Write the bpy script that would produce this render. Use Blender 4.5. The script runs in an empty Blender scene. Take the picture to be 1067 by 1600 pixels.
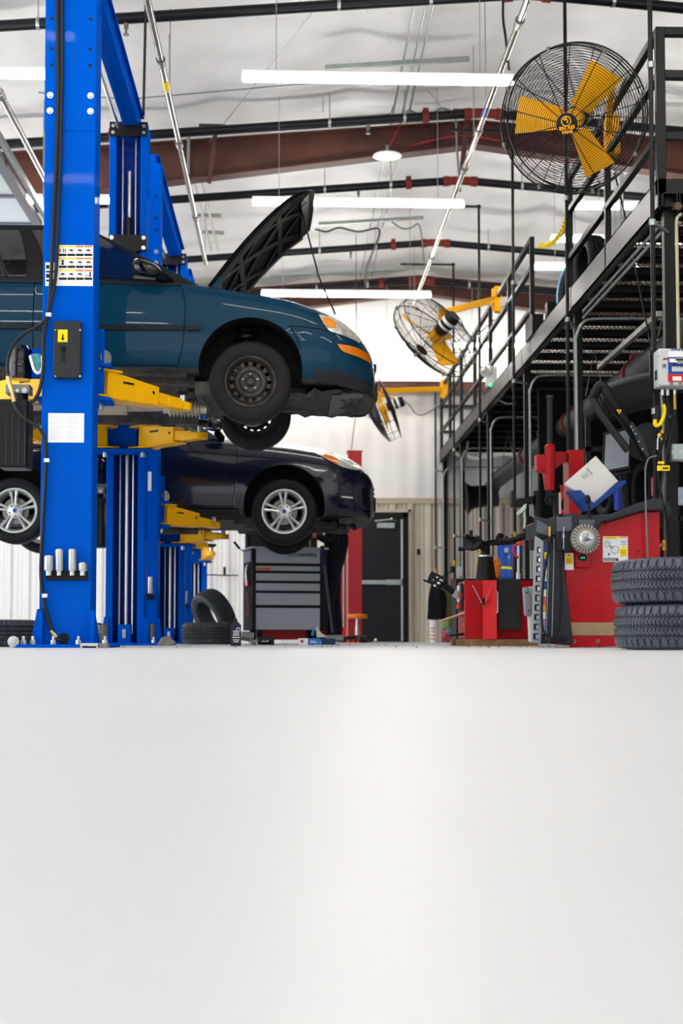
import bpy, bmesh, math, random
import numpy as np
from math import sin, cos, pi, radians, sqrt, atan2, tan
from mathutils import Vector as V, Matrix, Quaternion, Euler
random.seed(7)
SC = bpy.context.scene
COL = SC.collection

# ---------------------------------------------------------------- camera
F = 2222.0
CAMP = V((0, 0, 0.058))
cd = bpy.data.cameras.new('camera')
cam = bpy.data.objects.new('camera', cd)
COL.objects.link(cam)
cam.location = CAMP
TILT = 123.0                 # the lens axis meets the photo 123 px above the horizon; the rest of the rise is lens shift
ROT = Euler((radians(90) + math.atan(TILT / F), 0, -radians(2.12)), 'XYZ')
cam.rotation_euler = ROT
cd.sensor_width = 36
cd.lens = F * 36 / 1600
cd.shift_y = (198 - TILT) / 1600
cd.clip_start = 0.02
cd.clip_end = 200
cd.dof.use_dof = True
cd.dof.focus_distance = 9.4
cd.dof.aperture_fstop = 2.4
SC.camera = cam

# ---------------------------------------------------------------- sky, light, exposure
SC.view_settings.view_transform = 'Standard'
SC.view_settings.look = 'None'
SC.view_settings.gamma = 1
SC.view_settings.use_curve_mapping = False
SC.view_settings.exposure = 0.44
w = bpy.data.worlds.new('overcast_sky')
SC.world = w
w.use_nodes = True
w.node_tree.nodes['Background'].inputs[0].default_value = (0.93, 0.97, 1.0, 1)
w.node_tree.nodes['Background'].inputs[1].default_value = 0.55
SKY = 1.0
TUBE = 38.0
# daylight entering through the wide open bay doors at the front and on the left
def area(name, loc, aim, sx, sy, power, col=(1, 1, 1)):
    l = bpy.data.lights.new(name, 'AREA')
    l.shape = 'RECTANGLE'; l.size = sx; l.size_y = sy; l.energy = power; l.color = col
    o = bpy.data.objects.new(name, l); COL.objects.link(o)
    o.location = loc
    o.rotation_euler = (V(aim) - V(loc)).to_track_quat('-Z', 'Y').to_euler()
    return o
area('front_bay_daylight', (2, -5.5, 2.4), (0.8, 12, 3.0), 14, 4.5, 150, (0.96, 0.98, 1))
area('side_bay_daylight', (-6.5, 8.6, 2.2), (2, 9.5, 2.0), 9, 3.8, 230, (0.93, 0.97, 1))
area('rear_side_bay_daylight', (-6.5, 18.6, 2.2), (-1, 20.5, 1.7), 8, 3.8, 235, (0.95, 0.98, 1))

# ---------------------------------------------------------------- pixel helpers (a point of the photo on a plane of the room)
RM = ROT.to_matrix()
def ray(px, py): return RM @ V(((px - 533.5) / F, -(py - 998 + TILT) / F, -1))
def at(px, py, Y):
    r = ray(px, py); return CAMP + r * (Y / r.y)
def atX(px, py, X):
    r = ray(px, py); return CAMP + r * (X / r.x)
def atZ(px, py, Z):
    r = ray(px, py); return CAMP + r * ((Z - CAMP.z) / r.z)

# ---------------------------------------------------------------- materials
def lin(c):
    if isinstance(c, str):
        c = tuple(int(c[i:i + 2], 16) / 255 for i in (0, 2, 4))
    return tuple((x / 12.92 if x <= .04045 else ((x + .055) / 1.055) ** 2.4) for x in c) + (1,)
def M(name, col, rough=.5, metal=0, coat=0, emit=0, var=0, vs=6, bump=0, bs=40, spec=.22, rvar=0):
    m = bpy.data.materials.new(name); m.use_nodes = True
    nt = m.node_tree; b = nt.nodes['Principled BSDF']
    c = lin(col)
    b.inputs['Base Color'].default_value = c
    b.inputs['Roughness'].default_value = rough
    b.inputs['Metallic'].default_value = metal
    b.inputs['Specular IOR Level'].default_value = spec
    if coat:
        b.inputs['Coat Weight'].default_value = coat; b.inputs['Coat Roughness'].default_value = .04
    if emit:
        b.inputs['Emission Color'].default_value = c; b.inputs['Emission Strength'].default_value = emit
    if var or bump or rvar:
        tc = nt.nodes.new('ShaderNodeTexCoord')
    if var or rvar:
        n = nt.nodes.new('ShaderNodeTexNoise'); n.inputs['Scale'].default_value = vs; n.inputs['Detail'].default_value = 6
        nt.links.new(tc.outputs['Object'], n.inputs['Vector'])
    if var:
        r = nt.nodes.new('ShaderNodeValToRGB')
        r.color_ramp.elements[0].position = .35; r.color_ramp.elements[1].position = .68
        r.color_ramp.elements[0].color = tuple(x * (1 - var) for x in c[:3]) + (1,)
        r.color_ramp.elements[1].color = tuple(min(1, x * (1 + var * .6)) for x in c[:3]) + (1,)
        nt.links.new(n.outputs['Fac'], r.inputs['Fac']); nt.links.new(r.outputs['Color'], b.inputs['Base Color'])
    if rvar:
        mr = nt.nodes.new('ShaderNodeMapRange'); mr.inputs[3].default_value = rough - rvar; mr.inputs[4].default_value = rough + rvar
        nt.links.new(n.outputs['Fac'], mr.inputs[0]); nt.links.new(mr.outputs[0], b.inputs['Roughness'])
    if bump:
        n2 = nt.nodes.new('ShaderNodeTexNoise'); n2.inputs['Scale'].default_value = bs; n2.inputs['Detail'].default_value = 4
        nt.links.new(tc.outputs['Object'], n2.inputs['Vector'])
        bp = nt.nodes.new('ShaderNodeBump'); bp.inputs['Strength'].default_value = bump; bp.inputs['Distance'].default_value = .02
        nt.links.new(n2.outputs['Fac'], bp.inputs['Height']); nt.links.new(bp.outputs['Normal'], b.inputs['Normal'])
    return m
floor_m = M('white_epoxy', 'dadadc', .38, var=.03, vs=1.2, rvar=.05, spec=.12)
ceil_m = M('white_vinyl_insulation', 'e3e1df', .38, var=.05, vs=2, bump=.5, bs=2.2)
wallw_m = M('white_wall_vinyl', 'eae7e2', .45, var=.03, vs=1.5, bump=.15, bs=2)
beige_m = M('beige_steel_panel', 'dcd3c3', .4, var=.03, vs=3)
wliner_m = M('white_steel_panel', 'e4e2e0', .4, var=.03, vs=3)  # whiter than the beige liner, partly to carry light from the left
rust_m = M('red_oxide_primer', '50302a', .5, var=.25, vs=2.5)
trim_m = M('tan_trim', 'cdbfa6', .45)
blue_m = M('lift_blue_powdercoat', '0051be', .38, var=.04, vs=3, spec=.0, coat=.04)
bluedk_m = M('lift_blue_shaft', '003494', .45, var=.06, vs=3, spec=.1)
yel_m = M('arm_yellow_paint', 'f8b800', .34, coat=.1, var=.06, vs=8)
fany_m = M('fan_yellow', 'f6ae00', .42)
blk_m = M('black_plastic', '0d0e11', .42, var=.1, vs=10, spec=.25)
blkg_m = M('black_gloss', '08080b', .12, coat=.6)
blkm_m = M('black_metal', '121212', .42, metal=.15, var=.15, vs=8)
pipe_m = M('black_iron_pipe', '191a1e', .36, metal=.3, var=.15, vs=10)
rubber_m = M('tire_rubber', '131417', .6, var=.18, vs=14, bump=.15, bs=120)
rubberl_m = M('dusty_tire_rubber', '4c5056', .6, var=.2, vs=12, bump=.15, bs=120)
steel_m = M('bright_steel', 'c6c8c8', .28, metal=.9, var=.08, vs=20)
zinc_m = M('galvanised_conduit', '9fa8a4', .34, metal=.75, var=.12, vs=12)
dsteel_m = M('dull_steel', '7e7c76', .4, metal=.7, var=.2, vs=15)
alloy_m = M('silver_alloy_wheel', 'd8dad6', .3, metal=.55)
teal_m = M('dark_teal_car_paint', '03334a', .38, spec=.06, coat=.3, var=.05, vs=2)
navy_m = M('near_black_navy_car_paint', '0b1022', .18, coat=.6)
trimk_m = M('satin_black_trim', '0d0e10', .45)
glass_m = M('tinted_glass', '0c1215', .04, coat=1, spec=.8)
under_m = M('grimy_underbody', '4a4743', .7, var=.45, vs=9, bump=.4, bs=25)
well_m = M('wheel_well_liner', '0e0e0f', .8, var=.3, vs=12)
lamp_m = M('clear_lamp_lens', 'dedbd0', .08, coat=1, metal=.45, var=.35, vs=22)
amber_m = M('amber_lens', 'f08a10', .15, coat=.8)
amberd_m = M('deep_amber_lens', 'e07808', .15, coat=.8)
red_m = M('machine_red', 'a80512', .34, coat=.04, var=.1, vs=5)
redb_m = M('bright_machine_red', 'd2161a', .34, coat=.04, var=.06, vs=5)
redd_m = M('red_column_paint', 'a01c24', .38, coat=.05, var=.05, vs=4)
redcl_m = M('red_coupling', '702820', .45, var=.1, vs=20)
grey_m = M('tool_cart_grey', 'b2b8c0', .38, spec=.2, var=.03, vs=6)
dgrey_m = M('dark_grey_plastic', '2b2e34', .45, var=.06, vs=10)
mgrey_m = M('mid_grey_plastic', '8b9097', .45)
lgrey_m = M('light_grey_enamel', 'c4c5c3', .4)
white_m = M('white_paper', 'f2f2f0', .6)
whitep_m = M('white_plastic', 'ecebe8', .35)
stickery_m = M('yellow_sticker', 'f4d208', .5)
stickero_m = M('orange_sticker', 'e8782a', .5)
ink_m = M('black_print', '16161a', .6)
inkg_m = M('grey_print', '9a9a9c', .6)
cblue_m = M('clip_blue', '123f94', .4)
navyb_m = M('blue_enamel', '0c3478', .38, coat=.05)
screen_m = M('dusty_grey_screen', '8f979e', .35, var=.12, vs=14)
lcd_m = M('lcd_green_grey', '87908a', .3)
orange_m = M('orange_vinyl', 'e07a16', .4, var=.05)
wood_m = M('pallet_wood', '8a6a48', .7, var=.3, vs=12)
cloth_m = M('dark_work_clothes', '121318', .85, var=.25, vs=20)
jean_m = M('dark_navy_trousers', '141827', .8, var=.3, vs=20)
skin_m = M('skin', 'b98264', .5)
brass_m = M('brass', 'b48a3c', .3, metal=.9)
green_m = M('indicator_green', '18e070', .3, emit=6)
tube_m = M('led_tube', 'fffcf5', .3, emit=TUBE)
dim_m = M('skylight_panel', 'cdd6d6', .3)
dark_m = M('charcoal_backdrop', '0a0a0b', .85, var=.2, vs=3)
teald_m = M('drum_blue', '1a4fa8', .35, coat=.2)
cloth2_m = M('teal_glove', '4f9aa0', .8, var=.2, vs=30)
rustw_m = M('rusty_steel_wheel', '403a36', .5, metal=.4, var=.5, vs=12)
ductg_m = M('grey_duct', '3c3c3e', .45, metal=.15, var=.15, vs=6)
treadpad_m = M('textured_rubber_pad', '2c2c2d', .7, var=.4, vs=60, bump=.6, bs=70)
tan_m = M('worn_tan_strip', '9c866a', .6, var=.15, vs=12)

# ---------------------------------------------------------------- mesh helpers
def basis(d, up=(0, 0, 1)):
    d = V(d).normalized(); u = V(up)
    if abs(d.dot(u.normalized())) > .98: u = V((1, 0, 0)) if abs(d.x) < .9 else V((0, 1, 0))
    s = d.cross(u).normalized(); t = s.cross(d).normalized()
    return d, s, t
class MB:
    def __init__(s): s.v = []; s.f = []; s.m = []; s.cur = 0
    def mat(s, i): s.cur = i; return s
    def add(s, vs, fs):
        o = len(s.v); s.v += [V(v) for v in vs]
        for f in fs: s.f.append([i + o for i in f]); s.m.append(s.cur)
        return s
    def box(s, lo, hi):
        x0, y0, z0 = lo; x1, y1, z1 = hi
        return s.add([(x0, y0, z0), (x1, y0, z0), (x1, y1, z0), (x0, y1, z0), (x0, y0, z1), (x1, y0, z1), (x1, y1, z1), (x0, y1, z1)],
                     [(0, 3, 2, 1), (4, 5, 6, 7), (0, 1, 5, 4), (1, 2, 6, 5), (2, 3, 7, 6), (3, 0, 4, 7)])
    def bar(s, a, b, w, h, up=(0, 0, 1), w2=None, h2=None):
        a, b = V(a), V(b); d, sd, t = basis(b - a, up); w2 = w if w2 is None else w2; h2 = h if h2 is None else h2
        vs = []
        for p, ww, hh in ((a, w, h), (b, w2, h2)):
            for i, j in ((-1, -1), (1, -1), (1, 1), (-1, 1)): vs.append(p + sd * i * ww / 2 + t * j * hh / 2)
        return s.add(vs, [(0, 1, 2, 3), (7, 6, 5, 4), (0, 4, 5, 1), (1, 5, 6, 2), (2, 6, 7, 3), (3, 7, 4, 0)])
    def cyl(s, a, b, r, r2=None, n=16, cap=True):
        a, b = V(a), V(b); d, sd, t = basis(b - a); r2 = r if r2 is None else r2
        vs = [p + (sd * cos(2 * pi * i / n) + t * sin(2 * pi * i / n)) * q for p, q in ((a, r), (b, r2)) for i in range(n)]
        fs = [(i, (i + 1) % n, n + (i + 1) % n, n + i) for i in range(n)]
        if cap: fs += [tuple(range(n))[::-1], tuple(range(n, 2 * n))]
        return s.add(vs, fs)
    def tube(s, pts, r, n=8, closed=False, cap=True):
        pts = [V(p) for p in pts]; N = len(pts); vs = []; up = None
        for i, p in enumerate(pts):
            if closed: d = pts[(i + 1) % N] - pts[i - 1]
            else: d = pts[min(i + 1, N - 1)] - pts[max(i - 1, 0)]
            d.normalize()
            if up is None: _, sd, up = basis(d)
            else:
                up = (up - d * up.dot(d)).normalized(); sd = d.cross(up)
            for k in range(n): vs.append(p + (sd * cos(2 * pi * k / n) + up * sin(2 * pi * k / n)) * r)
        fs = []
        for i in range(N if closed else N - 1):
            j = (i + 1) % N
            for k in range(n): fs.append((i * n + k, i * n + (k + 1) % n, j * n + (k + 1) % n, j * n + k))
        if cap and not closed: fs += [tuple(range(n))[::-1], tuple(range((N - 1) * n, N * n))]
        return s.add(vs, fs)
    def ring(s, c, ax, R, r, n=48, k=5):
        d, sd, t = basis(ax)
        return s.tube([V(c) + (sd * cos(2 * pi * i / n) + t * sin(2 * pi * i / n)) * R for i in range(n)], r, k, True)
    def lathe(s, prof, o, ax, n=32, closed=False, a0=0, a1=2 * pi):
        d, sd, t = basis(ax); o = V(o); full = abs(a1 - a0 - 2 * pi) < 1e-6; m = n if full else n + 1; P = len(prof); vs = []
        for i in range(m):
            a = a0 + (a1 - a0) * i / n; e = sd * cos(a) + t * sin(a)
            for r, h in prof: vs.append(o + d * h + e * r)
        fs = []
        for i in range(n):
            j = (i + 1) % m
            for k in range(P if closed else P - 1):
                l = (k + 1) % P; fs.append((i * P + k, j * P + k, j * P + l, i * P + l))
        return s.add(vs, fs)
    def prism(s, poly, vec):
        n = len(poly); poly = [V(p) for p in poly]; vec = V(vec)
        return s.add(poly + [p + vec for p in poly], [tuple(range(n))[::-1], tuple(range(n, 2 * n))] + [(i, (i + 1) % n, n + (i + 1) % n, n + i) for i in range(n)])
    def grid(s, rows, closed=False):
        R = len(rows); C = len(rows[0]); vs = [p for r in rows for p in r]
        return s.add(vs, [(i * C + j, i * C + (j + 1) % C, (i + 1) * C + (j + 1) % C, (i + 1) * C + j) for i in range(R - 1) for j in range(C if closed else C - 1)])
    def quad(s, a, b, c, d): return s.add([a, b, c, d], [(0, 1, 2, 3)])
    def sph(s, c, r, n=16, m=10, sc=(1, 1, 1)):
        c = V(c); rows = []
        for i in range(m + 1):
            a = pi * i / m - pi / 2
            rows.append([c + V((cos(a) * cos(2 * pi * j / n) * r * sc[0], cos(a) * sin(2 * pi * j / n) * r * sc[1], sin(a) * r * sc[2])) for j in range(n)])
        return s.grid(rows, True)
    def xf(s, Mx): s.v = [Mx @ v for v in s.v]; return s
    def join(s, o):
        k = len(s.v); s.v += o.v; s.f += [[i + k for i in f] for f in o.f]; s.m += o.m; return s
INV = {}
def build(mb, name, mats, parent=None, bev=0, smooth=35, seg=2, local=False, label=None, fix=True):
    vs = mb.v
    if parent is not None and not local and parent.name in INV:
        Mi = INV[parent.name]; vs = [Mi @ v for v in vs]
    me = bpy.data.meshes.new(name)
    me.from_pydata([tuple(v) for v in vs], [], mb.f)
    if not isinstance(mats, (list, tuple)): mats = [mats]
    for m in mats: me.materials.append(m)
    for p, i in zip(me.polygons, mb.m): p.material_index = min(i, len(mats) - 1)
    if fix:
        bm = bmesh.new(); bm.from_mesh(me); bmesh.ops.remove_doubles(bm, verts=bm.verts, dist=1e-5)
        bmesh.ops.recalc_face_normals(bm, faces=bm.faces); bm.to_mesh(me); bm.free()
    if smooth:
        for p in me.polygons: p.use_smooth = True
        me.set_sharp_from_angle(angle=radians(smooth))
    o = bpy.data.objects.new(name, me); COL.objects.link(o)
    if bev:
        md = o.modifiers.new('bevel', 'BEVEL'); md.width = bev; md.segments = seg; md.limit_method = 'ANGLE'; md.angle_limit = radians(40)
    if parent is not None:
        o.parent = parent
        if parent.name in INV: INV[o.name] = INV[parent.name]
    if label: o['label'] = label
    return o
def props(o, label, cat, group=None, kind=None):
    if label: o['label'] = label
    if cat: o['category'] = cat
    if group: o['group'] = group
    if kind: o['kind'] = kind
    return o
def thing(name, label, cat, loc=(0, 0, 0), rot=None, group=None, kind=None):
    o = bpy.data.objects.new(name, None); COL.objects.link(o); o.empty_display_size = .1
    o.location = loc
    Mx = Matrix.Translation(V(loc))
    if rot is not None:
        if isinstance(rot, (int, float)): rot = Euler((0, 0, rot))
        if isinstance(rot, Quaternion): rot = rot.to_euler()
        o.rotation_euler = rot; Mx = Mx @ rot.to_matrix().to_4x4()
    INV[o.name] = Mx.inverted()
    return props(o, label, cat, group, kind)
def solo(mb, name, mats, label, cat, group=None, bev=0, smooth=35, kind=None, base=None):
    """a thing that is one mesh; its origin sits at the middle of its underside"""
    xs = [v.x for v in mb.v]; ys = [v.y for v in mb.v]; zs = [v.z for v in mb.v]
    c = V(((min(xs) + max(xs)) / 2, (min(ys) + max(ys)) / 2, min(zs))) if base is None else V(base)
    mb.v = [v - c for v in mb.v]
    o = build(mb, name, mats, None, bev, smooth); o.location = c
    return props(o, label, cat, group, kind)
def struct(mb, name, mats, parent=None, bev=0, smooth=35, label=None):
    o = build(mb, name, mats, parent, bev, smooth)
    if parent is None: o['kind'] = 'structure'
    if label: o['label'] = label
    return o
def dup(root, loc=None, label=None, group=None, rot=None):
    r = root.copy(); COL.objects.link(r)
    if loc is not None: r.location = loc
    if rot is not None: r.rotation_euler = rot
    if label: r['label'] = label
    if group: r['group'] = group
    for ch in list(root.children):
        c = ch.copy(); COL.objects.link(c); c.parent = r
        for g in list(ch.children):
            d = g.copy(); COL.objects.link(d); d.parent = c
    return r
def text_mb(s, size, origin, xdir, ydir, depth=.0015, bold=0, align='CENTER'):
    cu = bpy.data.curves.new('lettering', 'FONT'); cu.body = s; cu.size = size; cu.align_x = align; cu.align_y = 'CENTER'
    cu.extrude = depth; cu.offset = bold; cu.resolution_u = 2
    o = bpy.data.objects.new('lettering', cu); COL.objects.link(o)
    bpy.context.view_layer.update()
    me = bpy.data.meshes.new_from_object(o.evaluated_get(bpy.context.evaluated_depsgraph_get()))
    xd = V(xdir).normalized(); yd = V(ydir).normalized(); zd = xd.cross(yd)
    mb = MB()
    mb.add([V(origin) + xd * v.co.x + yd * v.co.y + zd * v.co.z for v in me.vertices], [tuple(p.vertices) for p in me.polygons])
    bpy.data.objects.remove(o); bpy.data.curves.remove(cu); bpy.data.meshes.remove(me)
    return mb
def boolean(o, cutters):
    """subtract closed cutter meshes from o and keep the result as o's mesh"""
    for c in cutters:
        md = o.modifiers.new('cut', 'BOOLEAN'); md.operation = 'DIFFERENCE'; md.object = c; md.solver = 'EXACT'
        md.material_mode = 'TRANSFER'; md.use_self = True
    bpy.context.view_layer.update()
    me = bpy.data.meshes.new_from_object(o.evaluated_get(bpy.context.evaluated_depsgraph_get()))
    o.modifiers.clear(); old = o.data; o.data = me; bpy.data.meshes.remove(old)
    for c in cutters: bpy.data.objects.remove(c)
def split_faces(o, test, name, parent, label=None):
    """move the faces of o for which test(centre, normal) holds into a new mesh, a part named name"""
    bm = bmesh.new(); bm.from_mesh(o.data)
    sel = [f for f in bm.faces if test(f.calc_center_median(), f.normal)]
    if not sel: bm.free(); return None
    idx = {f.index for f in sel}
    b2 = bm.copy(); b2.faces.ensure_lookup_table()
    bmesh.ops.delete(b2, geom=[f for f in b2.faces if f.index not in idx], context='FACES')
    bmesh.ops.delete(bm, geom=sel, context='FACES')
    bm.to_mesh(o.data); bm.free()
    me = o.data.copy(); b2.to_mesh(me); b2.free(); me.name = name
    p = bpy.data.objects.new(name, me); COL.objects.link(p); p.parent = parent
    if label: p['label'] = label
    return p
def curve(tab):
    """smooth monotone interpolation through (x, value) pairs"""
    xs = np.array([t[0] for t in tab], float); ys = np.array([t[1] for t in tab], float)
    h = np.diff(xs); d = np.diff(ys) / h; m = np.zeros(len(xs)); m[0] = d[0]; m[-1] = d[-1]
    for i in range(1, len(xs) - 1):
        m[i] = 0 if d[i - 1] * d[i] <= 0 else 2 * d[i - 1] * d[i] / (d[i - 1] + d[i])
    def f(x):
        x = min(max(x, xs[0]), xs[-1]); i = min(int(np.searchsorted(xs, x, 'right')) - 1, len(h) - 1); t = (x - xs[i]) / h[i]
        return float((2 * t**3 - 3 * t**2 + 1) * ys[i] + (t**3 - 2 * t**2 + t) * h[i] * m[i] + (-2 * t**3 + 3 * t**2) * ys[i + 1] + (t**3 - t**2) * h[i] * m[i + 1])
    return f
def spline(pts, n=6):
    pts = [V(p) for p in pts]; out = []
    for i in range(len(pts) - 1):
        p0 = pts[max(i - 1, 0)]; p1 = pts[i]; p2 = pts[i + 1]; p3 = pts[min(i + 2, len(pts) - 1)]
        for k in range(n):
            t = k / n
            out.append(.5 * ((2 * p1) + (p2 - p0) * t + (2 * p0 - 5 * p1 + 4 * p2 - p3) * t * t + (3 * p1 - p0 - 3 * p2 + p3) * t**3))
    return out + [pts[-1]]
# ================================================================ the room
XL, XR, XRIDGE, YB, YF = -6.6, 10.9, 2.2, 24.2, -6.0
mb = MB().box((XL, YF, -.12), (XR, YB, 0)); struct(mb, 'floor', floor_m, smooth=0)
def ceil_z(x): return 6.42 - .083 * abs(x - XRIDGE)
rows = []
nx, ny = 170, 190
for j in range(ny + 1):
    y = YF + (YB - YF) * j / ny; r = []
    for i in range(nx + 1):
        x = XL + (XR - XL) * i / nx
        a = abs(sin(pi * (x - XRIDGE) / 1.5)); b = abs(sin(pi * (y + .35) / 1.1))
        n = .5 + .5 * sin(x * 3.1 + sin(y * 1.7) * 2) * sin(y * 2.3 + x)
        r.append(V((x, y, ceil_z(x) - .075 * a * (.5 + .5 * n) - .035 * b * b * a - .012 * sin(y * 9 + 3 * sin(x * 2)) * a)))
    rows.append(r)
o = struct(MB().grid(rows), 'ceiling', ceil_m, smooth=60)
# back wall: white vinyl above, ribbed steel liner below
def ribs(x0, x1, z0, z1, y):
    m = MB(); pr = []
    x = x0
    while x < x1:
        for dx, dy in ((0, 0), (.03, -.045), (.085, -.045), (.115, 0), (.165, 0), (.175, -.01), (.195, -.01), (.205, 0), (.235, 0), (.245, -.01), (.265, -.01), (.275, 0)):
            if x + dx <= x1: pr.append((x + dx, y + dy))
        x += .305
    return m.grid([[V((a, b, z0)) for a, b in pr], [V((a, b, z1)) for a, b in pr]])
rows = []
for k in range(9):
    z = 2.4 + 4.1 * k / 8; r = []
    for i in range(241):
        x = XL + (XR - XL) * i / 240
        s = abs(sin(pi * (x + .4) / 1.8))
        r.append(V((x, YB - .02 - .09 * s**.5 * (.75 + .25 * sin(z * 2 + x)) - .012 * sin(x * 21) * s, z)))
    rows.append(r)
bw = struct(MB().grid(rows), 'wall_back', wallw_m, smooth=60)
struct(ribs(XL, .2, 0, 2.42, YB - .03), 'liner_panel', wliner_m, bw, smooth=20)  # left liner whiter in colour, partly for the light from the left bays
struct(ribs(.2, XR, 0, 2.42, YB - .03), 'liner_panel', beige_m, bw, smooth=20, label='beige ribbed steel liner')
struct(MB().box((XL, YB, 0), (XR, YB + .1, 6.6)), 'backing', wliner_m, bw)
struct(MB().box((XL, YB - .13, 2.36), (XR, YB - .02, 2.43)).box((XL, YB - .16, 2.43), (XR, YB - .02, 2.45)), 'trim_1', trim_m)
struct(MB().box((XL - .1, YF, 0), (XL, 4.0, 6)).box((XL - .1, 13.2, 0), (XL, 14.6, 6)).box((XL - .1, 22.7, 0), (XL, YB, 6)).box((XL - .1, 4.0, 4.3), (XL, 22.7, 6)), 'wall_left', wallw_m, smooth=0)
struct(MB().box((XR, YF, 0), (XR + .1, YB, 6)), 'wall_right', wallw_m, smooth=0)
struct(MB().box((2.95, 16.6, 0), (10.8, 16.7, 3.0)), 'dark_backdrop', dark_m, smooth=0)  # added dark sheet that makes the space under the platform read dark
# rafters
def rafter(y, name):
    m = MB()
    for sx, xe in ((-1, XL), (1, XR)):
        L = abs(xe - XRIDGE)
        zt = lambda d: 6.2 - .083 * d
        zb = lambda d: 5.93 - .136 * d
        m.prism([(XRIDGE, y - .006, zb(0)), (XRIDGE, y - .006, zt(0)), (xe, y - .006, zt(L)), (xe, y - .006, zb(L))], (0, .012, 0))
        for zf, t in ((zt, .014), (zb, -.014)):
            m.prism([(XRIDGE, y - .1, zf(0)), (XRIDGE, y - .1, zf(0) + t), (xe, y - .1, zf(L) + t), (xe, y - .1, zf(L))], (0, .2, 0))
        for d in (.5, 3.4, 6.2): m.box((XRIDGE + sx * d - .005, y - .09, zb(d)), (XRIDGE + sx * d + .005, y + .09, zt(d)))
    struct(m, name, rust_m, smooth=0)
rafter(16.6, 'roof_beam'); rafter(23.85, 'roof_beam'); rafter(8.4, 'roof_beam')
struct(MB().box((XL, YB - .32, 4.24), (XR, YB - .3, 4.42)).box((XL, YB - .32, 4.40), (XR, YB - .14, 4.42)), 'wall_beam', rust_m, smooth=0)
# flange braces hanging off the main rafter
m = MB(); m.bar((-.85, 16.2, 5.98), (-.95, 16.55, 5.42), .05, .012, (0, 1, 0)).bar((-1.05, 16.2, 5.98), (-.75, 16.2, 5.98), .05, .04)
solo(m, 'flange_brace', rust_m, 'red oxide steel brace on the long rafter, above the teal car hood', 'brace', smooth=0)
m = MB(); m.bar((2.07, 16.2, 6.17), (2.03, 16.5, 5.5), .06, .012, (0, 1, 0)).bar((1.9, 16.2, 6.2), (2.2, 16.2, 6.2), .05, .04)
solo(m, 'flange_brace', rust_m, 'red oxide steel brace at the rafter ridge beside the grey conduit rail', 'brace', smooth=0)
# exit door in the back wall
def bx(px0, py0, px1, py1, Y, t):          # a plate in front of plane Y, from photo corners
    a = at(px0, py0, Y); b = at(px1, py1, Y)
    return (min(a.x, b.x), Y - t, min(a.z, b.z)), (max(a.x, b.x), Y, max(a.z, b.z))
x0, x1 = at(519, 900, 24.1).x, at(629, 900, 24.1).x
dr = struct(MB().box((x0, 24.03, .02), (x1, 24.1, 2.12)), 'door_1', M('door_black', '1c1c20', .4, var=.1, vs=4), bev=.003)
struct(MB().box((x0 - .1, 24.0, 0), (x0, 24.12, 2.2)).box((x1, 24.0, 0), (x1 + .09, 24.12, 2.2)).box((x0 - .1, 24.0, 2.12), (x1 + .09, 24.12, 2.2)), 'door_frame', blkm_m, dr)
struct(MB().box((x0 - .15, 24.02, 0), (x0 - .1, 24.15, 2.25)).box((x1 + .09, 24.02, 0), (x1 + .14, 24.15, 2.25)).box((x0 - .15, 24.02, 2.2), (x1 + .14, 24.15, 2.25)), 'door_casing', trim_m, dr)
struct(MB().box((x1 - .035, 23.99, .02), (x1 - .005, 24.03, .96)).box((x1 - .035, 23.99, 1.06), (x1 - .005, 24.03, 2.08)), 'light_leak_strip', steel_m, dr, label='bright strip for the light leaking at the door edge')  # bright steel strip stands in for light leaking past the door edge
struct(MB().box((x0 + .04, 23.95, .975), (x1 - .02, 24.03, 1.045)).box((x1 - .3, 23.94, .965), (x1 - .03, 24.03, 1.055)), 'push_bar', zinc_m, dr, bev=.004, label='silver panic push bar')
struct(MB().box((x1 - .44, 23.96, 1.93), (x1 - .14, 24.03, 2.02)), 'door_closer', zinc_m, dr, bev=.004).name
struct(MB().tube([(x1 - .46, 23.97, 2.05), (x1 - .2, 23.9, 2.075), (x1 - .1, 23.99, 2.05)], .012).sph((x1 - .46, 23.97, 2.05), .02).sph((x1 - .2, 23.9, 2.075), .025), 'closer_arm', steel_m, dr)
# open glazed sectional bay door stored flat under the roof at left
t = thing('overhead_door', 'open glazed bay door stored flat overhead at the upper left, above the teal car', 'bay door', (-4.4, 13.2, 4.6))
xe, ye, zd = -2.71, 15.45, 4.6
fr = MB()
xs = [xe, xe - .62, xe - 1.24, xe - 1.86, xe - 2.48, xe - 3.1]
for i, x in enumerate(xs): fr.box((x - .1, ye - 4.4, zd - .03), (x, ye, zd + .03))
ys = [ye - k * .98 for k in range(5)]
for y in ys: fr.box((xs[-1] - .1, y - .05, zd - .028), (xe, y + .02, zd + .028))
build(fr, 'door_frame', M('door_aluminium', '77767a', .35, metal=.5), t, smooth=0)
for i in range(5):
    for j in range(4):
        build(MB().box((xs[i + 1], ys[j + 1] + .02, zd - .008), (xs[i] - .1, ys[j] - .05, zd + .008)), 'pane', M('frosted_pane', 'dfe8e8', .25) if i + j == 0 else bpy.data.materials['frosted_pane'], t, smooth=0)
build(MB().bar((xe + .05, ye - 4.4, zd + .05), (xe + .05, ye + .05, zd + .05), .05, .06).tube([(xe + .05, ye - .2, zd + .05), (xe + .05, ye - .2, 5.9)], .012), 'door_track', zinc_m, t)
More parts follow.
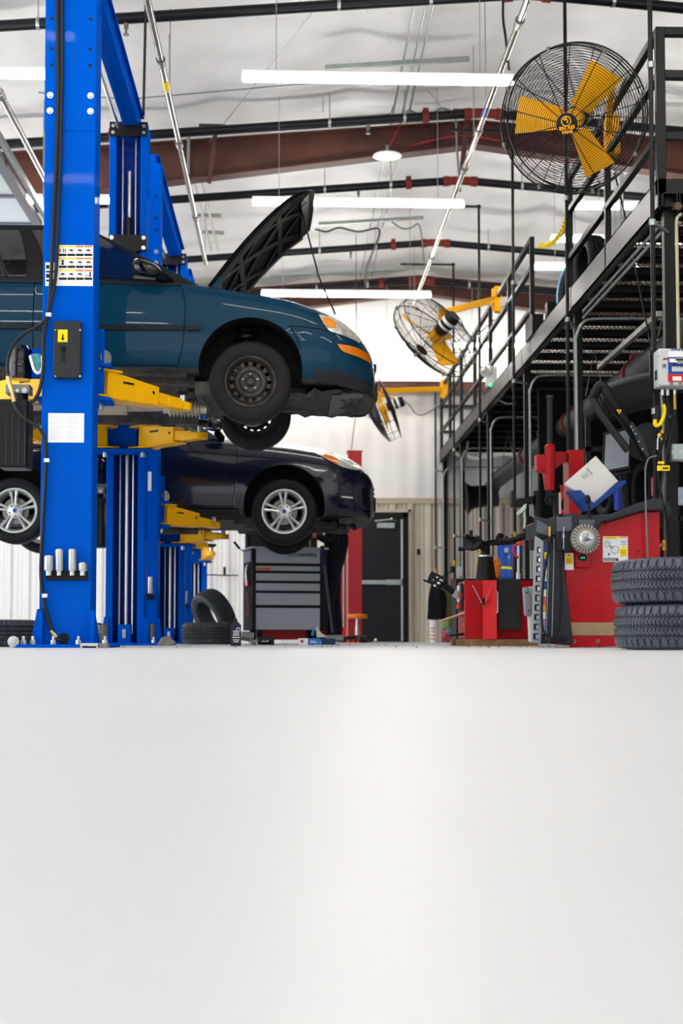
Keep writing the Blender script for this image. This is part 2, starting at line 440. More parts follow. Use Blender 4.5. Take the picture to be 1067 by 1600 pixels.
# ---------------------------------------------------------------- overhead services
def pipe_z(x): return 6.03 - .08 * abs(x - XRIDGE)
def sprinkler(y, label, coup, heads, dz=0):
    t = thing('sprinkler_pipe', label, 'pipe', (XRIDGE, y, pipe_z(XRIDGE) + dz), group='sprinkler pipes across the roof')
    P = lambda x: V((x, y, pipe_z(x) + dz))
    m = MB().tube([P(XL + .1), P(XRIDGE - .1)], .052, 14).tube([P(XRIDGE + .1), P(XR - .1)], .052, 14)
    build(m, 'pipe', pipe_m, t)
    build(MB().tube([P(XRIDGE - .2), P(XRIDGE - .05), P(XRIDGE + .05), P(XRIDGE + .2)], .056, 14).cyl(P(XRIDGE - .22), P(XRIDGE - .14), .066).cyl(P(XRIDGE + .14), P(XRIDGE + .22), .066), 'ridge_elbow', redcl_m, t, label='red elbow fitting at the ridge')
    for x in coup: build(MB().cyl(P(x - .035), P(x + .035), .07).box(P(x) + V((-.03, -.04, .06)), P(x) + V((.03, .04, .09))), 'coupling', redcl_m, t, label='red grooved coupling')
    for x in heads:
        p = P(x); build(MB().cyl(p - V((0, 0, .05)), p - V((0, 0, .1)), .022).cyl(p - V((0, 0, .1)), p - V((0, 0, .15)), .012).cyl(p - V((0, 0, .15)), p - V((0, 0, .156)), .03), 'sprinkler_head', dsteel_m, t, label='pendant sprinkler head')
    for x in (-4.5, -2.3, .45, 1.3, 3.0, 5): build(MB().tube([P(x) + V((0, 0, .05)), V((x, y, ceil_z(x) - .03))], .007, 6).cyl(P(x) - V((.015, 0, 0)), P(x) + V((.015, 0, 0)), .058), 'hanger', zinc_m, t)
cx = lambda px, Y: at(px, 200, Y).x
sprinkler(12.8, 'black sprinkler pipe nearest the front, cut off by the top edge of the picture', [], [-1.5])
sprinkler(15.8, 'black sprinkler pipe running just in front of the long red rafter', [cx(665, 15.8), -2], [cx(575, 15.8)])
sprinkler(18.0, 'black sprinkler pipe just above the raised hood tip', [cx(638, 18)], [cx(560, 18), -2.2], -.06)
sprinkler(21.1, 'black sprinkler pipe passing behind the raised hood, second from the back wall', [cx(614, 21.1)], [cx(548, 21.1)])
sprinkler(23.4, 'black sprinkler pipe closest to the back wall rafter', [cx(595, 23.4)], [])
# round conduits running the length of the hall
def rail(x, z, y0, y1, coup, label, tag=None):
    t = thing('conduit_rail', label, 'rail', (x, (y0 + y1) / 2, z))
    build(MB().tube([(x, y0, z), (x, y1, z)], .03, 14), 'tube', M('rail_steel', '8d8880', .22, metal=.85, var=.15, vs=12) if 'rail_steel' not in bpy.data.materials else bpy.data.materials['rail_steel'], t)
    for y in coup: build(MB().cyl((x, y - .06, z), (x, y + .06, z), .038).cyl((x, y - .075, z), (x, y - .06, z), .043), 'coupling', dsteel_m, t)
    for y in (y0 + 1.2, (y0 + y1) / 2, y1 - .1): build(MB().tube([(x, y, z + .03), (x, y, ceil_z(x) - .04)], .006, 6), 'hanger', zinc_m, t)
    if tag: build(MB().lathe([(.0312, -.12), (.0312, .12)], (x, tag, z), (0, 1, 0), 14), 'tag', tag == 13.0 and stickery_m or cblue_m, t, label='coloured tag')
    return t
rail(-1.149, 5.2, 7.5, 19.3, [12.5, 14.6, 17.2], 'steel conduit rail with a yellow tag, ending above the teal car', 13.0)
rail(1.95, 5.3, 7.5, 22.0, [11.8, 14.4, 15.6, 19.3], 'steel conduit rail with a blue tag, passing left of the big fan', 13.8)
rail(-2.63, 5.0, 7.5, 16.4, [12.8], 'steel conduit rail at far left beside the stored bay door')
def wires(pts, r, name, label, cat, mat=zinc_m, group=None, n=6, base=None):
    m = MB()
    for p in pts: m.tube(p, r, n)
    return solo(m, name, mat, label, cat, group, smooth=60)
for x, lab in ((1.2, 'left'), (1.31, 'middle'), (1.385, 'right')):
    wires([[(x, 9.5, 6.17), (x, 23.7, 6.17)]], .012, 'electrical_conduit', 'thin electrical conduit along the roof, %s one of the three by the ridge' % lab, 'conduit', group='three conduits along the ridge')
for x, lab in ((-1.22, 'left'), (-1.12, 'right')):
    wires([[(x, 17.2, 5.93), (x, 18, 5.9), (x + .02, 19.5, 5.9), (x + .05, 21, 5.85)]], .018, 'electrical_conduit', 'white cable run under the roof above the raised hood, %s of the pair' % lab, 'conduit', mat=M('white_cable', 'c9c7ba', .5) if lab == 'left' else bpy.data.materials['white_cable'])
def strut(a, b, label, dz=0):
    m = MB(); a, b = V(a), V(b); m.bar(a, b, .045, .045); m.bar(a + V((0, -.024, 0)), b + V((0, -.024, 0)), .004, .02)
    solo(m, 'strut_channel', zinc_m, label, 'strut channel', smooth=0)
strut(at(508, 106, 14.5), at(733, 92, 14.6), 'galvanised strut channel just above the nearest long light tube')
strut(at(498, 350, 20.1), at(661, 340, 20.2), 'galvanised strut channel behind the raised hood, under the second light tube')
strut(at(420, 430, 23.2), at(632, 420, 23.2), 'galvanised strut channel close to the back wall above the third light tube')
strut(at(310, 336, 19.6), at(345, 337, 19.6), 'short galvanised bracket beside the left conduit rail, upper of two')
strut(at(316, 362, 20.4), at(350, 364, 20.4), 'short galvanised bracket beside the left conduit rail, lower of two')
strut(at(458, 238, 17.2), at(692, 237, 17.2), 'dark strut channel right under the bottom edge of the red rafter')
wires([[at(327, 222, 16.45), at(503, 0, 13.1)]], .006, 'brace_rod', 'thin steel cross brace rod sloping up to the right over the raised hood', 'brace rod')
wires([[at(709, 193, 16.45), at(560, 0, 13.1)]], .006, 'brace_rod', 'thin steel cross brace rod sloping up to the left from the ridge', 'brace rod')
wires([[at(60, 145, 14.4), at(200, 155, 14.4), at(430, 135, 14.4), at(600, 122, 14.4), at(700, 116, 14.4)]], .008, 'electrical_conduit', 'thin conduit crossing just below the nearest light tube', 'conduit')
wires([[at(235, 205, 16.3), at(400, 195, 16.3), at(560, 182, 16.3), at(610, 178, 16.3), at(615, 165, 16.3)]], .009, 'electrical_conduit', 'grey conduit running along the top of the red rafter', 'conduit')
wires([[at(295, 205, 16.1), at(294, 270, 16.1)]], .02, 'electrical_conduit', 'short vertical grey conduit on the red rafter near the left rail', 'conduit')
wires([spline([at(640, 172, 16.2), at(652, 178, 16.2), at(672, 178, 16.2), at(690, 170, 16.2), at(706, 175, 16.2), at(712, 185, 16.2), at(714, 235, 16.3), at(719, 300, 16.4)])], .014, 'power_cable', 'grey power cable looping over the red rafter and down at its ridge', 'cable', mat=M('grey_cable', '6d7178', .45))
wires([spline([at(492, 358, 20.4), at(510, 362, 20.4), at(530, 356, 20.4), at(560, 362, 20.4), at(590, 357, 20.4), at(590, 375, 20.5), at(572, 420, 21.5), at(571, 445, 22)])], .014, 'power_cable', 'dark power cable sagging beside the tip of the raised hood', 'cable', mat=blk_m)
wires([spline([at(610, 345, 20.6), at(628, 357, 20.6), at(642, 356, 20.6), at(653, 350, 20.6), at(658, 365, 20.7), at(664, 420, 21)])], .011, 'power_cable', 'thin grey cable looping between the two lights left of the steel rail', 'cable', mat=bpy.data.materials['grey_cable'])
wires([[at(637, 172, 16.45), at(607, 232, 16.4)]], .006, 'detector_wire', 'thin red wire leading down to the white ceiling disc', 'wire', mat=M('red_wire', 'b02040', .5))
wires([spline([at(640, 228, 16.4), at(690, 216, 16.4), at(730, 212, 16.4), at(780, 220, 16.4)])], .006, 'detector_wire', 'thin red wire drooping along the face of the red rafter', 'wire', mat=bpy.data.materials['red_wire'])
p = at(605, 243, 16.3)
t = thing('smoke_detector', 'round white detector disc hanging under the red rafter', 'detector', p)
build(MB().lathe([(0, .03), (.07, .03), (.16, .005), (.17, -.01), (.1, -.03), (0, -.035)], p, (0, 0, 1), 28), 'disc', whitep_m, t)
build(MB().cyl(p + V((0, 0, .03)), p + V((0, 0, .12)), .02), 'stem', zinc_m, t)
build(MB().box(p + V((.02, -.15, -.012)), p + V((.07, -.12, .0))), 'badge', red_m, t, label='small red mark')
for (a, b, z, lab) in ((at(264, 45, 14), at(265, 150, 14), 0, 'thin hanger rod left of the steel rail with the yellow tag'), (at(757, -28, 13.2), at(759, 150, 13.2), 0, 'thin green hanger rod right of the nearest light tube'), (at(504, 150, 15.8), at(505, 175, 15.8), 0, 'short hanger rod above the pipe in front of the rafter')):
    wires([[a, b]], .006, 'hanger_rod', lab, 'rod')
wires([spline([at(786, -5, 12.5), at(786, 30, 12.5), at(790, 60, 12.5), at(795, 110, 12.6)])], .012, 'power_cable', 'black cable dropping beside the steel rail to the nearest light tube', 'cable', mat=blk_m)
wires([[at(228, 0, 12.2), at(224, 182, 12.45)]], .012, 'guide_cable', 'thin black cable running up from the top of the far lift column', 'cable', mat=blk_m)
# ---------------------------------------------------------------- tube lights
def light(x0, x1, y, z, label):
    c = V(((x0 + x1) / 2, y, z))
    t = thing('tube_light', label, 'light', c, group='long tube lights under the roof')
    build(MB().box((x0, y - .022, z + .03), (x1, y + .022, z + .07)), 'housing', whitep_m, t, bev=.006)
    m = MB(); m.lathe([(.001, 0), (.026, .004), (.034, .02), (.034, x1 - x0 - .02), (.026, x1 - x0 - .004), (.001, x1 - x0)], (x0, y, z), (1, 0, 0), 14)
    build(m, 'diffuser', tube_m, t)
    for x in (x0 + .3, x1 - .3): build(MB().tube([(x, y, z + .08), (x, y, ceil_z(x) - .03)], .004, 5), 'hanger', zinc_m, t)
    return t
LZ = 4.95
light(-.42, 1.97, 12.2, LZ, 'long tube light left of the big fan, nearest in the middle row')
light(-.42, 1.97, 15.75, LZ, 'long tube light behind the raised hood, second in the middle row')
light(-.4, 2.02, 20.0, LZ, 'long tube light just above the teal car front, third in the middle row')
light(-.4, 1.92, 23.4, LZ, 'long tube light low against the back wall, last in the middle row')
light(-4.2, -1.75, 12.2, LZ, 'long tube light left of the blue front column, near the top')
light(-4.0, -1.6, 15.75, LZ, 'long tube light behind the blue columns, lower of the two at left')
light(2.75, 5.2, 23.4, LZ, 'long tube light over the platform beside the back wall, behind the railing')
light(3.2, 5.6, 15.75, LZ, 'long tube light over the platform, under the big fan')
light(3.2, 5.6, 17.1, LZ, 'long tube light over the platform, between the other two there')
light(3.2, 4.6, 18.4, LZ, 'long tube light over the platform, by the yellow safety chain')

# ================================================================ mezzanine
MX, ZL, ZD = 2.57, 3.06, 3.27
mz = thing('mezzanine', 'black steel storage platform on posts with open grating floor and pipe railing at right', 'platform', (5.2, 17, 0))
y0, y1 = 9.7, 24.1
build(MB().box((MX, y0, ZL), (MX + .012, y1, ZD)).box((MX, y0, ZD - .012), (MX + .07, y1, ZD)).box((MX, y0, ZL), (MX + .07, y1, ZL + .012))
      .box((MX - .004, 12.76, ZL), (MX, 12.82, ZD)).box((MX - .004, 15.5, ZL), (MX, 15.56, ZD)), 'edge_beam', M('brushed_black_beam', '3c3936', .4, metal=.4, var=.12, vs=5), mz, smooth=0)
build(MB().box((MX, y0 - .01, ZL + .1), (9, y0 + .06, ZD)), 'front_beam', blkm_m, mz, smooth=0)
stub = MB()
for k in range(2):
    x = MX + .02 + .12 * k
    stub.box((x, y0 - .05, ZL), (x + .008, y0 + .3, ZL + .1)).box((x + .1, y0 - .05, ZL), (x + .108, y0 + .3, ZL + .1)).box((x, y0 - .05, ZL), (x + .108, y0 + .3, ZL + .008)).box((x, y0 - .05, ZL + .092), (x + .108, y0 + .3, ZL + .1))
build(stub, 'tube_stub', blkm_m, mz, smooth=0, label='open square tube end')
deck = MB(); lat = MB(); jo = MB()
yk = y0 + .5
ks = []
while yk < y1: ks.append(yk); yk += .61
prev = y0 + .06
for k, yy in enumerate(ks):
    deck.box((MX + .012, prev, ZD - .02), (8.5, yy - .19, ZD - .012)); prev = yy - .03
    jo.box((MX + .012, yy, ZD - .085), (8.5, yy + .02, ZD - .02)).box((MX + .012, yy, ZD - .085), (8.5, yy + .05, ZD - .078))
    if yy < 17:
        x = MX + .02
        while x < 6.2:
            lat.bar((x, yy - .19, ZD - .014), (x + .07, yy - .03, ZD - .014), .012, .008); x += .045
        lat.box((MX + .02, yy - .1, ZD - .02), (6.3, yy - .085, ZD - .008))
    else: deck.box((MX + .012, yy - .19, ZD - .02), (8.5, yy - .03, ZD - .006))
deck.box((MX + .012, prev, ZD - .02), (8.5, y1, ZD - .006))
build(deck, 'deck', blkm_m, mz, smooth=0)
build(jo, 'joists', blkm_m, mz, smooth=0)
build(lat, 'grating', M('grating_steel', '7a6a58', .5, metal=.3), mz, smooth=0, label='expanded grating strips')
for y in (9.72, 12.85, 15.65, 18.6, 21.6, 24.02):
    for x in (MX + .05, 6.5):
        if x > 5 and y > 16: continue
        build(MB().box((x, y, 0), (x + .075, y + .075, ZL + .1)).box((x - .05, y - .05, 0), (x + .125, y + .125, .012)), 'post', blkm_m, mz, bev=.006)
RT, R2, R3 = 4.33, 4.02, 3.58
def rails(ya, yb):
    for z in (RT, R2, R3): build(MB().bar((MX + .025, ya, z), (MX + .025, yb, z), .05, .05 if z != RT else .06), 'rail', blkm_m, mz, bev=.006)
rails(9.72, 12.9); rails(14.95, 24.1)
for y in (11.35, 12.9, 14.95, 16.5, 18.1, 19.65, 21.2, 22.7, 24.0):
    build(MB().box((MX, y - .025, ZD - .2), (MX + .05, y + .025, RT + .03)), 'rail_post', blkm_m, mz, bev=.005)
build(MB().box((MX + .0, 9.69, ZL + .1), (MX + .065, 9.75, RT + .03)), 'rail_post', blkm_m, mz, bev=.006)
for z in (RT, R2, R3): build(MB().box((MX + .06, 9.69, z - .03), (8.9, 9.75, z + .03)), 'rail', blkm_m, mz, bev=.006)
for z in (RT, R2, R3): build(MB().box((MX + .06, 24.0, z - .025), (5.5, 24.05, z + .025)), 'rail', blkm_m, mz)
build(MB().bar(at(936, 574, 12.9), at(1030, 490, 10.1), .04, .04), 'brace', dsteel_m, mz); build(MB().bar((MX + .1, 22.0, 2.4), (MX + .1, 21, 3.0), .03, .03), 'brace', dsteel_m, mz)
build(MB().box((MX - .02, 14.7, ZD - .01), (MX + .1, 15.15, ZD + .2)), 'kick_box', blkm_m, mz, label='black box at the foot of the gate post')
# compressed air drop pipes in front of the platform edge
PX = 2.48
drops = [(9.5, 'black air pipe running up past the right edge of the big fan', 7, 0), (12.47, 'black air pipe that passes straight behind the big fan', 7, 0), (15.5, 'black air pipe between the big fan and the second fan arm', 5.72, .7),
         (18.3, 'black air pipe with a top elbow level with the second middle light', 5.72, .38), (21.2, 'black air pipe with a top elbow near the third middle light', 5.72, .8), (23.9, 'black air pipe furthest back at the end of the platform railing', 4.4, 0)]
for y, lab, zt, el in drops:
    t = thing('air_drop_pipe', lab, 'pipe', (PX, y, .9), group='air pipes along the platform edge')
    zb = .35 if y > 12 else .85
    zt2 = min(zt, ceil_z(PX) - .06)
    m = MB().tube([(PX, y, zb), (PX, y, zt2)], .0165, 10)
    if el: m.tube([(PX, y, zt2), (PX - el, y, zt2)], .0165, 10).sph((PX, y, zt2), .03)
    build(m, 'pipe', pipe_m, t)
    for z in (1.6, 2.9, 4.0):
        m = MB()
        if z < zt: m.cyl((PX, y, z - .02), (PX, y, z + .02), .024)
        if z < 3: m.bar((PX, y, z), (MX + .08, {9.5: 9.73, 12.47: 12.86, 15.5: 15.66, 18.3: 18.61, 21.2: 21.61, 23.9: 24.03}[y], z), .02, .02)
        if m.v: build(m, 'clamp', zinc_m, t)
    if y > 12: build(MB().cyl((PX, y, 1.15), (PX, y, 1.23), .022).cyl((PX, y, 1.19), (PX - .05, y, 1.19), .012), 'ball_valve', brass_m, t, label='brass ball valve')
# bright conduits on the posts, bending in under the platform
for y, dx, lab in ((12.72, .05, 'on the post under the big fan'), (15.5, .1, 'on the post beside the emergency light'), (18.45, .09, 'on the post left of the emergency light'), (21.5, .08, 'on the second post from the back wall'), (23.95, .06, 'on the last post at the back wall')):
    x = MX + dx - .02; zt = 2.96
    m = MB().tube(spline([(x, y - .03, .7), (x, y - .03, zt - .35), (x, y - .03, zt - .18), (x + .06, y - .04, zt - .04), (x + .2, y - .05, zt), (x + .8, y - .05, zt), (x + 1.6, y - .05, zt)], 5), .014, 8)
    solo(m, 'electrical_conduit', zinc_m, 'bright steel conduit %s, bending in under the deck' % lab, 'conduit', 'bright conduits on the platform posts', smooth=60)
x = MX + .08
for dz, lab in ((-.05, 'upper'), (-.11, 'lower')):
    wires([spline([(x, 9.9, ZL + dz), (x, 11, ZL + dz), (x, 12.6, ZL + dz)], 3)], .014, 'electrical_conduit', 'bright steel conduit along the underside of the platform edge by the big post, %s one' % lab, 'conduit', group='conduits under the platform edge')
wires([spline([at(1065, 335, 9.6), at(1060, 338, 9.6), at(1057, 350, 9.6), at(1058, 420, 9.6), at(1060, 548, 9.6)], 5)], .012, 'electrical_conduit', 'yellowish conduit coming down right of the big post to the control box', 'conduit', mat=M('aged_conduit', 'c8c0a0', .35, metal=.5))
wires([[at(1002, 325, 10.4), at(1060, 322, 9.62)]], .028, 'air_main_pipe', 'short rusty air pipe with a tee at the top of the big post', 'pipe', mat=M('rusty_pipe', '6a5348', .5, metal=.4))
wires([[at(960, 270, 11.2), at(975, 330, 11), at(1018, 545, 10.3)]], .008, 'cable', 'thin dark cable slanting down in front of the deck to the control box', 'cable', mat=blkm_m)
wires([[at(971, 270, 11.3), at(972, 372, 11.3)]], .018, 'electrical_conduit', 'grey conduit hanging below the big fan to a box on the platform edge', 'conduit')
b = bx(964, 362, 974, 392, 11.3, .06); solo(MB().box(*b), 'junction_box', zinc_m, 'grey junction box on the platform edge below the big fan', 'box', bev=.004)
# safety chain across the gate gap
m = MB(); pts = spline([(MX + .02, 12.95, 4.15), (MX + .02, 13.4, 3.98), (MX + .02, 13.9, 3.9), (MX + .02, 14.5, 3.94), (MX + .02, 14.93, 4.05)], 9)
pts = spline([at(888, 318, 12.95), at(885, 345, 13.2), at(874, 368, 13.8), at(858, 382, 14.3), at(843, 384, 14.9)], 8)
for i in range(len(pts) - 1):
    c = (pts[i] + pts[i + 1]) / 2; d = (pts[i + 1] - pts[i]).normalized()
    up = V((1, 0, 0)) if i % 2 else V((0, 0, 1)); _, s1, t1 = basis(d, up)
    L = (pts[i + 1] - pts[i]).length
    m.tube([c + d * cos(a) * L * .75 + s1 * sin(a) * .025 for a in [2 * pi * k / 10 for k in range(10)]], .009, 6, True)
solo(m, 'safety_chain', stickery_m, 'yellow plastic chain closing the gate gap in the railing', 'chain')
# emergency light on the edge
t = thing('emergency_light', 'white emergency light with a green indicator on the platform edge', 'emergency light', at(769, 606, 18.0))
build(MB().box(*bx(758, 574, 775, 606, 18.0, .1)), 'body', lgrey_m, t, bev=.012)
c = at(761, 579, 17.9); d = V((-.3, -1, -.25)).normalized()
build(MB().lathe([(.0, -.06), (.05, -.06), (.09, .0), (.09, .02), (.078, .02), (.0, .012)], c, d, 24), 'lamp_head', lgrey_m, t)
build(MB().lathe([(.075, .021), (.06, .028), (0, .03)], c, d, 20), 'lens', lamp_m, t)
build(MB().sph(at(767, 602, 17.88), .016), 'indicator', green_m, t, label='glowing green indicator')
wires([spline([at(772, 606, 18), at(776, 620, 18), at(790, 630, 18), at(806, 629, 18)])], .012, 'electrical_conduit', 'bent white conduit under the emergency light', 'conduit', mat=lgrey_m)
# round ventilation duct under the deck
t = thing('exhaust_duct', 'large grey round duct hanging under the platform with red clamps', 'duct', (3.27, 17.5, 2.57))
dz = 2.55; dx = 3.27
build(MB().tube([(dx, 8.9, dz), (dx, 22.3, dz)], .125, 20), 'pipe', ductg_m, t)
for y in (10.3, 13.2, 16.2, 19.2): build(MB().cyl((dx, y - .05, dz), (dx, y + .05, dz), .145, n=20).box((dx - .05, y - .05, dz + .12), (dx + .05, y + .05, dz + .19)), 'clamp', redcl_m, t, label='red clamp')
for y in (12, 15, 18, 21): build(MB().tube([(dx - .1, y, dz + .1), (dx, y, 3.14), (dx + .1, y, dz + .1)], .008, 6), 'hanger', dsteel_m, t)
p = at(772, 745, 22.3)
build(MB().tube(spline([(dx, 22.0, dz), (dx, 22.35, dz), (dx - .02, 22.55, dz - .08), (dx - .06, 22.6, dz - .16)], 5), .12, 18).cyl((dx + .06, 22.6, dz - .18), (dx - .1, 22.6, dz - .2), .2, .2, 20), 'elbow', ductg_m, t)
q0 = V((dx - .08, 22.6, dz - .2))
build(MB().lathe([(.14, 0), (.17, .02), (.18, .24), (.21, .30), (.27, .36), (.24, .37), (.0, .26)], q0, V((-1, 0, -.12)), 26), 'intake_hood', blk_m, t, label='black bell shaped intake')
# tires and boxes on the platform
# ================================================================ tires and wheels
def tire_mb(R, w, Rr, o, ax, na=360, nw=34, blocks=64, depth=.008, style=0):
    """a tire as one surface of revolution whose tread is cut by ring grooves and slanted sipes"""
    d, sd, t = basis(ax); o = V(o); m = MB()
    sh = .24 * w
    prof = []
    side = [(Rr, -.36 * w), (Rr + .012, -.44 * w), (Rr + .02, -.45 * w), (Rr + .35 * (R - Rr), -.49 * w), (Rr + .6 * (R - Rr), -.5 * w), (R - .035, -.475 * w), (R - .018, -.44 * w)]
    tread = [(-.40 + .8 * k / (nw - 1)) * w for k in range(nw)]
    N = na; rows = []
    gro = (-.2, 0.0, .2) if style == 0 else (-.24, -.08, .08, .24)
    for i in range(N):
        a = 2 * pi * i / N; e = sd * cos(a) + t * sin(a); r_ = []
        for r, h in side: r_.append(o + d * h + e * r)
        for h in tread:
            u = h / w; crown = R - .012 * (abs(u) / .4)**3
            dd = 0
            for g in gro:
                if abs(u - g) < .019: dd = depth * 1.2
            ph = a / (2 * pi) * blocks
            if abs(u) > .27: s = ph
            elif abs(u) > .1 or style: s = ph * 2 + (abs(u) * 9)
            else: s = ph * 2 + abs(((u * 20) % 2) - 1) * 1.2
            if (s % 1) < .2: dd = max(dd, depth * .8)
            r_.append(o + d * h + e * (crown - dd))
        for r, h in side[::-1]: r_.append(o + d * -h + e * r)
        rows.append(r_)
    P = len(rows[0])
    vs = [p for r in rows for p in r]
    fs = [(i * P + k, ((i + 1) % N) * P + k, ((i + 1) % N) * P + (k + 1) % P, i * P + (k + 1) % P) for i in range(N) for k in range(P)]
    return m.add(vs, fs)
def tire_plain(R, w, Rr, o, ax, n=72):
    g = .004; p = [(Rr, -.36 * w), (Rr + .02, -.45 * w), (Rr + .5 * (R - Rr), -.5 * w), (R - .03, -.475 * w), (R - .008, -.42 * w), (R, -.35 * w)]
    for c in (-.2, 0, .2): p += [(R, (c - .02) * w), (R - .007, (c - .015) * w), (R - .007, (c + .015) * w), (R, (c + .02) * w)]
    p += [(r, -h) for r, h in p[5::-1]]
    return MB().lathe(p, o, ax, n, closed=True)
def steel_wheel(par, c, R, w, Rr, out, nholes=14):
    o = V(c)
    tp = build(tire_plain(R, w, Rr - .004, o, out), 'wheel', rubber_m, par, local=True)
    m = MB().lathe([(Rr + .012, .42 * w), (Rr + .008, .45 * w), (Rr - .004, .44 * w), (Rr - .012, .36 * w), (Rr - .022, .28 * w), (Rr - .03, -.3 * w), (Rr - .004, -.42 * w), (Rr + .01, -.44 * w)], o, out, 56)
    build(m, 'rim', rustw_m, tp, local=True)
    h0 = .16 * w
    dm = MB().lathe([(Rr - .026, h0), (.15, h0 + .012), (.122, h0 + .012), (.108, h0 + .03), (.085, h0 + .034), (.07, h0 + .02), (.04, h0 + .02), (.036, h0 + .012), (.0, h0 + .012), (.0, h0), (.036, h0), (.07, h0 + .008), (.1, h0 + .018), (.12, h0 + .0), (.15, h0), (Rr - .026, h0 - .012)], o, out, 84)
    dsk = build(dm, 'wheel_disc', rustw_m, None, local=True)
    cut = MB(); d, sd, t = basis(out)
    for i in range(nholes):
        a = 2 * pi * i / nholes; q = o + (sd * cos(a) + t * sin(a)) * .136
        cut.cyl(q + d * (h0 - .06), q + d * (h0 + .08), .0155, n=14)
    boolean(dsk, [build(cut, 'hole_cutter', rustw_m)])
    dsk.parent = tp
    for i in range(5):
        a = 2 * pi * i / 5 + .3; q = o + (sd * cos(a) + t * sin(a)) * .056; build(MB().cyl(q + d * (h0 + .01), q + d * (h0 + .04), .012, .01, n=6), 'lug_nut', dsteel_m, tp, local=True)
    build(MB().lathe([(.03, h0 + .01), (.03, h0 + .045), (.022, h0 + .055), (0, h0 + .055)], o, out, 20), 'hub_cap', rustw_m, tp, local=True)
    return tp
def alloy_wheel(par, c, R, w, Rr, out, a0=1.5):
    o = V(c); d, sd, t = basis(out)
    tp = build(tire_plain(R, w, Rr - .004, o, out), 'wheel', rubber_m, par, local=True)
    build(MB().lathe([(Rr + .013, .40 * w), (Rr + .01, .455 * w), (Rr - .002, .455 * w), (Rr - .012, .40 * w), (Rr - .02, .3 * w), (Rr - .035, -.1 * w), (Rr - .03, -.4 * w), (Rr + .01, -.44 * w)], o, out, 64), 'rim', alloy_m, tp, local=True)
    m = MB()
    E = lambda a, r, h: o + (sd * cos(a) + t * sin(a)) * r + d * h
    for k in range(5):
        a = a0 + 2 * pi * k / 5
        for s in (-1, 1):
            r0, r1 = .05, Rr - .012
            A = []
            for (r, ai, ao, hh) in ((r0, .03, .42, .36), (.085, .06, .3, .37), (.13, .07, .235, .385), (r1, .095, .235, .37)):
                A.append([E(a + s * ai, r, hh * w), E(a + s * (ai + ao) / 2, r, hh * w + .006), E(a + s * ao, r, hh * w - .004), E(a + s * ao, r, hh * w - .028), E(a + s * ai, r, hh * w - .028)])
            m.grid(A, True)
    m.lathe([(.0, .31 * w), (.07, .31 * w), (.075, .345 * w), (.062, .375 * w), (.0, .38 * w)], o, out, 40)
    build(m, 'spokes', alloy_m, tp, local=True)
    for i in range(5):
        q = E(a0 + pi / 5 + 2 * pi * i / 5, .057, 0); build(MB().cyl(q + d * .33 * w, q + d * (.38 * w + .004), .0125, .011, n=6), 'lug_nut', dsteel_m, tp, local=True)
    build(MB().lathe([(.028, .37 * w), (.028, .40 * w), (.022, .41 * w), (0, .41 * w)], o, out, 24), 'centre_cap', M('cap_silver', 'c0c4cc', .3, metal=.5) if 'cap_silver' not in bpy.data.materials else bpy.data.materials['cap_silver'], tp, local=True)
    build(MB().lathe([(.0, .411 * w), (.018, .412 * w), (.019, .40 * w)], o, out, 20).xf(Matrix.Identity(4)), 'cap_badge', cblue_m, tp, local=True, label='small blue oval badge')
    build(MB().lathe([(.13, .02), (.13, .035), (.06, .035), (.06, .06), (0, .06), (0, .02)], o, out, 40), 'brake_disc', dsteel_m, tp, local=True)
    return tp

# ================================================================ cars
def loft(W, B, S, T, xs, name, mats):
    """closed lower body: stations along x, ring of points from sill to bonnet; material 0 paint, 1 underside"""
    rows = []
    for x in xs:
        wd, b, s, tp = W(x), B(x), S(x), T(x); h = s - b
        half = [(0, b + .0), (.80, b), (.93, b + .012), (.965, b + .04), (.985, b + .14 * h), (1, b + .38 * h), (1, b + .58 * h), (.985, b + .76 * h), (.96, b + .90 * h), (.925, b + .97 * h), (.87, s), (.55, s + .72 * (tp - s)), (0, tp)]
        ring = [V((x, -wd * k, z)) for k, z in half] + [V((x, wd * k, z)) for k, z in half[-2:0:-1]]
        rows.append(ring)
    C = len(rows[0]); m = MB(); m.grid(rows, True)
    for i in range(len(m.f)):
        k = i % C
        if k in (0, 1, C - 1, C - 2): m.m[i] = 1
    n = len(rows)
    m.add(rows[0], [tuple(range(C))]); m.add(rows[-1], [tuple(range(C))[::-1]])
    return build(m, name, mats, None, smooth=0)
def grooves(lines, ws, d=.014, g=.006):
    """narrow cutters following polylines in the side view on both flanks"""
    m = MB()
    for pts in lines:
        for s in (-1, 1):
            for (xa, za), (xb, zb) in zip(pts[:-1], pts[1:]):
                for y in (0,):
                    wa, wb = ws(xa, za), ws(xb, zb)
                    a0, b0 = V((xa, s * (wa - d), za)), V((xb, s * (wb - d), zb)); a1, b1 = V((xa, s * (wa + .08), za)), V((xb, s * (wb + .08), zb))
                    dr = (V((xb, 0, zb)) - V((xa, 0, za))).normalized(); n = V((-dr.z, 0, dr.x)) * g / 2; e = dr * .002
                    m.add([a0 - n - e, a0 + n - e, b0 + n + e, b0 - n + e, a1 - n - e, a1 + n - e, b1 + n + e, b1 - n + e], [(0, 1, 2, 3), (7, 6, 5, 4), (0, 4, 5, 1), (1, 5, 6, 2), (2, 6, 7, 3), (3, 7, 4, 0)])
    return m
def side_w(W, B, S):
    ks = [(0, .94), (.14, .985), (.38, 1), (.58, 1), (.76, .985), (.9, .96), (.97, .925), (1, .87)]
    f = curve(ks)
    def w(x, z): b, s = B(x), S(x); return W(x) * f(max(0, min(1, (z - b) / (s - b))))
    return w
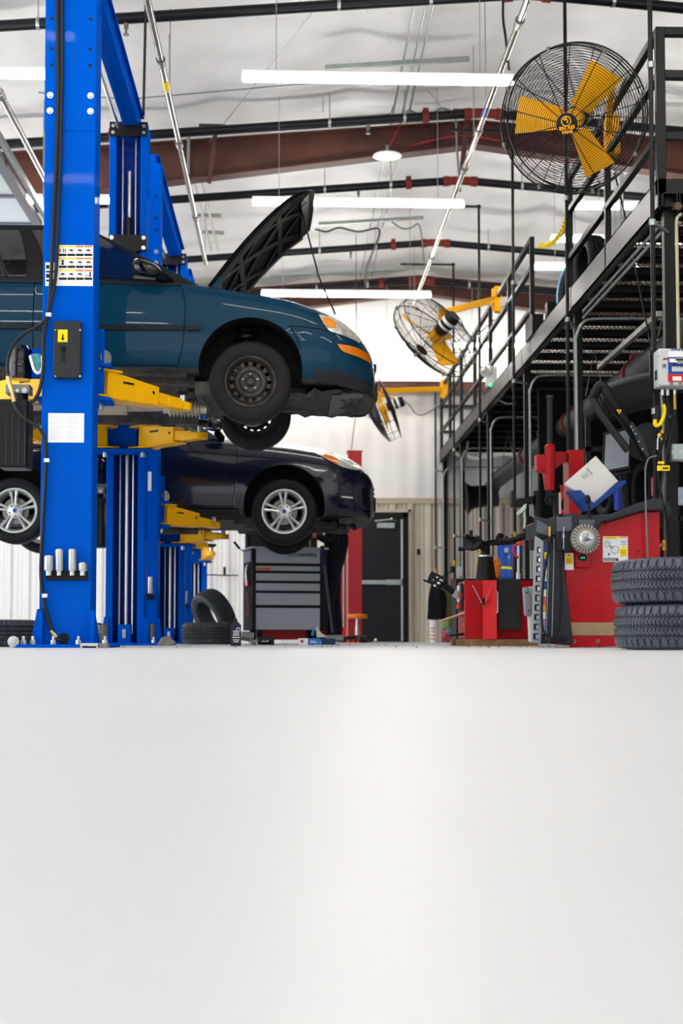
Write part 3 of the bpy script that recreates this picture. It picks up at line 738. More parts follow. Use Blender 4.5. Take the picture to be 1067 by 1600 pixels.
def finish(o, parent, ang=32):
    for p in o.data.polygons: p.use_smooth = True
    o.data.set_sharp_from_angle(angle=radians(ang)); o.parent = parent; INV[o.name] = INV[parent.name]; return o

# ---------------------------------------------------------------- teal sedan on the near lift
def build_teal():
    s = 10.2 / F; RW = .298; Yc = 11.05
    wc = at(391, 596, 10.24)
    root = thing('sedan_car', 'dark teal sedan with its hood propped open, raised on the front blue lift', 'car', (wc.x, Yc, wc.z - RW))
    lx = lambda px: (px - 391) * s
    lz = lambda py: (596 - py) * s + RW
    B = curve([(lx(-380), lz(560)), (lx(-250), lz(578)), (lx(280), lz(577)), (lx(470), lz(592)), (lx(530), lz(594)), (.78, lz(600)), (.90, lz(606)), (.95, lz(598))])
    S = curve([(lx(-380), lz(470)), (lx(-300), lz(436)), (0, lz(453)) if 0 else (lx(150), lz(437)), (lx(285), lz(442)), (lx(390), lz(457)), (lx(440), lz(465)), (lx(490), lz(480)), (lx(530), lz(496)), (.76, lz(513)), (.86, lz(528)), (.92, lz(548)), (.95, lz(575))])
    S0 = S; S = lambda x: S0(x) + .026 * min(1, max(0, (.93 - x) / .15))
    T0 = curve([(lx(-380), .06), (lx(-300), .04), (lx(300), .03), (.3, -.02), (.70, -.02), (.8, .015), (.95, .0)])
    T = lambda x: S(x) + T0(x)
    W = curve([(lx(-380), .70), (lx(-330), .80), (-2.2, .84), (.30, .84), (.50, .825), (.64, .79), (.74, .735), (.82, .645), (.88, .53), (.92, .40), (.945, .2), (.952, .06)])
    xs = list(np.linspace(lx(-380), -1.2, 16)) + list(np.linspace(-1.1, .7, 24)) + list(np.linspace(.73, .952, 16))
    body = loft(W, B, S, T, xs, 'body', [teal_m, under_m, well_m])
    sw = side_w(W, B, S)
    cut = MB()
    for xc in (0.0, -2.462):
        for sg in (-1, 1): cut.cyl((xc + .0, sg * .5, lz(577)), (xc, sg * 1.1, lz(577)), .378, n=48)
    c1 = build(cut, 'arch_cutter', [well_m])
    dl = [[(lx(283), lz(446)), (lx(288), lz(470)), (lx(288), lz(505)), (lx(284), lz(545)), (lx(276), lz(572))], [(lx(276), lz(571)), (lx(60), lz(571))], [(lx(51), lz(440)), (lx(50), lz(572))],
          [(lx(50), lz(571)), (lx(-120), lz(571)), (lx(-175), lz(500)), (lx(-180), lz(442))],
          [(lx(470), lz(545)), (lx(463), lz(524)), (lx(452), lz(508))], [(lx(452), lz(508)), (lx(500), lz(511)), (lx(512), lz(515))]]
    c2 = build(grooves(dl, sw), 'groove_cutter', [well_m])
    boolean(body, [c1]); boolean(body, [c2])
    finish(body, root)
    inside = lambda c, n: abs(n.y) > .3 and lz(570) < c.z < S(c.x) - .0 and abs(c.y) > sw(c.x, c.z) - .02
    for sg, nm in ((-1, 'near'), (1, 'far')):
        split_faces(body, lambda c, n: inside(c, n) and c.y * sg > 0 and lx(51) < c.x < lx(286 if c.z > lz(540) else 281), 'front_door', root)
        split_faces(body, lambda c, n: inside(c, n) and c.y * sg > 0 and lx(-178) < c.x < lx(50), 'rear_door', root)
    split_faces(body, lambda c, n: (c.x > lx(452) and c.z < lz(509) + .0 and c.x > .30) and c.z > 0 and (c.x > lx(470) or c.z > lz(545)) and n.z < .9, 'bumper', root)
    L = dict(local=True)
    # lower black band of the bumper and underside
    m = MB()
    xsn = [x for x in xs if x > lx(478)]
    for sg in (-1, 1):
        m.grid([[V((x, sg * (sw(x, B(x) + f * .09) + .004), B(x) + f * .085 - .004)) for x in xsn] for f in (0, .33, .66, 1)])
    build(m, 'lower_bumper_strip', M('weathered_black_trim', '23272c', .6, var=.2), root, **L)
    # engine bay floor and bay rim seen under the open hood
    # greenhouse
    zb = lambda x: S(x); rz = lz(596) + (998 - 349) * 10.48 / F - (998 - 596) * 10.24 / F
    rz = (998 - 340) * 10.48 / F + .058 - (wc.z - RW)
    g = [(-2.85, -2.55, 0), (-2.75, -2.2, 0)]
    xb0, xb1 = lx(-270), lx(312)       # base of rear glass / windscreen
    xt0, xt1 = lx(-150), lx(118)       # roof edges
    def gp(u, v, sg):                  # u along 0..1, v up 0..1
        xb = xb0 + (xb1 - xb0) * u; xt = xt0 + (xt1 - xt0) * u
        x = xb + (xt - xb) * v; wb = .745; wt = .56
        y = wb + (wt - wb) * (v**1.15); z = S(xb) - .01 + (rz - .035 - S(xb) + .01) * v
        return V((x, sg * y, z))
    us = [i / 20 for i in range(21)]; vs_ = [0, .2, .4, .6, .8, .93, 1]
    rows = []
    for u in us:
        r = [gp(u, v, -1) for v in vs_]
        top = gp(u, 1, -1); cr = .035 * (1 - (2 * u - 1)**4)
        r += [V((top.x, -.42, top.z + .02 + cr * .6)), V((top.x, 0, top.z + .028 + cr)), V((top.x, .42, top.z + .02 + cr * .6))]
        r += [gp(u, v, 1) for v in vs_[::-1]]
        rows.append(r)
    m = MB().grid(rows); C = len(rows[0]); m.add(rows[0], [tuple(range(C))]); m.add(rows[-1], [tuple(range(C))[::-1]])
    build(m, 'roof_and_pillars', teal_m, root, smooth=40, **L)
    def pane(u0, u1, v0, v1, sg, nm, mat, off=.005, ub=None, ut=None, bend=0):
        """quad between two u at the bottom and two at the top, lying on the side surface"""
        rows = []
        for j in range(7):
            v = v0 + (v1 - v0) * j / 6; f = j / 6; r = []
            for i in range(9):
                a = (ub[0] if ub else u0) * (1 - f) + (ut[0] if ut else u0) * f; b = (ub[1] if ub else u1) * (1 - f) + (ut[1] if ut else u1) * f
                p = gp(a + (b - a) * i / 8, v, sg); p.y += sg * off; r.append(p)
            rows.append(r)
        back = [[p - V((0, sg * .004, 0)) for p in r] for r in rows]
        mm = MB().grid(rows).grid(back)
        return build(mm, nm, mat, root, smooth=60, **L)
    U = lambda px: (lx(px) - xb0) / (xb1 - xb0)
    for sg in (-1, 1):
        pane(0, 1, -.0, .985, sg, 'window_surround', trimk_m, .003, (.06, .985), (.03, .99))
        pane(0, 1, .05, .90, sg, 'front_door_glass', glass_m, .008, (U(70), U(272)), (.665, .972))
        pane(0, 1, .05, .90, sg, 'rear_door_glass', glass_m, .008, (U(-120), U(37)), (.12, .595))
    pw = MB()
    for u, off, nm in ((1, .006, 'windscreen'), (0, -.006, 'rear_window')):
        mm = MB().grid([[V((gp(u, v, -1).x + off, y * (abs(gp(u, v, -1).y) - .06), gp(u, v, -1).z)) for y in (-1, -.5, 0, .5, 1)] for v in (.06, .5, .94)])
        mm.grid([[V((gp(u, v, -1).x + off * .3, y * (abs(gp(u, v, -1).y) - .06), gp(u, v, -1).z)) for y in (-1, -.5, 0, .5, 1)] for v in (.06, .5, .94)])
        build(mm, nm, glass_m, root, smooth=60, **L)
    # chrome-dark belt strip, body moulding
    for sg in (-1, 1):
        mm = MB()
        for xa, xb in ((lx(-170), lx(49)), (lx(53), lx(286)), (lx(290), lx(312))):
            za, zb_ = lz(514), lz(513)
            mm.bar((xa, sg * (sw(xa, za) + .006), za), (xb, sg * (sw(xb, zb_) + .006), zb_), .016, .036)
        build(mm, 'side_moulding', trimk_m, root, bev=.004, **L)
        mm = MB().bar((lx(-175), sg * .80, lz(437)), (lx(282), sg * .79, lz(441)), .012, .02)
        build(mm, 'belt_moulding', trimk_m, root, bev=.003, **L)
        mm = MB(); mm.box((lx(75), sg * .835 - .012, lz(480)), (lx(100), sg * .835 + .02, lz(474))); build(mm, 'door_handle', trimk_m, root, bev=.004, **L)
        # mirror
        c = V((lx(236), sg * .90, lz(420)))
        mm = MB(); rows = []
        for i in range(9):
            f = i / 8; a = -1 + 2 * f; k = sqrt(max(0, 1 - a * a * .96))
            x0 = lx(206) + (lx(252) - lx(206)) * f
            hh = .075 * (1.0 - .35 * f) * (k**.6); zz = lz(417) - .05 * f
            rows.append([V((x0, sg * .90 + .075 * k * cos(b), zz + hh * sin(b))) for b in [2 * pi * q / 12 for q in range(12)]])
        mm.grid(rows, True).add(rows[0], [tuple(range(12))]).add(rows[-1], [tuple(range(12))])
        mm.bar((lx(245), sg * .86, lz(428)), (lx(262), sg * .74, lz(437)), .06, .05)
        build(mm, 'door_mirror', blkg_m, root, smooth=50, **L)
        # lamps wrap round the corner: strips following the plan curve
        def wrap(poly_fn, x0, x1, nm, mat, off):
            n = 10; A, Bq = [], []
            for i in range(n + 1):
                x = x0 + (x1 - x0) * i / n; zlo, zhi = poly_fn(x)
                col = []
                for k in range(4):
                    z = zlo + (zhi - zlo) * k / 3; col.append(V((x + off * .4, sg * (sw(x, z) + off), z)))
                A.append(col)
            build(MB().grid(A), nm, mat, root, smooth=50, **L)
        zt = curve([(lx(499), lz(487)), (lx(522), lz(490)), (.70, lz(500)), (.80, lz(517))])
        zl = curve([(lx(499), lz(489)), (lx(508), lz(506)), (lx(516), lz(514)), (.68, lz(520)), (.80, lz(527))])
        wrap(lambda x: (zl(x), zt(x)), lx(499), .80, 'headlight', lamp_m, .008)
        zt2 = curve([(lx(504), lz(492)), (lx(516), lz(493)), (lx(526), lz(501))]); zl2 = curve([(lx(504), lz(497)), (lx(513), lz(508)), (lx(526), lz(508))])
        wrap(lambda x: (zl2(x), zt2(x)), lx(504), lx(526), 'turn_signal', amber_m, .014)
        zt3 = curve([(lx(528), lz(534.5)), (lx(555), lz(536)), (.885, lz(541))]); zl3 = curve([(lx(528), lz(536)), (lx(536), lz(546)), (.885, lz(554))])
        wrap(lambda x: (zl3(x), zt3(x)), lx(528), .885, 'side_marker', amberd_m, .01)
    # nose: grille bar and licence bracket
    build(MB().box((.925, -.18, lz(552)), (.956, .18, lz(540))).box((.93, -.16, lz(600)), (.965, .16, lz(572))), 'grille', trimk_m, root, bev=.004, **L)
    build(MB().tube([(.90, -.44, lz(560)), (.915, -.43, lz(575)), (.905, -.43, lz(598))], .006, 6), 'plate_bracket', trimk_m, root, **L)
    # hood: curved panel leaning back on its hinges
    hx, hz = lx(322), lz(445) + .035
    A = radians(47.5); ca, sa = cos(A), sin(A)
    n, q = 14, 18
    top, bot = [], []
    for i in range(n + 1):
        u = i / n; ra, rb = [], []
        for j in range(q + 1):
            v = -1 + 2 * j / q
            hw = .70 - .03 * u - .02 * max(0, u - .7)
            if u > .82: hw -= .14 * ((u - .82) / .18)**2.2
            ln = (1.175 - .085 * abs(v)**2.4) * u
            bow = .045 * (1 - v * v) * (.4 + .6 * u) + .05 * sin(pi * u) * .8 - .22 * max(0, u - .78)**1.2
            x = ln * ca - bow * sa; z = ln * sa + bow * ca
            p = V((hx + x, v * hw, hz + z)); ra.append(p)
            rb.append(p + V((sa, 0, -ca)) * (.03 if 0 < i < n and 0 < j < q else .006))
        top.append(ra); bot.append(rb)
    hood = build(MB().grid(top), 'hood', teal_m, root, smooth=50, **L)
    build(MB().grid(bot), 'hood_liner', M('black_insulation', '1a1a1a', .75, var=.3, vs=9, bump=.3, bs=30), hood, smooth=50, **L)
    rb_ = MB()
    def hp(u, v, d): 
        i = u * n; j = (v + 1) / 2 * q; i0 = min(int(i), n - 1); j0 = min(int(j), q - 1); fi, fj = i - i0, j - j0
        p = (bot[i0][j0] * (1 - fi) + bot[i0 + 1][j0] * fi) * (1 - fj) + (bot[i0][j0 + 1] * (1 - fi) + bot[i0 + 1][j0 + 1] * fi) * fj
        return p + V((sa, 0, -ca)) * d
    for (u0, v0, u1, v1, wd) in ((.06, -.85, .9, -.85, .09), (.06, .85, .9, .85, .09), (.9, -.8, .9, .8, .08), (.06, -.85, .06, .85, .08), (.12, -.8, .5, 0, .07), (.5, 0, .12, .8, .07), (.5, 0, .9, -.8, .07), (.5, 0, .9, .8, .07), (.12, 0, .55, -.85, .05), (.12, 0, .55, .85, .05), (.88, 0, .5, -.85, .05), (.88, 0, .5, .85, .05), (.3, -.85, .3, .85, .05), (.68, -.85, .68, .85, .05)):
        k = 8
        for a in range(k):
            f0, f1 = a / k, (a + 1) / k
            rb_.bar(hp(u0 + (u1 - u0) * f0, v0 + (v1 - v0) * f0, .008), hp(u0 + (u1 - u0) * f1, v0 + (v1 - v0) * f1, .008), wd, .02, (sa, 0, -ca))
    build(rb_, 'hood_ribs', trimk_m, hood, bev=.006, **L)
    prop = MB().tube([V(hp(.9, -.5, .03)), hp(.84, -.6, .05), V((lx(500), -.66, lz(420))), V((lx(526), -.70, lz(482)))], .006, 8)
    build(prop, 'prop_rod', blkm_m, root, **L)
    for sg in (-1, 1):
        build(MB().bar((hx - .02, sg * .64, hz - .06), (hx + .1, sg * .64, hz + .08), .02, .05), 'hood_hinge', teal_m, root, **L)
    build(MB().bar((hx - .1, -.7, hz - .02), (hx - .1, .7, hz - .02), .12, .03), 'cowl', trimk_m, root, **L)
    # wheels hang low on their struts
    for x in (0, -2.462):
        for sg in (-1, 1):
            steel_wheel(root, (x, sg * .735 + (0 if sg < 0 else -.02), RW), RW, .185, .178, (0, sg, 0))
    for sg in (-1, 1):
        m = MB(); c = V((-.02, sg * .56, RW))
        m.tube([c + V((0, 0, .1)), c + V((-.05, -sg * .03, .75))], .028, 10)
        m.cyl(c + V((-.015, 0, .36)), c + V((-.017, 0, .38)), .085, n=20)
        for k in range(4):
            m.ring(c + V((-.02 - .005 * k, 0, .42 + .055 * k)), (0.1, 0, 1), .075, .012, 20, 6)
        build(m, 'strut', dsteel_m if 0 else blkm_m, root, **L)
        build(MB().lathe([(.0, .02), (.05, .02), (.12, .03), (.12, -.0), (0, -.02)], c + V((0, sg * .04, 0)), (0, sg, 0), 24), 'brake_disc', dsteel_m, root, **L)
    # underside: exhaust, subframe, torn splash shield
    zu = lz(577)
    m = MB().tube([(lx(-300), .1, zu - .14), (lx(130), -.12, zu - .16)], .035, 12).cyl((lx(120), -.12, zu - .165), (lx(181), -.12, zu - .165), .065, n=16).tube([(lx(176), -.12, zu - .16), (lx(240), -.1, zu - .15)], .045, 12)
    build(m, 'exhaust_pipe', M('exhaust_steel', 'b0a494', .5, metal=.4, var=.3, vs=8), root, **L)
    m = MB()
    for k in range(9): m.lathe([(.05, -.012), (.075, 0), (.05, .012)], (lx(252) + .028 * k, -.08 + .004 * k, zu - .165), (1, 0, 0), 18)
    m.cyl((lx(240), -.09, zu - .165), (lx(312), -.05, zu - .16), .045, n=14)
    build(m, 'flex_pipe', M('flex_steel', 'd0c8b8', .4, metal=.5, var=.3, vs=20), root, **L)
    m = MB()
    m.box((lx(-250), -.55, zu - .06), (lx(300), -.35, zu + .02)).box((lx(-250), .35, zu - .06), (lx(300), .55, zu + .02)).box((lx(-250), -.7, zu - .02), (lx(290), .7, zu + .02))
    m.bar((lx(-250), .62, zu - .14), (lx(290), .62, zu - .14), .06, .10)
    m.bar((lx(318), -.62, zu - .1), (lx(318), .62, zu - .1), .16, .09).bar((lx(318), -.45, zu - .06), (lx(480), -.40, zu - .06), .08, .1).bar((lx(318), .45, zu - .06), (lx(480), .40, zu - .06), .08, .1)
    m.bar((lx(330), -.35, zu - .12), (-.0, -.62, RW - .06), .08, .035).bar((lx(330), .35, zu - .12), (0, .62, RW - .06), .08, .035)
    m.tube([(lx(310), -.45, zu - .16), (lx(322), -.2, zu - .2), (lx(322), .2, zu - .2), (lx(310), .45, zu - .16)], .014, 8)
    build(m, 'subframe', under_m, root, bev=.008, **L)
    random.seed(3)
    rows = []
    for i in range(13):
        x = lx(420) + (lx(566) - lx(420)) * i / 12; r = []
        for j in range(11):
            y = -.66 + 1.3 * j / 10
            r.append(V((x, y * (1 - .25 * max(0, i - 9) / 3), B(x) - .035 + .008 * sin(i * 1.7 + j * 2.1) - .01 * cos(i * .8) * (j < 4) - (.05 if j < 3 and i < 6 else 0) + .012 * random.uniform(-1, 1))))
        rows.append(r)
    m = MB().grid(rows).grid([[p + V((0, 0, .006)) for p in r] for r in rows])
    build(m, 'splash_shield', M('torn_black_shield', '2a2b2e', .45, var=.4, vs=10), root, smooth=25, **L)
    m = MB()
    for k in range(5): m.box((lx(538), -.58 + .02 * k, B(.7) - .06 + .012 * k), (lx(572) - .012 * k, -.48 + .1 * k, B(.7) - .05 + .012 * k))
    rows = []
    for a in range(9):
        f = a / 8
        rows.append([V((.60 + .30 * sin(f * pi / 2) * 1.0, -.5 + 1.0 * j / 8, B(.75) - .03 + .05 * (1 - cos(f * pi / 2)))) for j in range(9)])
    m.grid(rows)
    build(m, 'lower_grille', M('grey_lower_grille', '55585c', .5), root, smooth=40, **L)
    return root
teal = build_teal()

# ---------------------------------------------------------------- dark hatchback on the second lift
def build_navy():
    Y0 = 14.0; s = Y0 / F; RW = .327; Yc = 14.92
    wc = at(444, 799, 14.05)
    root = thing('hatchback_car', 'glossy black hatchback with silver alloy wheels, raised on the second blue lift', 'car', (wc.x, Yc, wc.z - RW))
    lx = lambda px: (px - 444) * s
    lz = lambda py: (799 - py) * s + RW
    B = curve([(lx(-130), lz(780)), (lx(0), lz(806)), (lx(380), lz(806)), (lx(505), lz(803)), (lx(560), lz(806)), (.86, lz(808)), (.93, lz(800))])
    S = curve([(lx(-130), .95), (lx(-80), 1.13), (lx(100), 1.105), (lx(300), 1.055), (lx(345), 1.03), (-.25, 1.0), (.07, .965), (.35, .922), (.6, .865), (.74, .80), (.83, .735), (.90, .66), (.936, .60)])
    T0 = curve([(lx(-130), .05), (lx(330), .08), (.07, .115), (.364, .11), (.63, .09), (.8, .09), (.89, .06), (.936, .02)])
    T = lambda x: S(x) + T0(x)
    W = curve([(lx(-130), .70), (lx(-90), .84), (-2.4, .91), (.35, .91), (.52, .895), (.66, .855), (.76, .79), (.83, .71), (.88, .60), (.91, .46), (.93, .25), (.936, .08)])
    xs = list(np.linspace(lx(-130), -1.2, 16)) + list(np.linspace(-1.1, .66, 24)) + list(np.linspace(.70, .936, 16))
    body = loft(W, B, S, T, xs, 'body', [navy_m, under_m, well_m])
    sw = side_w(W, B, S)
    cut = MB()
    for xc in (0.0, -2.65):
        for sg in (-1, 1): cut.cyl((xc, sg * .55, lz(789)), (xc, sg * 1.2, lz(789)), .402, n=48)
    c1 = build(cut, 'arch_cutter', [well_m])
    dl = [[(lx(369), lz(700)), (lx(369), lz(740)), (lx(365), lz(770)), (lx(363), lz(793))], [(lx(363), lz(792)), (lx(190), lz(792))], [(lx(190), lz(688)), (lx(190), lz(793))], [(lx(190), lz(792)), (lx(60), lz(792)), (lx(30), lz(740)), (lx(20), lz(690))],
          [(lx(508), lz(795)), (lx(505), lz(770)), (lx(498), lz(745)), (lx(508), lz(738))]]
    c2 = build(grooves(dl, sw), 'groove_cutter', [well_m])
    boolean(body, [c1]); boolean(body, [c2]); finish(body, root)
    ins = lambda c, n: abs(n.y) > .3 and lz(791) < c.z < S(c.x) and abs(c.y) > sw(c.x, c.z) - .02
    for sg in (-1, 1):
        split_faces(body, lambda c, n: ins(c, n) and c.y * sg > 0 and lx(191) < c.x < lx(366), 'front_door', root)
        split_faces(body, lambda c, n: ins(c, n) and c.y * sg > 0 and lx(25) < c.x < lx(190), 'rear_door', root)
    split_faces(body, lambda c, n: c.x > lx(499) and c.z < lz(740) and (c.x > lx(507) or c.z > lz(770)) and n.z < .8, 'bumper', root)
    L = dict(local=True)
    rz = S(lx(100)) + .52
    xb0, xb1 = lx(-110), lx(352); xt0, xt1 = lx(-20), lx(215)
    def gp(u, v, sg):
        xb = xb0 + (xb1 - xb0) * u; xt = xt0 + (xt1 - xt0) * u
        x = xb + (xt - xb) * v; y = .80 + (.60 - .80) * v**1.15; z = S(xb) - .01 + (rz - .03 - S(xb)) * v
        return V((x, sg * y, z))
    rows = []; vs_ = [0, .2, .4, .6, .8, .93, 1]
    for i in range(21):
        u = i / 20; r = [gp(u, v, -1) for v in vs_]; top = gp(u, 1, -1); cr = .04 * (1 - (2 * u - 1)**4)
        r += [V((top.x, -.4, top.z + .02 + cr * .6)), V((top.x, 0, top.z + .03 + cr)), V((top.x, .4, top.z + .02 + cr * .6))] + [gp(u, v, 1) for v in vs_[::-1]]
        rows.append(r)
    C = len(rows[0]); m = MB().grid(rows).add(rows[0], [tuple(range(C))]).add(rows[-1], [tuple(range(C))[::-1]])
    build(m, 'roof_and_pillars', navy_m, root, smooth=40, **L)
    for sg in (-1, 1):
        for ub, ut, nm in (((.56, .95), (.50, .95), 'front_door_glass'), ((.12, .53), (.1, .47), 'rear_door_glass')):
            rows = []
            for j in range(6):
                f = j / 5; r = []
                for i in range(9):
                    a = ub[0] * (1 - f) + ut[0] * f; b = ub[1] * (1 - f) + ut[1] * f
                    p = gp(a + (b - a) * i / 8, .05 + .85 * f, sg); p.y += sg * .006; r.append(p)
                rows.append(r)
            build(MB().grid(rows).grid([[p - V((0, sg * .004, 0)) for p in r] for r in rows]), nm, glass_m, root, smooth=60, **L)
        # mirror with pale lower lens
        rows = []
        for i in range(9):
            f = i / 8; a = -1 + 2 * f; k = sqrt(max(0, 1 - a * a * .96)); x0 = lx(318) + (lx(348) - lx(318)) * f
            rows.append([V((x0, sg * 1.0 + .08 * k * cos(b), lz(664) - .02 * f + .065 * k**.6 * sin(b))) for b in [2 * pi * q / 12 for q in range(12)]])
        m = MB().grid(rows, True).add(rows[0], [tuple(range(12))]).add(rows[-1], [tuple(range(12))]).bar((lx(338), sg * .95, lz(676)), (lx(346), sg * .82, lz(684)), .05, .05)
        mir = build(m, 'door_mirror', blkg_m, root, smooth=50, **L)
        build(MB().box((lx(321), sg * 1.0 - .055, lz(673)), (lx(344), sg * 1.0 + .055, lz(671))), 'mirror_lens', lamp_m, mir, bev=.004, **L)
        build(MB().box((lx(205), sg * .905 - .01, lz(716)), (lx(232), sg * .905 + .025, lz(711))), 'door_handle', navy_m, root, bev=.005, **L)
        # swept headlight on the corner
        zt = curve([(.247, .948), (.418, .942), (.615, .89), (.72, .838), (.80, .785)])
        zl = curve([(.247, .944), (.40, .852), (.50, .80), (.615, .757), (.72, .745), (.80, .766)])
        A = []
        for i in range(13):
            x = .247 + (.80 - .247) * i / 12
            lo, hi = zl(x), zt(x); col = []
            for k in range(5):
                z = lo + (hi - lo) * k / 4; zz = min(z, S(x)); w_ = sw(x, zz)
                if z > S(x): w_ = W(x) * (.87 - .32 * min(1, (z - S(x)) / max(.01, .72 * T0(x))))
                col.append(V((x + .004, sg * (w_ + .008), z + .004)))
            A.append(col)
        build(MB().grid(A), 'headlight', lamp_m, root, smooth=50, label='clear swept back headlight', **L)
        Aa = [[p + V((.002, sg * .004, .002)) for p in c[0:3]] for c in A[3:7]]
        build(MB().grid(Aa), 'turn_signal', amberd_m, root, smooth=50, **L)
        # fog lamp recess and corner intake slats
        x = lx(543); build(MB().bar((lx(530), sg * (sw(lx(530), lz(774)) + .004), lz(773)), (lx(555), sg * (sw(lx(555), lz(776)) + .004), lz(776)), .012, .05), 'fog_lamp_bezel', blkg_m, root, bev=.006, **L)
        build(MB().bar((lx(534), sg * (sw(lx(534), lz(776)) + .012), lz(776)), (lx(552), sg * (sw(lx(552), lz(777)) + .012), lz(777)), .008, .014), 'fog_lamp_trim', alloy_m, root, **L)
        m = MB()
        for k in range(6):
            z = lz(757 + 7 * k); xa, xb = .84 + .0 * k - .02 * k / 5, .915
            m.bar((xa, sg * (sw(xa, z) + .008), z), (xb, sg * (sw(xb, z) + .008), z), .02, .012)
        build(m, 'corner_grille', trimk_m, root, **L)
    build(MB().box((.925, -.3, lz(790)), (.945, .3, lz(768))), 'grille', trimk_m, root, **L)
    for x in (0, -2.65):
        for sg in (-1, 1): alloy_wheel(root, (x, sg * .78, RW), RW, .215, .212, (0, sg, 0), 1.5 if sg < 0 else 1.2)
    zu = lz(806)
    m = MB().box((lx(-50), -.7, zu - .03), (lx(370), .7, zu + .02)).bar((lx(380), -.65, zu - .03), (lx(380), .65, zu - .03), .2, .08).bar((lx(380), -.4, zu - .04), (.7, -.38, zu - .02), .1, .1).bar((lx(380), .4, zu - .04), (.7, .38, zu - .02), .1, .1).bar((.62, -.7, zu - .03), (.62, .7, zu - .03), .14, .06).bar((-.2, -.4, zu - .05), (0, -.7, RW - .05), .1, .04).bar((-.2, .4, zu - .05), (0, .7, RW - .05), .1, .04)
    m.tube([(lx(-40), .1, zu - .08), (lx(300), .05, zu - .08)], .04)
    build(m, 'subframe', under_m, root, bev=.006, **L)
    for sg in (-1, 1): build(MB().box((lx(80), sg * .9 - .04, lz(808)), (lx(372), sg * .9 + .0, lz(797))), 'rocker_cover', trimk_m, root, bev=.01, **L)
    m = MB(); random.seed(5)
    for k in range(9):
        a = V((lx(505) + .035 * k, -.7 + .08 * (k % 3), zu - .03)); m.bar(a, a + V((random.uniform(-.04, .1), random.uniform(-.1, .2), random.uniform(-.08, .02))), .05, .03)
    build(m, 'splash_shield', trimk_m, root, **L)
    return root
navy = build_navy()
# ================================================================ two post lifts
def channel(X, Ya, Yb, z0, z1, open_dir, hw=.1675, t=.014, lip=.062):
    """a C section column: web on the closed side, two flanges, two lips on the open side"""
    m = MB(); yw, yo = (Ya, Yb) if open_dir > 0 else (Yb, Ya); s = open_dir
    pl = [(X - hw, yw), (X + hw, yw), (X + hw, yo), (X + hw - lip, yo), (X + hw - lip, yo - s * t), (X + hw - t, yo - s * t), (X + hw - t, yw + s * t), (X - hw + t, yw + s * t), (X - hw + t, yo - s * t), (X - hw + lip, yo - s * t), (X - hw + lip, yo), (X - hw, yo)]
    return m.prism([(x, y, z0) for x, y in pl], (0, 0, z1 - z0))
def lift_arm(root, p0, p1, h=.19):
    p0, p1 = V(p0), V(p1); d = (p1 - p0); Ln = d.length; u = d / Ln
    m = MB()
    m.bar(p0, p0 + u * Ln * .62 + V((0, 0, -.02)), .13, h, (0, 0, 1), .12, h * .72)
    m.bar(p0 + V((0, 0, -h * .5)), p0 + u * Ln * .66 + V((0, 0, -h * .43)), .17, .012, (0, 0, 1), .15, .012)
    m.bar(p0 - u * .1 + V((0, 0, h * .48)), p0 + u * .12 + V((0, 0, h * .5)), .17, .016).bar(p0 - u * .1 - V((0, 0, h * .48)), p0 + u * .1 - V((0, 0, h * .5)), .2, .016)
    a = build(m, 'lift_arm', yel_m, root, bev=.006)
    m = MB().bar(p0 + u * Ln * .4 - V((0, 0, .02)), p1 - u * .06 - V((0, 0, .035)), .10, h * .5, (0, 0, 1), .09, h * .36)
    m.bar(p1 - u * .2 - V((0, 0, .045)), p1 + u * .0 - V((0, 0, .045)), .1, .06).cyl(p1 - V((0, 0, .075)), p1 - V((0, 0, .02)), .062, n=20)
    build(m, 'arm_extension', yel_m, a, bev=.005)
    _, sd, tt = basis(u)
    m = MB()
    for s in (-1, 1):
        q = p0 + u * .14 + sd * s * .0665 + V((0, 0, .03)); m.bar(q, q + u * .1, .001, .014)
        q = p0 + u * Ln * .55 + sd * s * .061 + V((0, 0, -.0)); m.cyl(q - sd * s * .002, q + sd * s * .001, .012, n=12)
    build(m, 'arm_marking', ink_m, a, smooth=0)
    m = MB().cyl(p1 - V((0, 0, .03)), p1 + V((0, 0, .045)), .024, n=14); build(m, 'pad_stem', steel_m, a)
    m = MB().lathe([(0, .035), (.03, .035), (.06, .05), (.07, .055), (.07, .08), (.062, .085), (0, .085)], p1, (0, 0, 1), 24)
    build(m, 'lift_pad', blk_m, a, label='round black rubber lift pad')
    return a
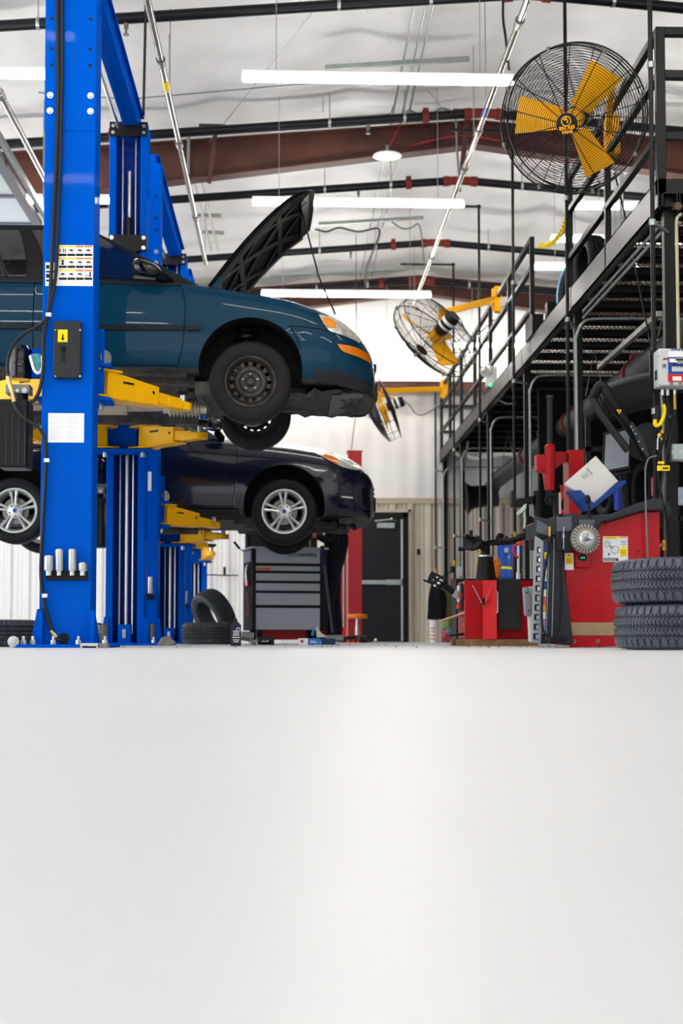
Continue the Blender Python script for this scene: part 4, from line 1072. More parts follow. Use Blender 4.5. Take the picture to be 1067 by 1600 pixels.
def car_lift(label, Xn, Yn, Xf, Yf, H, Za, yn_side, yf_side, ext=.6, farext=.62):
    root = thing('car_lift', label, 'car lift', ((Xn + Xf) / 2, (Yn + Yf) / 2, 0), group='blue two post lifts')
    D = .25
    cn = build(channel(Xn, Yn, Yn + D, .02, H, 1), 'column', blue_m, root, bev=.01, seg=3)
    cf = build(channel(Xf, Yf, Yf + D, .02, H, -1), 'column', blue_m, root, bev=.008)
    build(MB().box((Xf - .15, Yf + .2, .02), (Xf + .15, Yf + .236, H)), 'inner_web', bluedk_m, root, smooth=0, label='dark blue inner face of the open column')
    # sleeve, holes, bolts
    zs = 3.41
    build(MB().box((Xn - .1715, Yn - .005, zs), (Xn + .1715, Yn + D - .03, H + .02)), 'column_extension', blue_m, root, bev=.01, seg=3, label='wider upper sleeve of the column')
    m = MB()
    for sx in (-.128, .128):
        for z in (4.17, 3.965, 3.855): m.lathe([(0, .0062), (.012, .0062)], (Xn + sx, Yn, z), (0, -1, 0), 12)
    build(m, 'adjustment_holes', ink_m, root, smooth=0)
    for sx in (-.133, .133):
        for z in (3.65, 3.545): build(MB().cyl((Xn + sx, Yn - .005, z), (Xn + sx, Yn - .01, z), .022, n=18).cyl((Xn + sx, Yn - .01, z), (Xn + sx, Yn - .022, z), .014, n=6), 'bolt', steel_m, root)
    # overhead beam
    zb = H - .02
    build(MB().box((Xn - .02, Yn + .06, zb), (Xn + .12, Yf + .2, zb + .14)).box((Xn - .05, Yn + .06, zb + .13), (Xn + .15, Yf + .2, zb + .145)), 'overhead_beam', blue_m, root, bev=.006)
    build(MB().tube([(Xn - .045, Yn + .3, zb - .05), (Xn - .045, Yf - .1, zb - .05)], .016, 10), 'shutoff_bar', steel_m, root, label='polished overhead shutoff bar')
    build(MB().box((Xf - .167, Yf - .014, H - .12), (Xf + .167, Yf - .001, H + .0)).box((Xf - .167, Yf - .014, H - .005), (Xf + .167, Yf + .1, H + .01)), 'top_bracket', blkm_m, root, bev=.003)
    for sx in (-.135, .135):
        for z in (H - .03, H - .09): build(MB().cyl((Xf + sx, Yf - .014, z), (Xf + sx, Yf - .024, z), .015, n=14), 'bolt', steel_m, root)
    build(MB().box((Xf - .167, Yf - .02, Za + 1.66), (Xf + .167, Yf - .004, Za + 1.81)), 'cross_plate', blkm_m, root, bev=.004)
    for sx in (-.14, .14):
        for z in (Za + 1.69, Za + 1.78): build(MB().cyl((Xf + sx, Yf - .02, z), (Xf + sx, Yf - .03, z), .018, n=14), 'bolt', steel_m, root)
    # rams and chains in the open column
    build(MB().cyl((Xf, Yf + .1, .14), (Xf, Yf + .1, H - .4), .019, n=14), 'hydraulic_ram', steel_m, root)
    build(MB().cyl((Xf, Yf + .06, Za + 1.8), (Xf, Yf + .06, Za + 1.98), .03, n=16), 'ram_head', blk_m, root)
    for sx in (-.06, .055): build(MB().cyl((Xf + sx, Yf + .09, .1), (Xf + sx, Yf + .09, H - .1), .008, n=10), 'equaliser_cable', steel_m, root)
    build(MB().box((Xf - .055, Yf - .02, .02), (Xf + .055, Yf + .1, .18)), 'ram_bracket', blue_m, root, bev=.006)
    build(MB().box((Xf - .015, Yf - .03, .06), (Xf + .015, Yf - .018, .14)), 'ram_pin', steel_m, root, bev=.003)
    # base plates, bolts, gussets
    for X, Ya, yb, sg in ((Xn, Yn - .14, Yn + .42, 1), (Xf, Yf - .14, Yf + .4, -1)):
        build(MB().box((X - .31, Ya, 0), (X + .31, yb, .022)), 'base_plate', blue_m, root, bev=.003)
        for sx in (-.25, -.19, -.06, .1, .27) if sg > 0 else (-.26, .26):
            build(MB().cyl((X + sx, Ya + .06, .02), (X + sx, Ya + .06, .05), .019, n=6).cyl((X + sx, Ya + .06, .05), (X + sx, Ya + .06, .075), .01, n=10), 'anchor_bolt', steel_m, root)
        for sx in (-1, 1):
            y = Ya + .11 if sg > 0 else Ya + .14
            build(MB().prism([(X + sx * .17, y, .02), (X + sx * .215, y, .02), (X + sx * .175, y, .25), (X + sx * .17, y, .25)], (0, .16, 0)).box((X + sx * .168 - .004, y - .02, .02), (X + sx * .168 + .03, y + .0, .24)), 'gusset', blue_m, root, smooth=0)
    # carriages and arms
    for X, Yc, s in ((Xn, Yn + D, 1), (Xf, Yf, -1)):
        m = MB()
        m.box((X - .1, Yc - .08, Za - .12), (X + .1, Yc + .05, Za + .85))
        for z in (Za - .12, Za + .11): m.box((X - .25, Yc - .02 if s > 0 else Yc - .24, z - .01), (X + .25, Yc + .24 if s > 0 else Yc + .02, z + .012))
        y0, y1 = (Yc + .02, Yc + .06) if s > 0 else (Yc - .06, Yc - .02)
        m.box((X - .2, y0, Za - .1), (X + .2, y1, Za + (.36 if s > 0 else .1)))
        build(m, 'carriage', blue_m, root, bev=.005)
        for sx in (-1, 1):
            build(MB().cyl((X + sx * .16, Yc + s * .14, Za - .17), (X + sx * .16, Yc + s * .14, Za + .17), .022, n=14), 'arm_pin', steel_m, root)
            yside = yn_side if s > 0 else yf_side
            lift_arm(root, (X + sx * .17, Yc + s * .14, Za), (X + sx * (ext + .08 if sx > 0 else 1.0) , yside + s * .10, Za - .0 + .0), .19)
    build(MB().lathe([(0, -.015), (.05, -.015), (.056, 0), (.05, .015), (0, .015)], (Xn + .2, Yn + D + .06, Za + .17), (.75, -.65, 0), 28), 'arm_gear', steel_m, root, label='round steel arm restraint gear')
    return root
lift1 = car_lift('blue two post lift nearest the camera, holding the teal sedan', -1.452, 9.3, -1.42, 12.38, 4.6, 1.79, 10.20, 11.9)
lift2 = car_lift('blue two post lift in the middle, holding the black hatchback', -1.372, 13.1, -1.355, 16.2, 4.47, 1.23, 14.02, 15.8, .55)
lift3 = car_lift('blue two post lift at the back with no car on it', -1.335, 16.95, -1.33, 20.05, 4.4, 1.25, 17.35, 19.3, .2)
Yn = 9.3
def plate(px0, py0, px1, py1, Y, t=.0015): return MB().box(*bx(px0, py0, px1, py1, Y, t))
# lock release cover
c = plate(85, 503, 128, 593, Yn - .003, .045)
lc = build(c, 'lock_cover', M('satin_black_cover', '26282c', .38, var=.05, vs=8), lift1, bev=.014, seg=3, label='black moulded lock cover with a yellow sticker')
build(plate(96, 541, 103, 566, Yn - .048, .001), 'release_slot', ink_m, lc, bev=.0005)
build(MB().cyl(at(98, 543, Yn - .046), at(98, 543, Yn - .075), .016, n=16), 'release_lever', blk_m, lc)
build(plate(90.5, 515, 105.5, 534.5, Yn - .048, .0012), 'sticker', stickery_m, lc, smooth=0)
a = at(98, 529, Yn - .051)
build(MB().box(a + V((-.004, -.001, 0)), a + V((.004, 0, .03))).prism([a + V((-.012, 0, .004)), a + V((.012, 0, .004)), a + V((0, 0, -.014))], (0, -.001, 0)), 'arrow', ink_m, lc, smooth=0)
for q in ((87, 516), (125, 516), (87, 588), (125, 588)): build(MB().sph(at(q[0], q[1], Yn - .04), .009), 'bolt', steel_m, lc)
# warning sheet with pictograms: three rows of four cells
ws = build(plate(90.5, 383, 145, 447, Yn - .002), 'warning_sheet', white_m, lift1, smooth=0)
my, mo, mk, mg = MB(), MB(), MB(), MB()
random.seed(11)
for r in range(3):
    yt = 384 + r * 18.6
    for c_ in range(4):
        xl = 92 + c_ * 13.3; xr = xl + 12.2
        (my if c_ < 2 else mo).box(*bx(xl, yt, xr, yt + 2.6, Yn - .0036, .0006))
        mk.box(*bx(xl, yt + 12.4, xr, yt + 16.2, Yn - .0036, .0006))
        cx0, cy0 = xl + 6, yt + 7.4
        k = (r * 4 + c_) % 4
        if r == 1 and c_ == 0: mk.box(*bx(cx0 - 1.2, cy0 - 4, cx0 + 1.2, cy0 + 4, Yn - .0036, .0006)); mk.box(*bx(cx0 - 2.6, cy0 - 3, cx0 + 2.6, cy0 - 1.5, Yn - .0036, .0006)); mk.box(*bx(cx0 - 2.6, cy0 + 1.5, cx0 + 2.6, cy0 + 3, Yn - .0036, .0006))
        elif r == 2 and c_ == 3: mk.box(*bx(cx0 + 2, cy0 - 4, cx0 + 4.2, cy0 + 4, Yn - .0036, .0006)); mk.box(*bx(cx0 - 5, cy0 + 1.5, cx0 + 2, cy0 + 2.6, Yn - .0036, .0006))
        elif r == 0 and c_ == 0:
            for dx in (-4, 1, 4): mk.box(*bx(cx0 + dx - .7, cy0 - 3, cx0 + dx + .7, cy0 + 3, Yn - .0036, .0006))
        else:
            mk.box(*bx(cx0 - 4, cy0 - .6, cx0 + 4, cy0 + .8, Yn - .0036, .0006)); mk.box(*bx(cx0 - 1.8, cy0 - 2, cx0 + 2, cy0 - .6, Yn - .0036, .0006)); mk.box(*bx(cx0 - .5 + k, cy0 + 1, cx0 + .4 + k, cy0 + 3.6, Yn - .0036, .0006))
    for q in range(3): mg.box(*bx(92, 440 + q * 2, 117, 440.5 + q * 2, Yn - .0036, .0004)); mg.box(*bx(119, 440 + q * 2, 143, 440.5 + q * 2, Yn - .0036, .0004))
build(my, 'caution_header', stickery_m, ws, smooth=0); build(mo, 'warning_header', stickero_m, ws, smooth=0); build(mk, 'pictograms', ink_m, ws, smooth=0); build(mg, 'small_print', inkg_m, ws, smooth=0)
ws2 = build(plate(71, 410, 90, 447, Yn - .0015, .0008), 'warning_sheet', white_m, lift1, smooth=0, label='narrow white pictogram sheet behind the hoses')
mk = MB()
for q in (414, 428): mk.box(*bx(72, q, 77, q + 6, Yn - .0025, .0005)); mk.box(*bx(72, q + 9, 88, q + 12, Yn - .0025, .0005))
build(mk, 'pictograms', ink_m, ws2, smooth=0)
pp = build(plate(75.5, 645.5, 131, 691.5, Yn - .002, .001), 'paper_notice', white_m, lift1, smooth=0, label='white printed notice')
mg = MB()
for q in range(17):
    y = 650 + q * 2.3
    mg.box(*bx(78, y, 78 + random.uniform(14, 24), y + .45, Yn - .0032, .0003)); mg.box(*bx(105, y, 105 + random.uniform(10, 23), y + .45, Yn - .0032, .0003))
build(mg, 'small_print', M('pale_print', '9a9ca4', .6), pp, smooth=0)
# hoses down the front of the column
P3 = lambda pts, Y: spline([at(x, y, Y) for x, y in pts], 6)
for pts, Y, r in (([(89, -60), (90, 60), (91, 150), (88, 250), (84, 330), (80, 430), (74, 492), (58, 510), (38, 521), (20, 540), (12, 566), (13, 590)], Yn - .03, .012), ([(96, -60), (97, 60), (96, 150), (94, 250), (91, 330), (87, 430), (73, 500), (68, 530), (68, 570), (63, 605), (54, 625), (46, 628)], Yn - .028, .012), ([(18, 612), (23, 632), (36, 652), (55, 664), (69, 682), (72, 720), (69, 780), (66, 840), (64, 895), (68, 935), (76, 970), (87, 996), (92, 1000), (99, 1001)], Yn - .03, .0125)):
    build(MB().tube(P3(pts, Y), r, 10), 'hydraulic_hose', M('hose_rubber', '1e2024', .45) if 'hose_rubber' not in bpy.data.materials else bpy.data.materials['hose_rubber'], lift1)
m = MB().tube(P3([(64.5, 880), (64.5, 900), (68, 935), (76, 968)], Yn - .0435), .002, 6)
for q in ((12, 588, 17, 606), (17, 604, 22, 628), (80, 985, 88, 996)): build(MB().cyl(at(q[0], q[1], Yn - .03), at(q[2], q[3], Yn - .03), .014, n=12), 'hose_fitting', M('fitting_brass', 'cdb67a', .35, metal=.6) if 'fitting_brass' not in bpy.data.materials else bpy.data.materials['fitting_brass'], lift1)
for q in ((76, 493), (73, 720), (70, 931)): build(MB().box(*bx(q[0] - 3, q[1] - 3, q[0] + 5, q[1] + 3, Yn - .012, .035)), 'hose_clip', whitep_m, lift1, bev=.003)
build(MB().lathe([(0, .001), (.034, .001)], at(100, 997, Yn), (0, -1, 0), 20).box(*bx(94.5, 996, 105.5, 1007, Yn - .0005, .001)), 'hose_port', ink_m, lift1, smooth=0, label='dark arched opening at the column foot')
# power unit
def power_unit(lift, k, Yp, ox, oy):
    A = lambda x, y, Y=Yp: at((x - 105) * k + ox, (y - 600) * k + oy, Y)
    sc = Yp * k / 9.45
    m = MB().lathe([(0, .0), (.055, .0), (.078, -.03), (.08, -.08), (.075, -.1), (.08, -.12), (.08, -.2), (.07, -.225), (.0, -.225)], A(32, 541), (0, 0, 1), 28)
    pu = build(m, 'power_unit', blkg_m, lift, label='black electric motor and pump of the lift')
    build(MB().box(A(11, 617) + V((0, -.06, 0)), A(49, 603) + V((0, .06, 0))), 'valve_block', dsteel_m, pu, bev=.004)
    for x in (20, 27, 38): build(MB().cyl(A(x, 610, Yp - .06), A(x, 610, Yp - .085), .012 if x < 38 else .018, n=12), 'valve_screw', steel_m, pu)
    build(MB().cyl(A(32, 617), A(32, 628), .05, n=18), 'neck', blk_m, pu)
    a, b = A(0, 733), A(48, 627)
    m = MB(); m.box((a.x, Yp - .1, a.z), (b.x, Yp + .12, b.z)); rs = build(m, 'oil_reservoir', blk_m, pu, bev=.018, seg=3)
    m = MB()
    for x in (10, 19.5, 29, 39): p, q = A(x, 727, Yp - .1), A(x, 645, Yp - .1); m.box(p + V((-.003, -.006, 0)), q + V((.003, .002, 0)))
    build(m, 'reservoir_ribs', M('rib_grey', '55585e', .45) if 'rib_grey' not in bpy.data.materials else bpy.data.materials['rib_grey'], pu, smooth=0)
    m = MB(); p, q = A(50, 590), A(68, 546); m.box((p.x, Yp - .02, p.z), (q.x + .04, Yp + .05, q.z)); m.box((p.x - .06, Yp + .04, p.z), (q.x + .02, Yp + .055, q.z))
    build(m, 'motor_bracket', blue_m, lift, bev=.004)
    return pu
power_unit(lift1, 1.0, 9.45, 105, 600)
power_unit(lift2, .72, 13.25, 205.5, 760)
# glove drying on the motor bracket
m = MB(); a = [at(x, y, 9.36) for x, y in ((46, 555), (58, 553), (66, 554), (65, 581), (58, 583), (52, 578))]
m.prism(a, (0, -.03, 0)); solo(m, 'work_glove', cloth2_m, 'teal and white cloth glove hung beside the black pump motor', 'glove', bev=.01)
m = MB().tube(spline([at(47, 556, 9.325), at(53, 577, 9.32), at(60, 583, 9.32), (at(66, 575, 9.325)), at(66, 556, 9.325)], 5), .010, 8); solo(m, 'glove_cuff', whitep_m, 'white cuff edge of the teal glove by the pump motor', 'glove')
# adapters in the racks
def adapter(px0, py0, px1, py1, Y, label, foot=7):
    a, b = at(px0, py1, Y), at(px1, py0, Y); r = (b.x - a.x) / 2; c = V(((a.x + b.x) / 2, Y, a.z)); h = b.z - a.z
    m = MB().lathe([(0, h), (r * .75, h), (r * .8, h - .004), (r, h - .006), (r, .01), (r * .93, 0), (r * .62, -.001), (r * .62, -.03), (0, -.03)], c, (0, 0, 1), 22)
    return solo(m, 'lift_adapter', steel_m, label, 'lift adapter', 'steel height adapters on the lifts', base=c - V((0, 0, .03)))
rk = MB().box(*bx(72, 897, 138, 908, Yn - .001, .006)); p, q = at(72, 897, Yn), at(138, 891, Yn)
rk.box((p.x, Yn - .13, q.z - .012), (q.x, Yn - .001, q.z - .008))
rk.box((p.x, Yn - .13, at(72, 908, Yn).z), (q.x, Yn - .125, at(72, 897, Yn).z))
build(MB().box(*bx(72, 892, 138, 907, Yn - .001, .012)), 'adapter_rack', blk_m, lift1, bev=.003)
Ya = Yn - .055
adapter(69, 868, 84, 892, Ya, 'short wide steel adapter at the left end of the rack on the front column')
adapter(86, 858, 99.5, 892, Ya, 'tall steel adapter second from left in the rack on the front column')
adapter(106, 858, 120, 892, Ya, 'tall scratched steel adapter third from left in the rack on the front column')
adapter(122, 879, 136.5, 892, Ya, 'shortest steel adapter at the right end of the rack on the front column')
build(MB().box(*bx(230, 928, 240, 937, 13.09, .1)), 'adapter_rack', blk_m, lift2, bev=.003); adapter(230.5, 901, 239.5, 928, 13.03, 'steel adapter alone on the column of the middle lift')
build(MB().box(*bx(289, 943, 294, 949, 16.94, .1)), 'adapter_rack', blk_m, lift3, bev=.003); adapter(288.5, 924, 294, 943, 16.88, 'steel adapter on the column of the furthest blue lift')
build(plate(231, 737, 236.5, 767, 13.095, .001), 'paper_notice', white_m, lift2, smooth=0, label='narrow white notice on the column edge')

# ================================================================ tires on the floor
def tire_thing(name, c, R, w, Rr, ax, label, mat, detail=True, style=0, na=320, blocks=56, group=None):
    m = tire_mb(R, w, Rr, (0, 0, 0), ax, na, 44, blocks, .016, style) if detail else tire_plain(R, w, Rr, (0, 0, 0), ax)
    mn = min(v.z for v in m.v); m.v = [v - V((0, 0, mn)) for v in m.v]
    o = build(m, name, mat, None, 0, 28); o.location = (c[0], c[1], c[2]); return props(o, label, 'tire', group)
def X(px, Y): return at(px, 998, Y).x
tread_m = M('fresh_tread_rubber', '454b56', .36, var=.12, vs=20, spec=.5)
Rt, wt = .40, .232
tire_thing('tire', (X(965, 7.3) + Rt, 7.35 + 0, 0.003), Rt, wt, .22, (0, 0, 1), 'large all season tire at the bottom of the stack by the red balancer', tread_m, blocks=56, na=560, group='stack of large tires at right')
tire_thing('tire', (X(962, 7.3) + Rt, 7.36, wt + .005), Rt, wt, .22, (0, .0, 1), 'large all season tire on top of the stack by the red balancer', tread_m, blocks=56, na=560, group='stack of large tires at right')
tire_thing('tire', (X(53, 10.1) - .30, 10.3, 0.002), .30, .19, .19, (0, 0, 1), 'worn tire lying flat left of the front column', rubberl_m, style=1)
tire_thing('tire', (X(165, 11.2) - .28, 11.2, 0.002), .28, .18, .17, (0, 0, 1), 'tire lying flat behind the front blue column', rubber_m, na=200)
tire_thing('tire', (X(283, 15.0) + .285, 15.0, 0.002), .285, .225, .18, (0, 0, 1), 'tire lying flat beside the dark oil bottle', rubberl_m, style=1)
tire_thing('tire', (X(334, 15.65), 15.68, 0.002), .305, .22, .20, (-.78, -.5, -.42), 'tire standing up and leaning behind the flat tire by the tool cart', rubberl_m, style=1)
m = tire_mb(.34, .25, .2, (0, 0, 0), (-.95, -.3, .03), 160, 30, 50)
t = thing('spare_tire', 'tire with a blue wrapped sidewall standing on the platform behind the railing', 'tire', (MX + .42, 14.3, ZD))
mn = min(v.z for v in m.v); m.v = [v + V((MX + .42, 14.3, ZD - mn)) for v in m.v]
build(m, 'tire', rubber_m, t, smooth=28)
c0 = V((MX + .42, 14.3, ZD - mn)); ax = V((-.95, -.3, .03)).normalized()
build(MB().lathe([(.325, .112), (.31, .124), (.27, .128), (.27, .124)], c0, ax, 40), 'sidewall_wrap', M('pale_blue_wrap', '6cb4dc', .4), t, label='pale blue ring on the sidewall')
b = MB(); b.box((-.06, -.005, -.09), (.06, .005, .09)); _, s1, t1 = basis(V((.35, -.94, 0))); q = c0 + V((.35, -.94, 0)).normalized() * .36 + V((-.05, 0, .02))
b2 = MB().bar(q + V((0, 0, -.1)), q + V((0, 0, .1)), .006, .14, (.35, -.94, 0)); build(b2, 'paper_label', M('label_blue', '2a3c9c', .5), t, smooth=0, label='blue and white tread label')
b3 = MB().bar(q + V((0, -.006, -.0)), q + V((0, -.006, .05)), .006, .10, (.35, -.94, 0)); build(b3, 'label_print', white_m, t, smooth=0)
tire_thing('tire', (MX + .28, 13.2, ZD), .30, .2, .19, (1, .1, 0), 'tire standing on the platform behind the railing below the big fan', rubber_m, na=160)
tire_thing('tire', (MX + .52, 13.2, ZD), .30, .2, .19, (1, .1, 0), 'tire standing on the platform, behind the one below the big fan', rubber_m, na=160)
m = MB().box((MX + .15, 14.75, ZD), (MX + .4, 14.9, ZD + .35)); solo(m, 'storage_box', blk_m, 'black box on the platform by the gate post', 'box', bev=.01)

# ================================================================ fans
def fan(label, c, axis, R, blades, mount, elbow, logo=False):
    c = V(c); axis = V(axis).normalized()
    q = axis.to_track_quat('Z', 'Y')
    root = thing('wall_fan', label, 'fan', c, q, group='yellow bladed cage fans')
    L = dict(local=True)
    dome = lambda r: .14 * (1 - (r / R)**2) * (R / .52)
    m = MB(); n = 30
    for i in range(n):
        r = .06 + (R - .06) * i / (n - 1); m.ring((0, 0, dome(r)), (0, 0, 1), r, .0022, 56, 4)
    for k in range(14):
        a = 2 * pi * k / 14 + .12; m.tube([V((cos(a) * r, sin(a) * r, dome(r) + .003)) for r in (.05, R * .3, R * .6, R * .85, R)] + [V((cos(a) * R * 1.005, sin(a) * R * 1.005, -.06))], .0035, 5)
    m.ring((0, 0, 0), (0, 0, 1), R, .007, 64, 6)
    build(m, 'front_guard', blkm_m, root, smooth=60, **L)
    m = MB(); n = 22
    for i in range(n):
        r = .1 + (R - .1) * i / (n - 1); m.ring((0, 0, -.2 - .06 * (1 - (r / R)**2)), (0, 0, 1), r, .0022, 48, 4)
    for k in range(14):
        a = 2 * pi * k / 14 + .3; m.tube([V((cos(a) * .1, sin(a) * .1, -.262)), V((cos(a) * R, sin(a) * R, -.2)), V((cos(a) * R * 1.005, sin(a) * R * 1.005, -.0))], .0035, 5)
    m.ring((0, 0, -.2), (0, 0, 1), R, .007, 64, 6); m.ring((0, 0, -.1), (0, 0, 1), R * 1.006, .004, 64, 5)
    build(m, 'rear_guard', blkm_m, root, smooth=60, **L)
    for k in range(8):
        a = 2 * pi * k / 8 + .2; build(MB().bar((cos(a) * R * 1.01, sin(a) * R * 1.01, -.02), (cos(a) * R * 1.01, sin(a) * R * 1.01, .02), .03, .02), 'guard_clip', dsteel_m, root, **L)
    for ang in blades:
        rows = []
        for i in range(9):
            f = i / 8; r = .09 + (R * .80 - .09) * f; wd = (.085 + .05 * f) * (R / .52); pitch = radians(32 - 14 * f); rw = []
            for j in range(7):
                s = -1 + 2 * j / 6; y = s * wd; cam_ = .018 * (1 - s * s)
                rw.append(V((r, y * cos(pitch), -.08 + y * sin(pitch) + cam_)))
            rows.append(rw)
        m = MB().grid(rows).grid([[p - V((0, 0, .004)) for p in r] for r in rows]).xf(Matrix.Rotation(radians(ang), 4, 'Z'))
        build(m, 'blade', fany_m, root, smooth=50, **L)
    build(MB().lathe([(0, .0), (.06, .0), (.075, -.02), (.075, -.12), (0, -.12)], (0, 0, -.03), (0, 0, 1), 24), 'hub', fany_m, root, **L)
    build(MB().lathe([(0, -.16), (.06, -.16), (.085, -.2), (.088, -.42), (.07, -.45), (0, -.45)], (0, 0, 0), (0, 0, 1), 24), 'motor', blk_m, root, **L)
    build(MB().lathe([(.089, -.26), (.0895, -.29)], (0, 0, 0), (0, 0, 1), 24).lathe([(.089, -.33), (.0895, -.37)], (0, 0, 0), (0, 0, 1), 24), 'motor_label', whitep_m, root, **L)
    # badge in the middle of the front guard
    zc = dome(0) + .006
    bd = build(MB().lathe([(0, .012), (.055, .012), (.078, .006), (.08, 0), (0, 0)], (0, 0, zc), (0, 0, 1), 28), 'badge', blk_m, root, **L)
    if logo:
        m = text_mb('BIG ASS', .034, (0, -.026, zc + .013), (1, 0, 0), (0, 1, 0), .002, .001).join(text_mb('FANS', .034, (0, -.056, zc + .012), (1, 0, 0), (0, 1, 0), .002, .001))
        m.ring((0, .022, zc + .013), (0, 0, 1), .034, .004, 24, 5).tube([V((-.014, .03, zc + .014)), V((-.004, .036, zc + .014)), V((.01, .03, zc + .014)), V((.012, .016, zc + .014)), V((.004, .01, zc + .014))], .005, 6).tube([V((-.012, .032, zc + .014)), V((-.018, .05, zc + .014))], .004, 5).tube([V((0, .035, zc + .014)), V((.002, .052, zc + .014))], .004, 5)
        build(m, 'emblem', fany_m, bd, smooth=0, **L)
    # swing arm back to the railing
    mt, el = V(mount), V(elbow)
    mo = c - axis * .34
    aw = .05 if logo else .085
    build(MB().bar(mt, el, aw, aw), 'swing_arm', fany_m, root, bev=.008)
    build(MB().bar(el + V((0, 0, .05)), el - V((0, 0, .1)), aw, aw).bar(el - V((0, 0, .08)), mo + V((0, 0, .06)), .07, .03), 'arm_head', fany_m, root, bev=.008)
    build(MB().cyl(mt + V((0, 0, -.14)), mt + V((0, 0, .14)), .03, n=14).box(mt + V((-.0, -.06, -.16)), mt + V((.09, .06, .16))), 'wall_bracket', fany_m, root, bev=.006)
    build(MB().tube(spline([mo - axis * .12, mo - axis * .2 + V((0, 0, -.1)), (mo + mt) / 2 + V((0, 0, -.32)), mt + V((0, 0, -.25))], 6), .007, 6), 'power_cord', blk_m, root)
    return root
c1 = at(892, 189, 10.25)
fan('big round cage fan with three yellow blades facing the camera, upper right', c1, (-.42, -.92, -.52), .53, (168, 48, 292), (MX + .02, 11.3, 4.15), at(955, 130, 10.75), True)
c2 = at(672, 533, 16.6)
fan('cage fan with yellow blades turned away to the left, in the middle of the railing', c2, (-.58, .6, -.55), .55, (150, 30, 272), (MX - .02, 17.45, 4.28), at(690, 489, 16.9))
c3 = at(590, 642, 22.7)
fan('cage fan seen edge on beside the teal bumper, furthest along the railing', c3, (-.93, .12, -.36), .53, (90, 210, 330), (MX - .02, 23.5, 4.22), at(599, 611, 22.9))
b = bx(782, 466, 792, 481, 17.2, .08); solo(MB().box(*b), 'junction_box', lgrey_m, 'light grey junction box by the second fan arm on the railing', 'box', bev=.006)
# ================================================================ right hand machines
def pan(pts, Y, t, mb=None):
    """a panel traced in plane Y with thickness t towards the camera"""
    return (mb or MB()).prism([at(x, y, Y) for x, y in pts], (0, -t, 0))
# ---------------------------------------------------------------- red wheel balancer
Yb = 9.25
wb = thing('wheel_balancer', 'red wheel balancer with a slotted steel flange and grey weight tray, behind the tire stack', 'wheel balancer', (at(955, 1010, Yb).x, Yb + .25, 0))
zf = lambda y: at(900, y, Yb).z
red_poly = [(888, 1011), (881, 866), (896, 856), (938, 817), (949, 815), (1001, 799.5), (1031, 798), (1034, 1011)]
P = [at(x, y, Yb) for x, y in red_poly]
for p in P: p.z = max(p.z, .015)
build(MB().prism(P, (0, .5, 0)), 'cabinet', red_m, wb, bev=.008)
build(MB().prism([at(x, y, Yb) for x, y in ((888, 994), (1034, 994), (1034, 1009), (889, 1011))], (0, -.014, 0)), 'kick_plate', red_m, wb, bev=.004)
for x in (897, 934, 963): build(MB().cyl(at(x, 1002, Yb - .014), at(x, 1002, Yb - .018), .013, n=16).mat(1).cyl(at(x, 1002, Yb - .0175), at(x, 1002, Yb - .021), .006, n=10), 'bolt', [tan_m, ink_m], wb)
build(pan([(885.5, 972.5), (1034, 972.5), (1034, 993), (888, 993)], Yb - .001, .003), 'bumper_strip', tan_m, wb, smooth=0, label='worn tan strip')
build(pan([(833, 806), (852, 812), (869, 806), (895, 803), (912, 806), (935, 805), (951, 804), (985, 790), (1012, 781), (1034, 779), (1034, 798), (1001, 799.5), (949, 815.5), (938, 817), (931, 828), (896, 858), (878, 866), (872, 840), (858, 838), (835, 840)], Yb + .01, .06).prism([at(x, y, Yb + .01) for x, y in ((840, 812), (895, 806), (951, 806), (985, 792), (1034, 781), (1034, 800), (951, 817), (890, 845), (840, 836))], (0, .5, 0)), 'top_tray', dgrey_m, wb, bev=.012)
for q in (((838, 811), (857, 822), (857, 838), (838, 832)), ((869, 809), (893, 806), (894, 830), (869, 832)), ((904, 812), (930, 812), (926, 826), (905, 830))):
    build(pan(q, Yb - .052, .012), 'tray_bin', M('tray_grey', '565b64', .45) if 'tray_grey' not in bpy.data.materials else bpy.data.materials['tray_grey'], wb, bev=.008)
# flange and shaft
c = at(915, 842, Yb - .16); ax = V((.12, -1, .06)).normalized()
build(MB().cyl(c - ax * .02, c - ax * -.0 + V((0, .22, 0)), .05, n=24), 'spindle_housing', dgrey_m, wb)
fl = build(MB().lathe([(0, .0), (.05, .0), (.05, .014), (.094, .008), (.097, 0), (.097, -.02), (0, -.02)], c, ax, 56), 'flange', M('flange_steel', '9a948a', .38, metal=.6, var=.15, vs=20), wb, label='steel flange with radial slots')
d_, s_, t_ = basis(ax); m = MB()
for k in range(24):
    a = 2 * pi * k / 24 + .08; e = s_ * cos(a) + t_ * sin(a); m.bar(c + e * .066 + ax * .0125, c + e * .094 + ax * .0095, .0045, .002, ax)
build(m, 'flange_slots', ink_m, fl, smooth=0)
build(MB().lathe([(.05, .014), (.05, .022), (.04, .024), (.036, .03), (.03, .03), (.028, .02), (.02, .02), (.02, .1), (.017, .106), (0, .106)], c, ax, 32), 'shaft', steel_m, fl, label='bright threaded shaft')
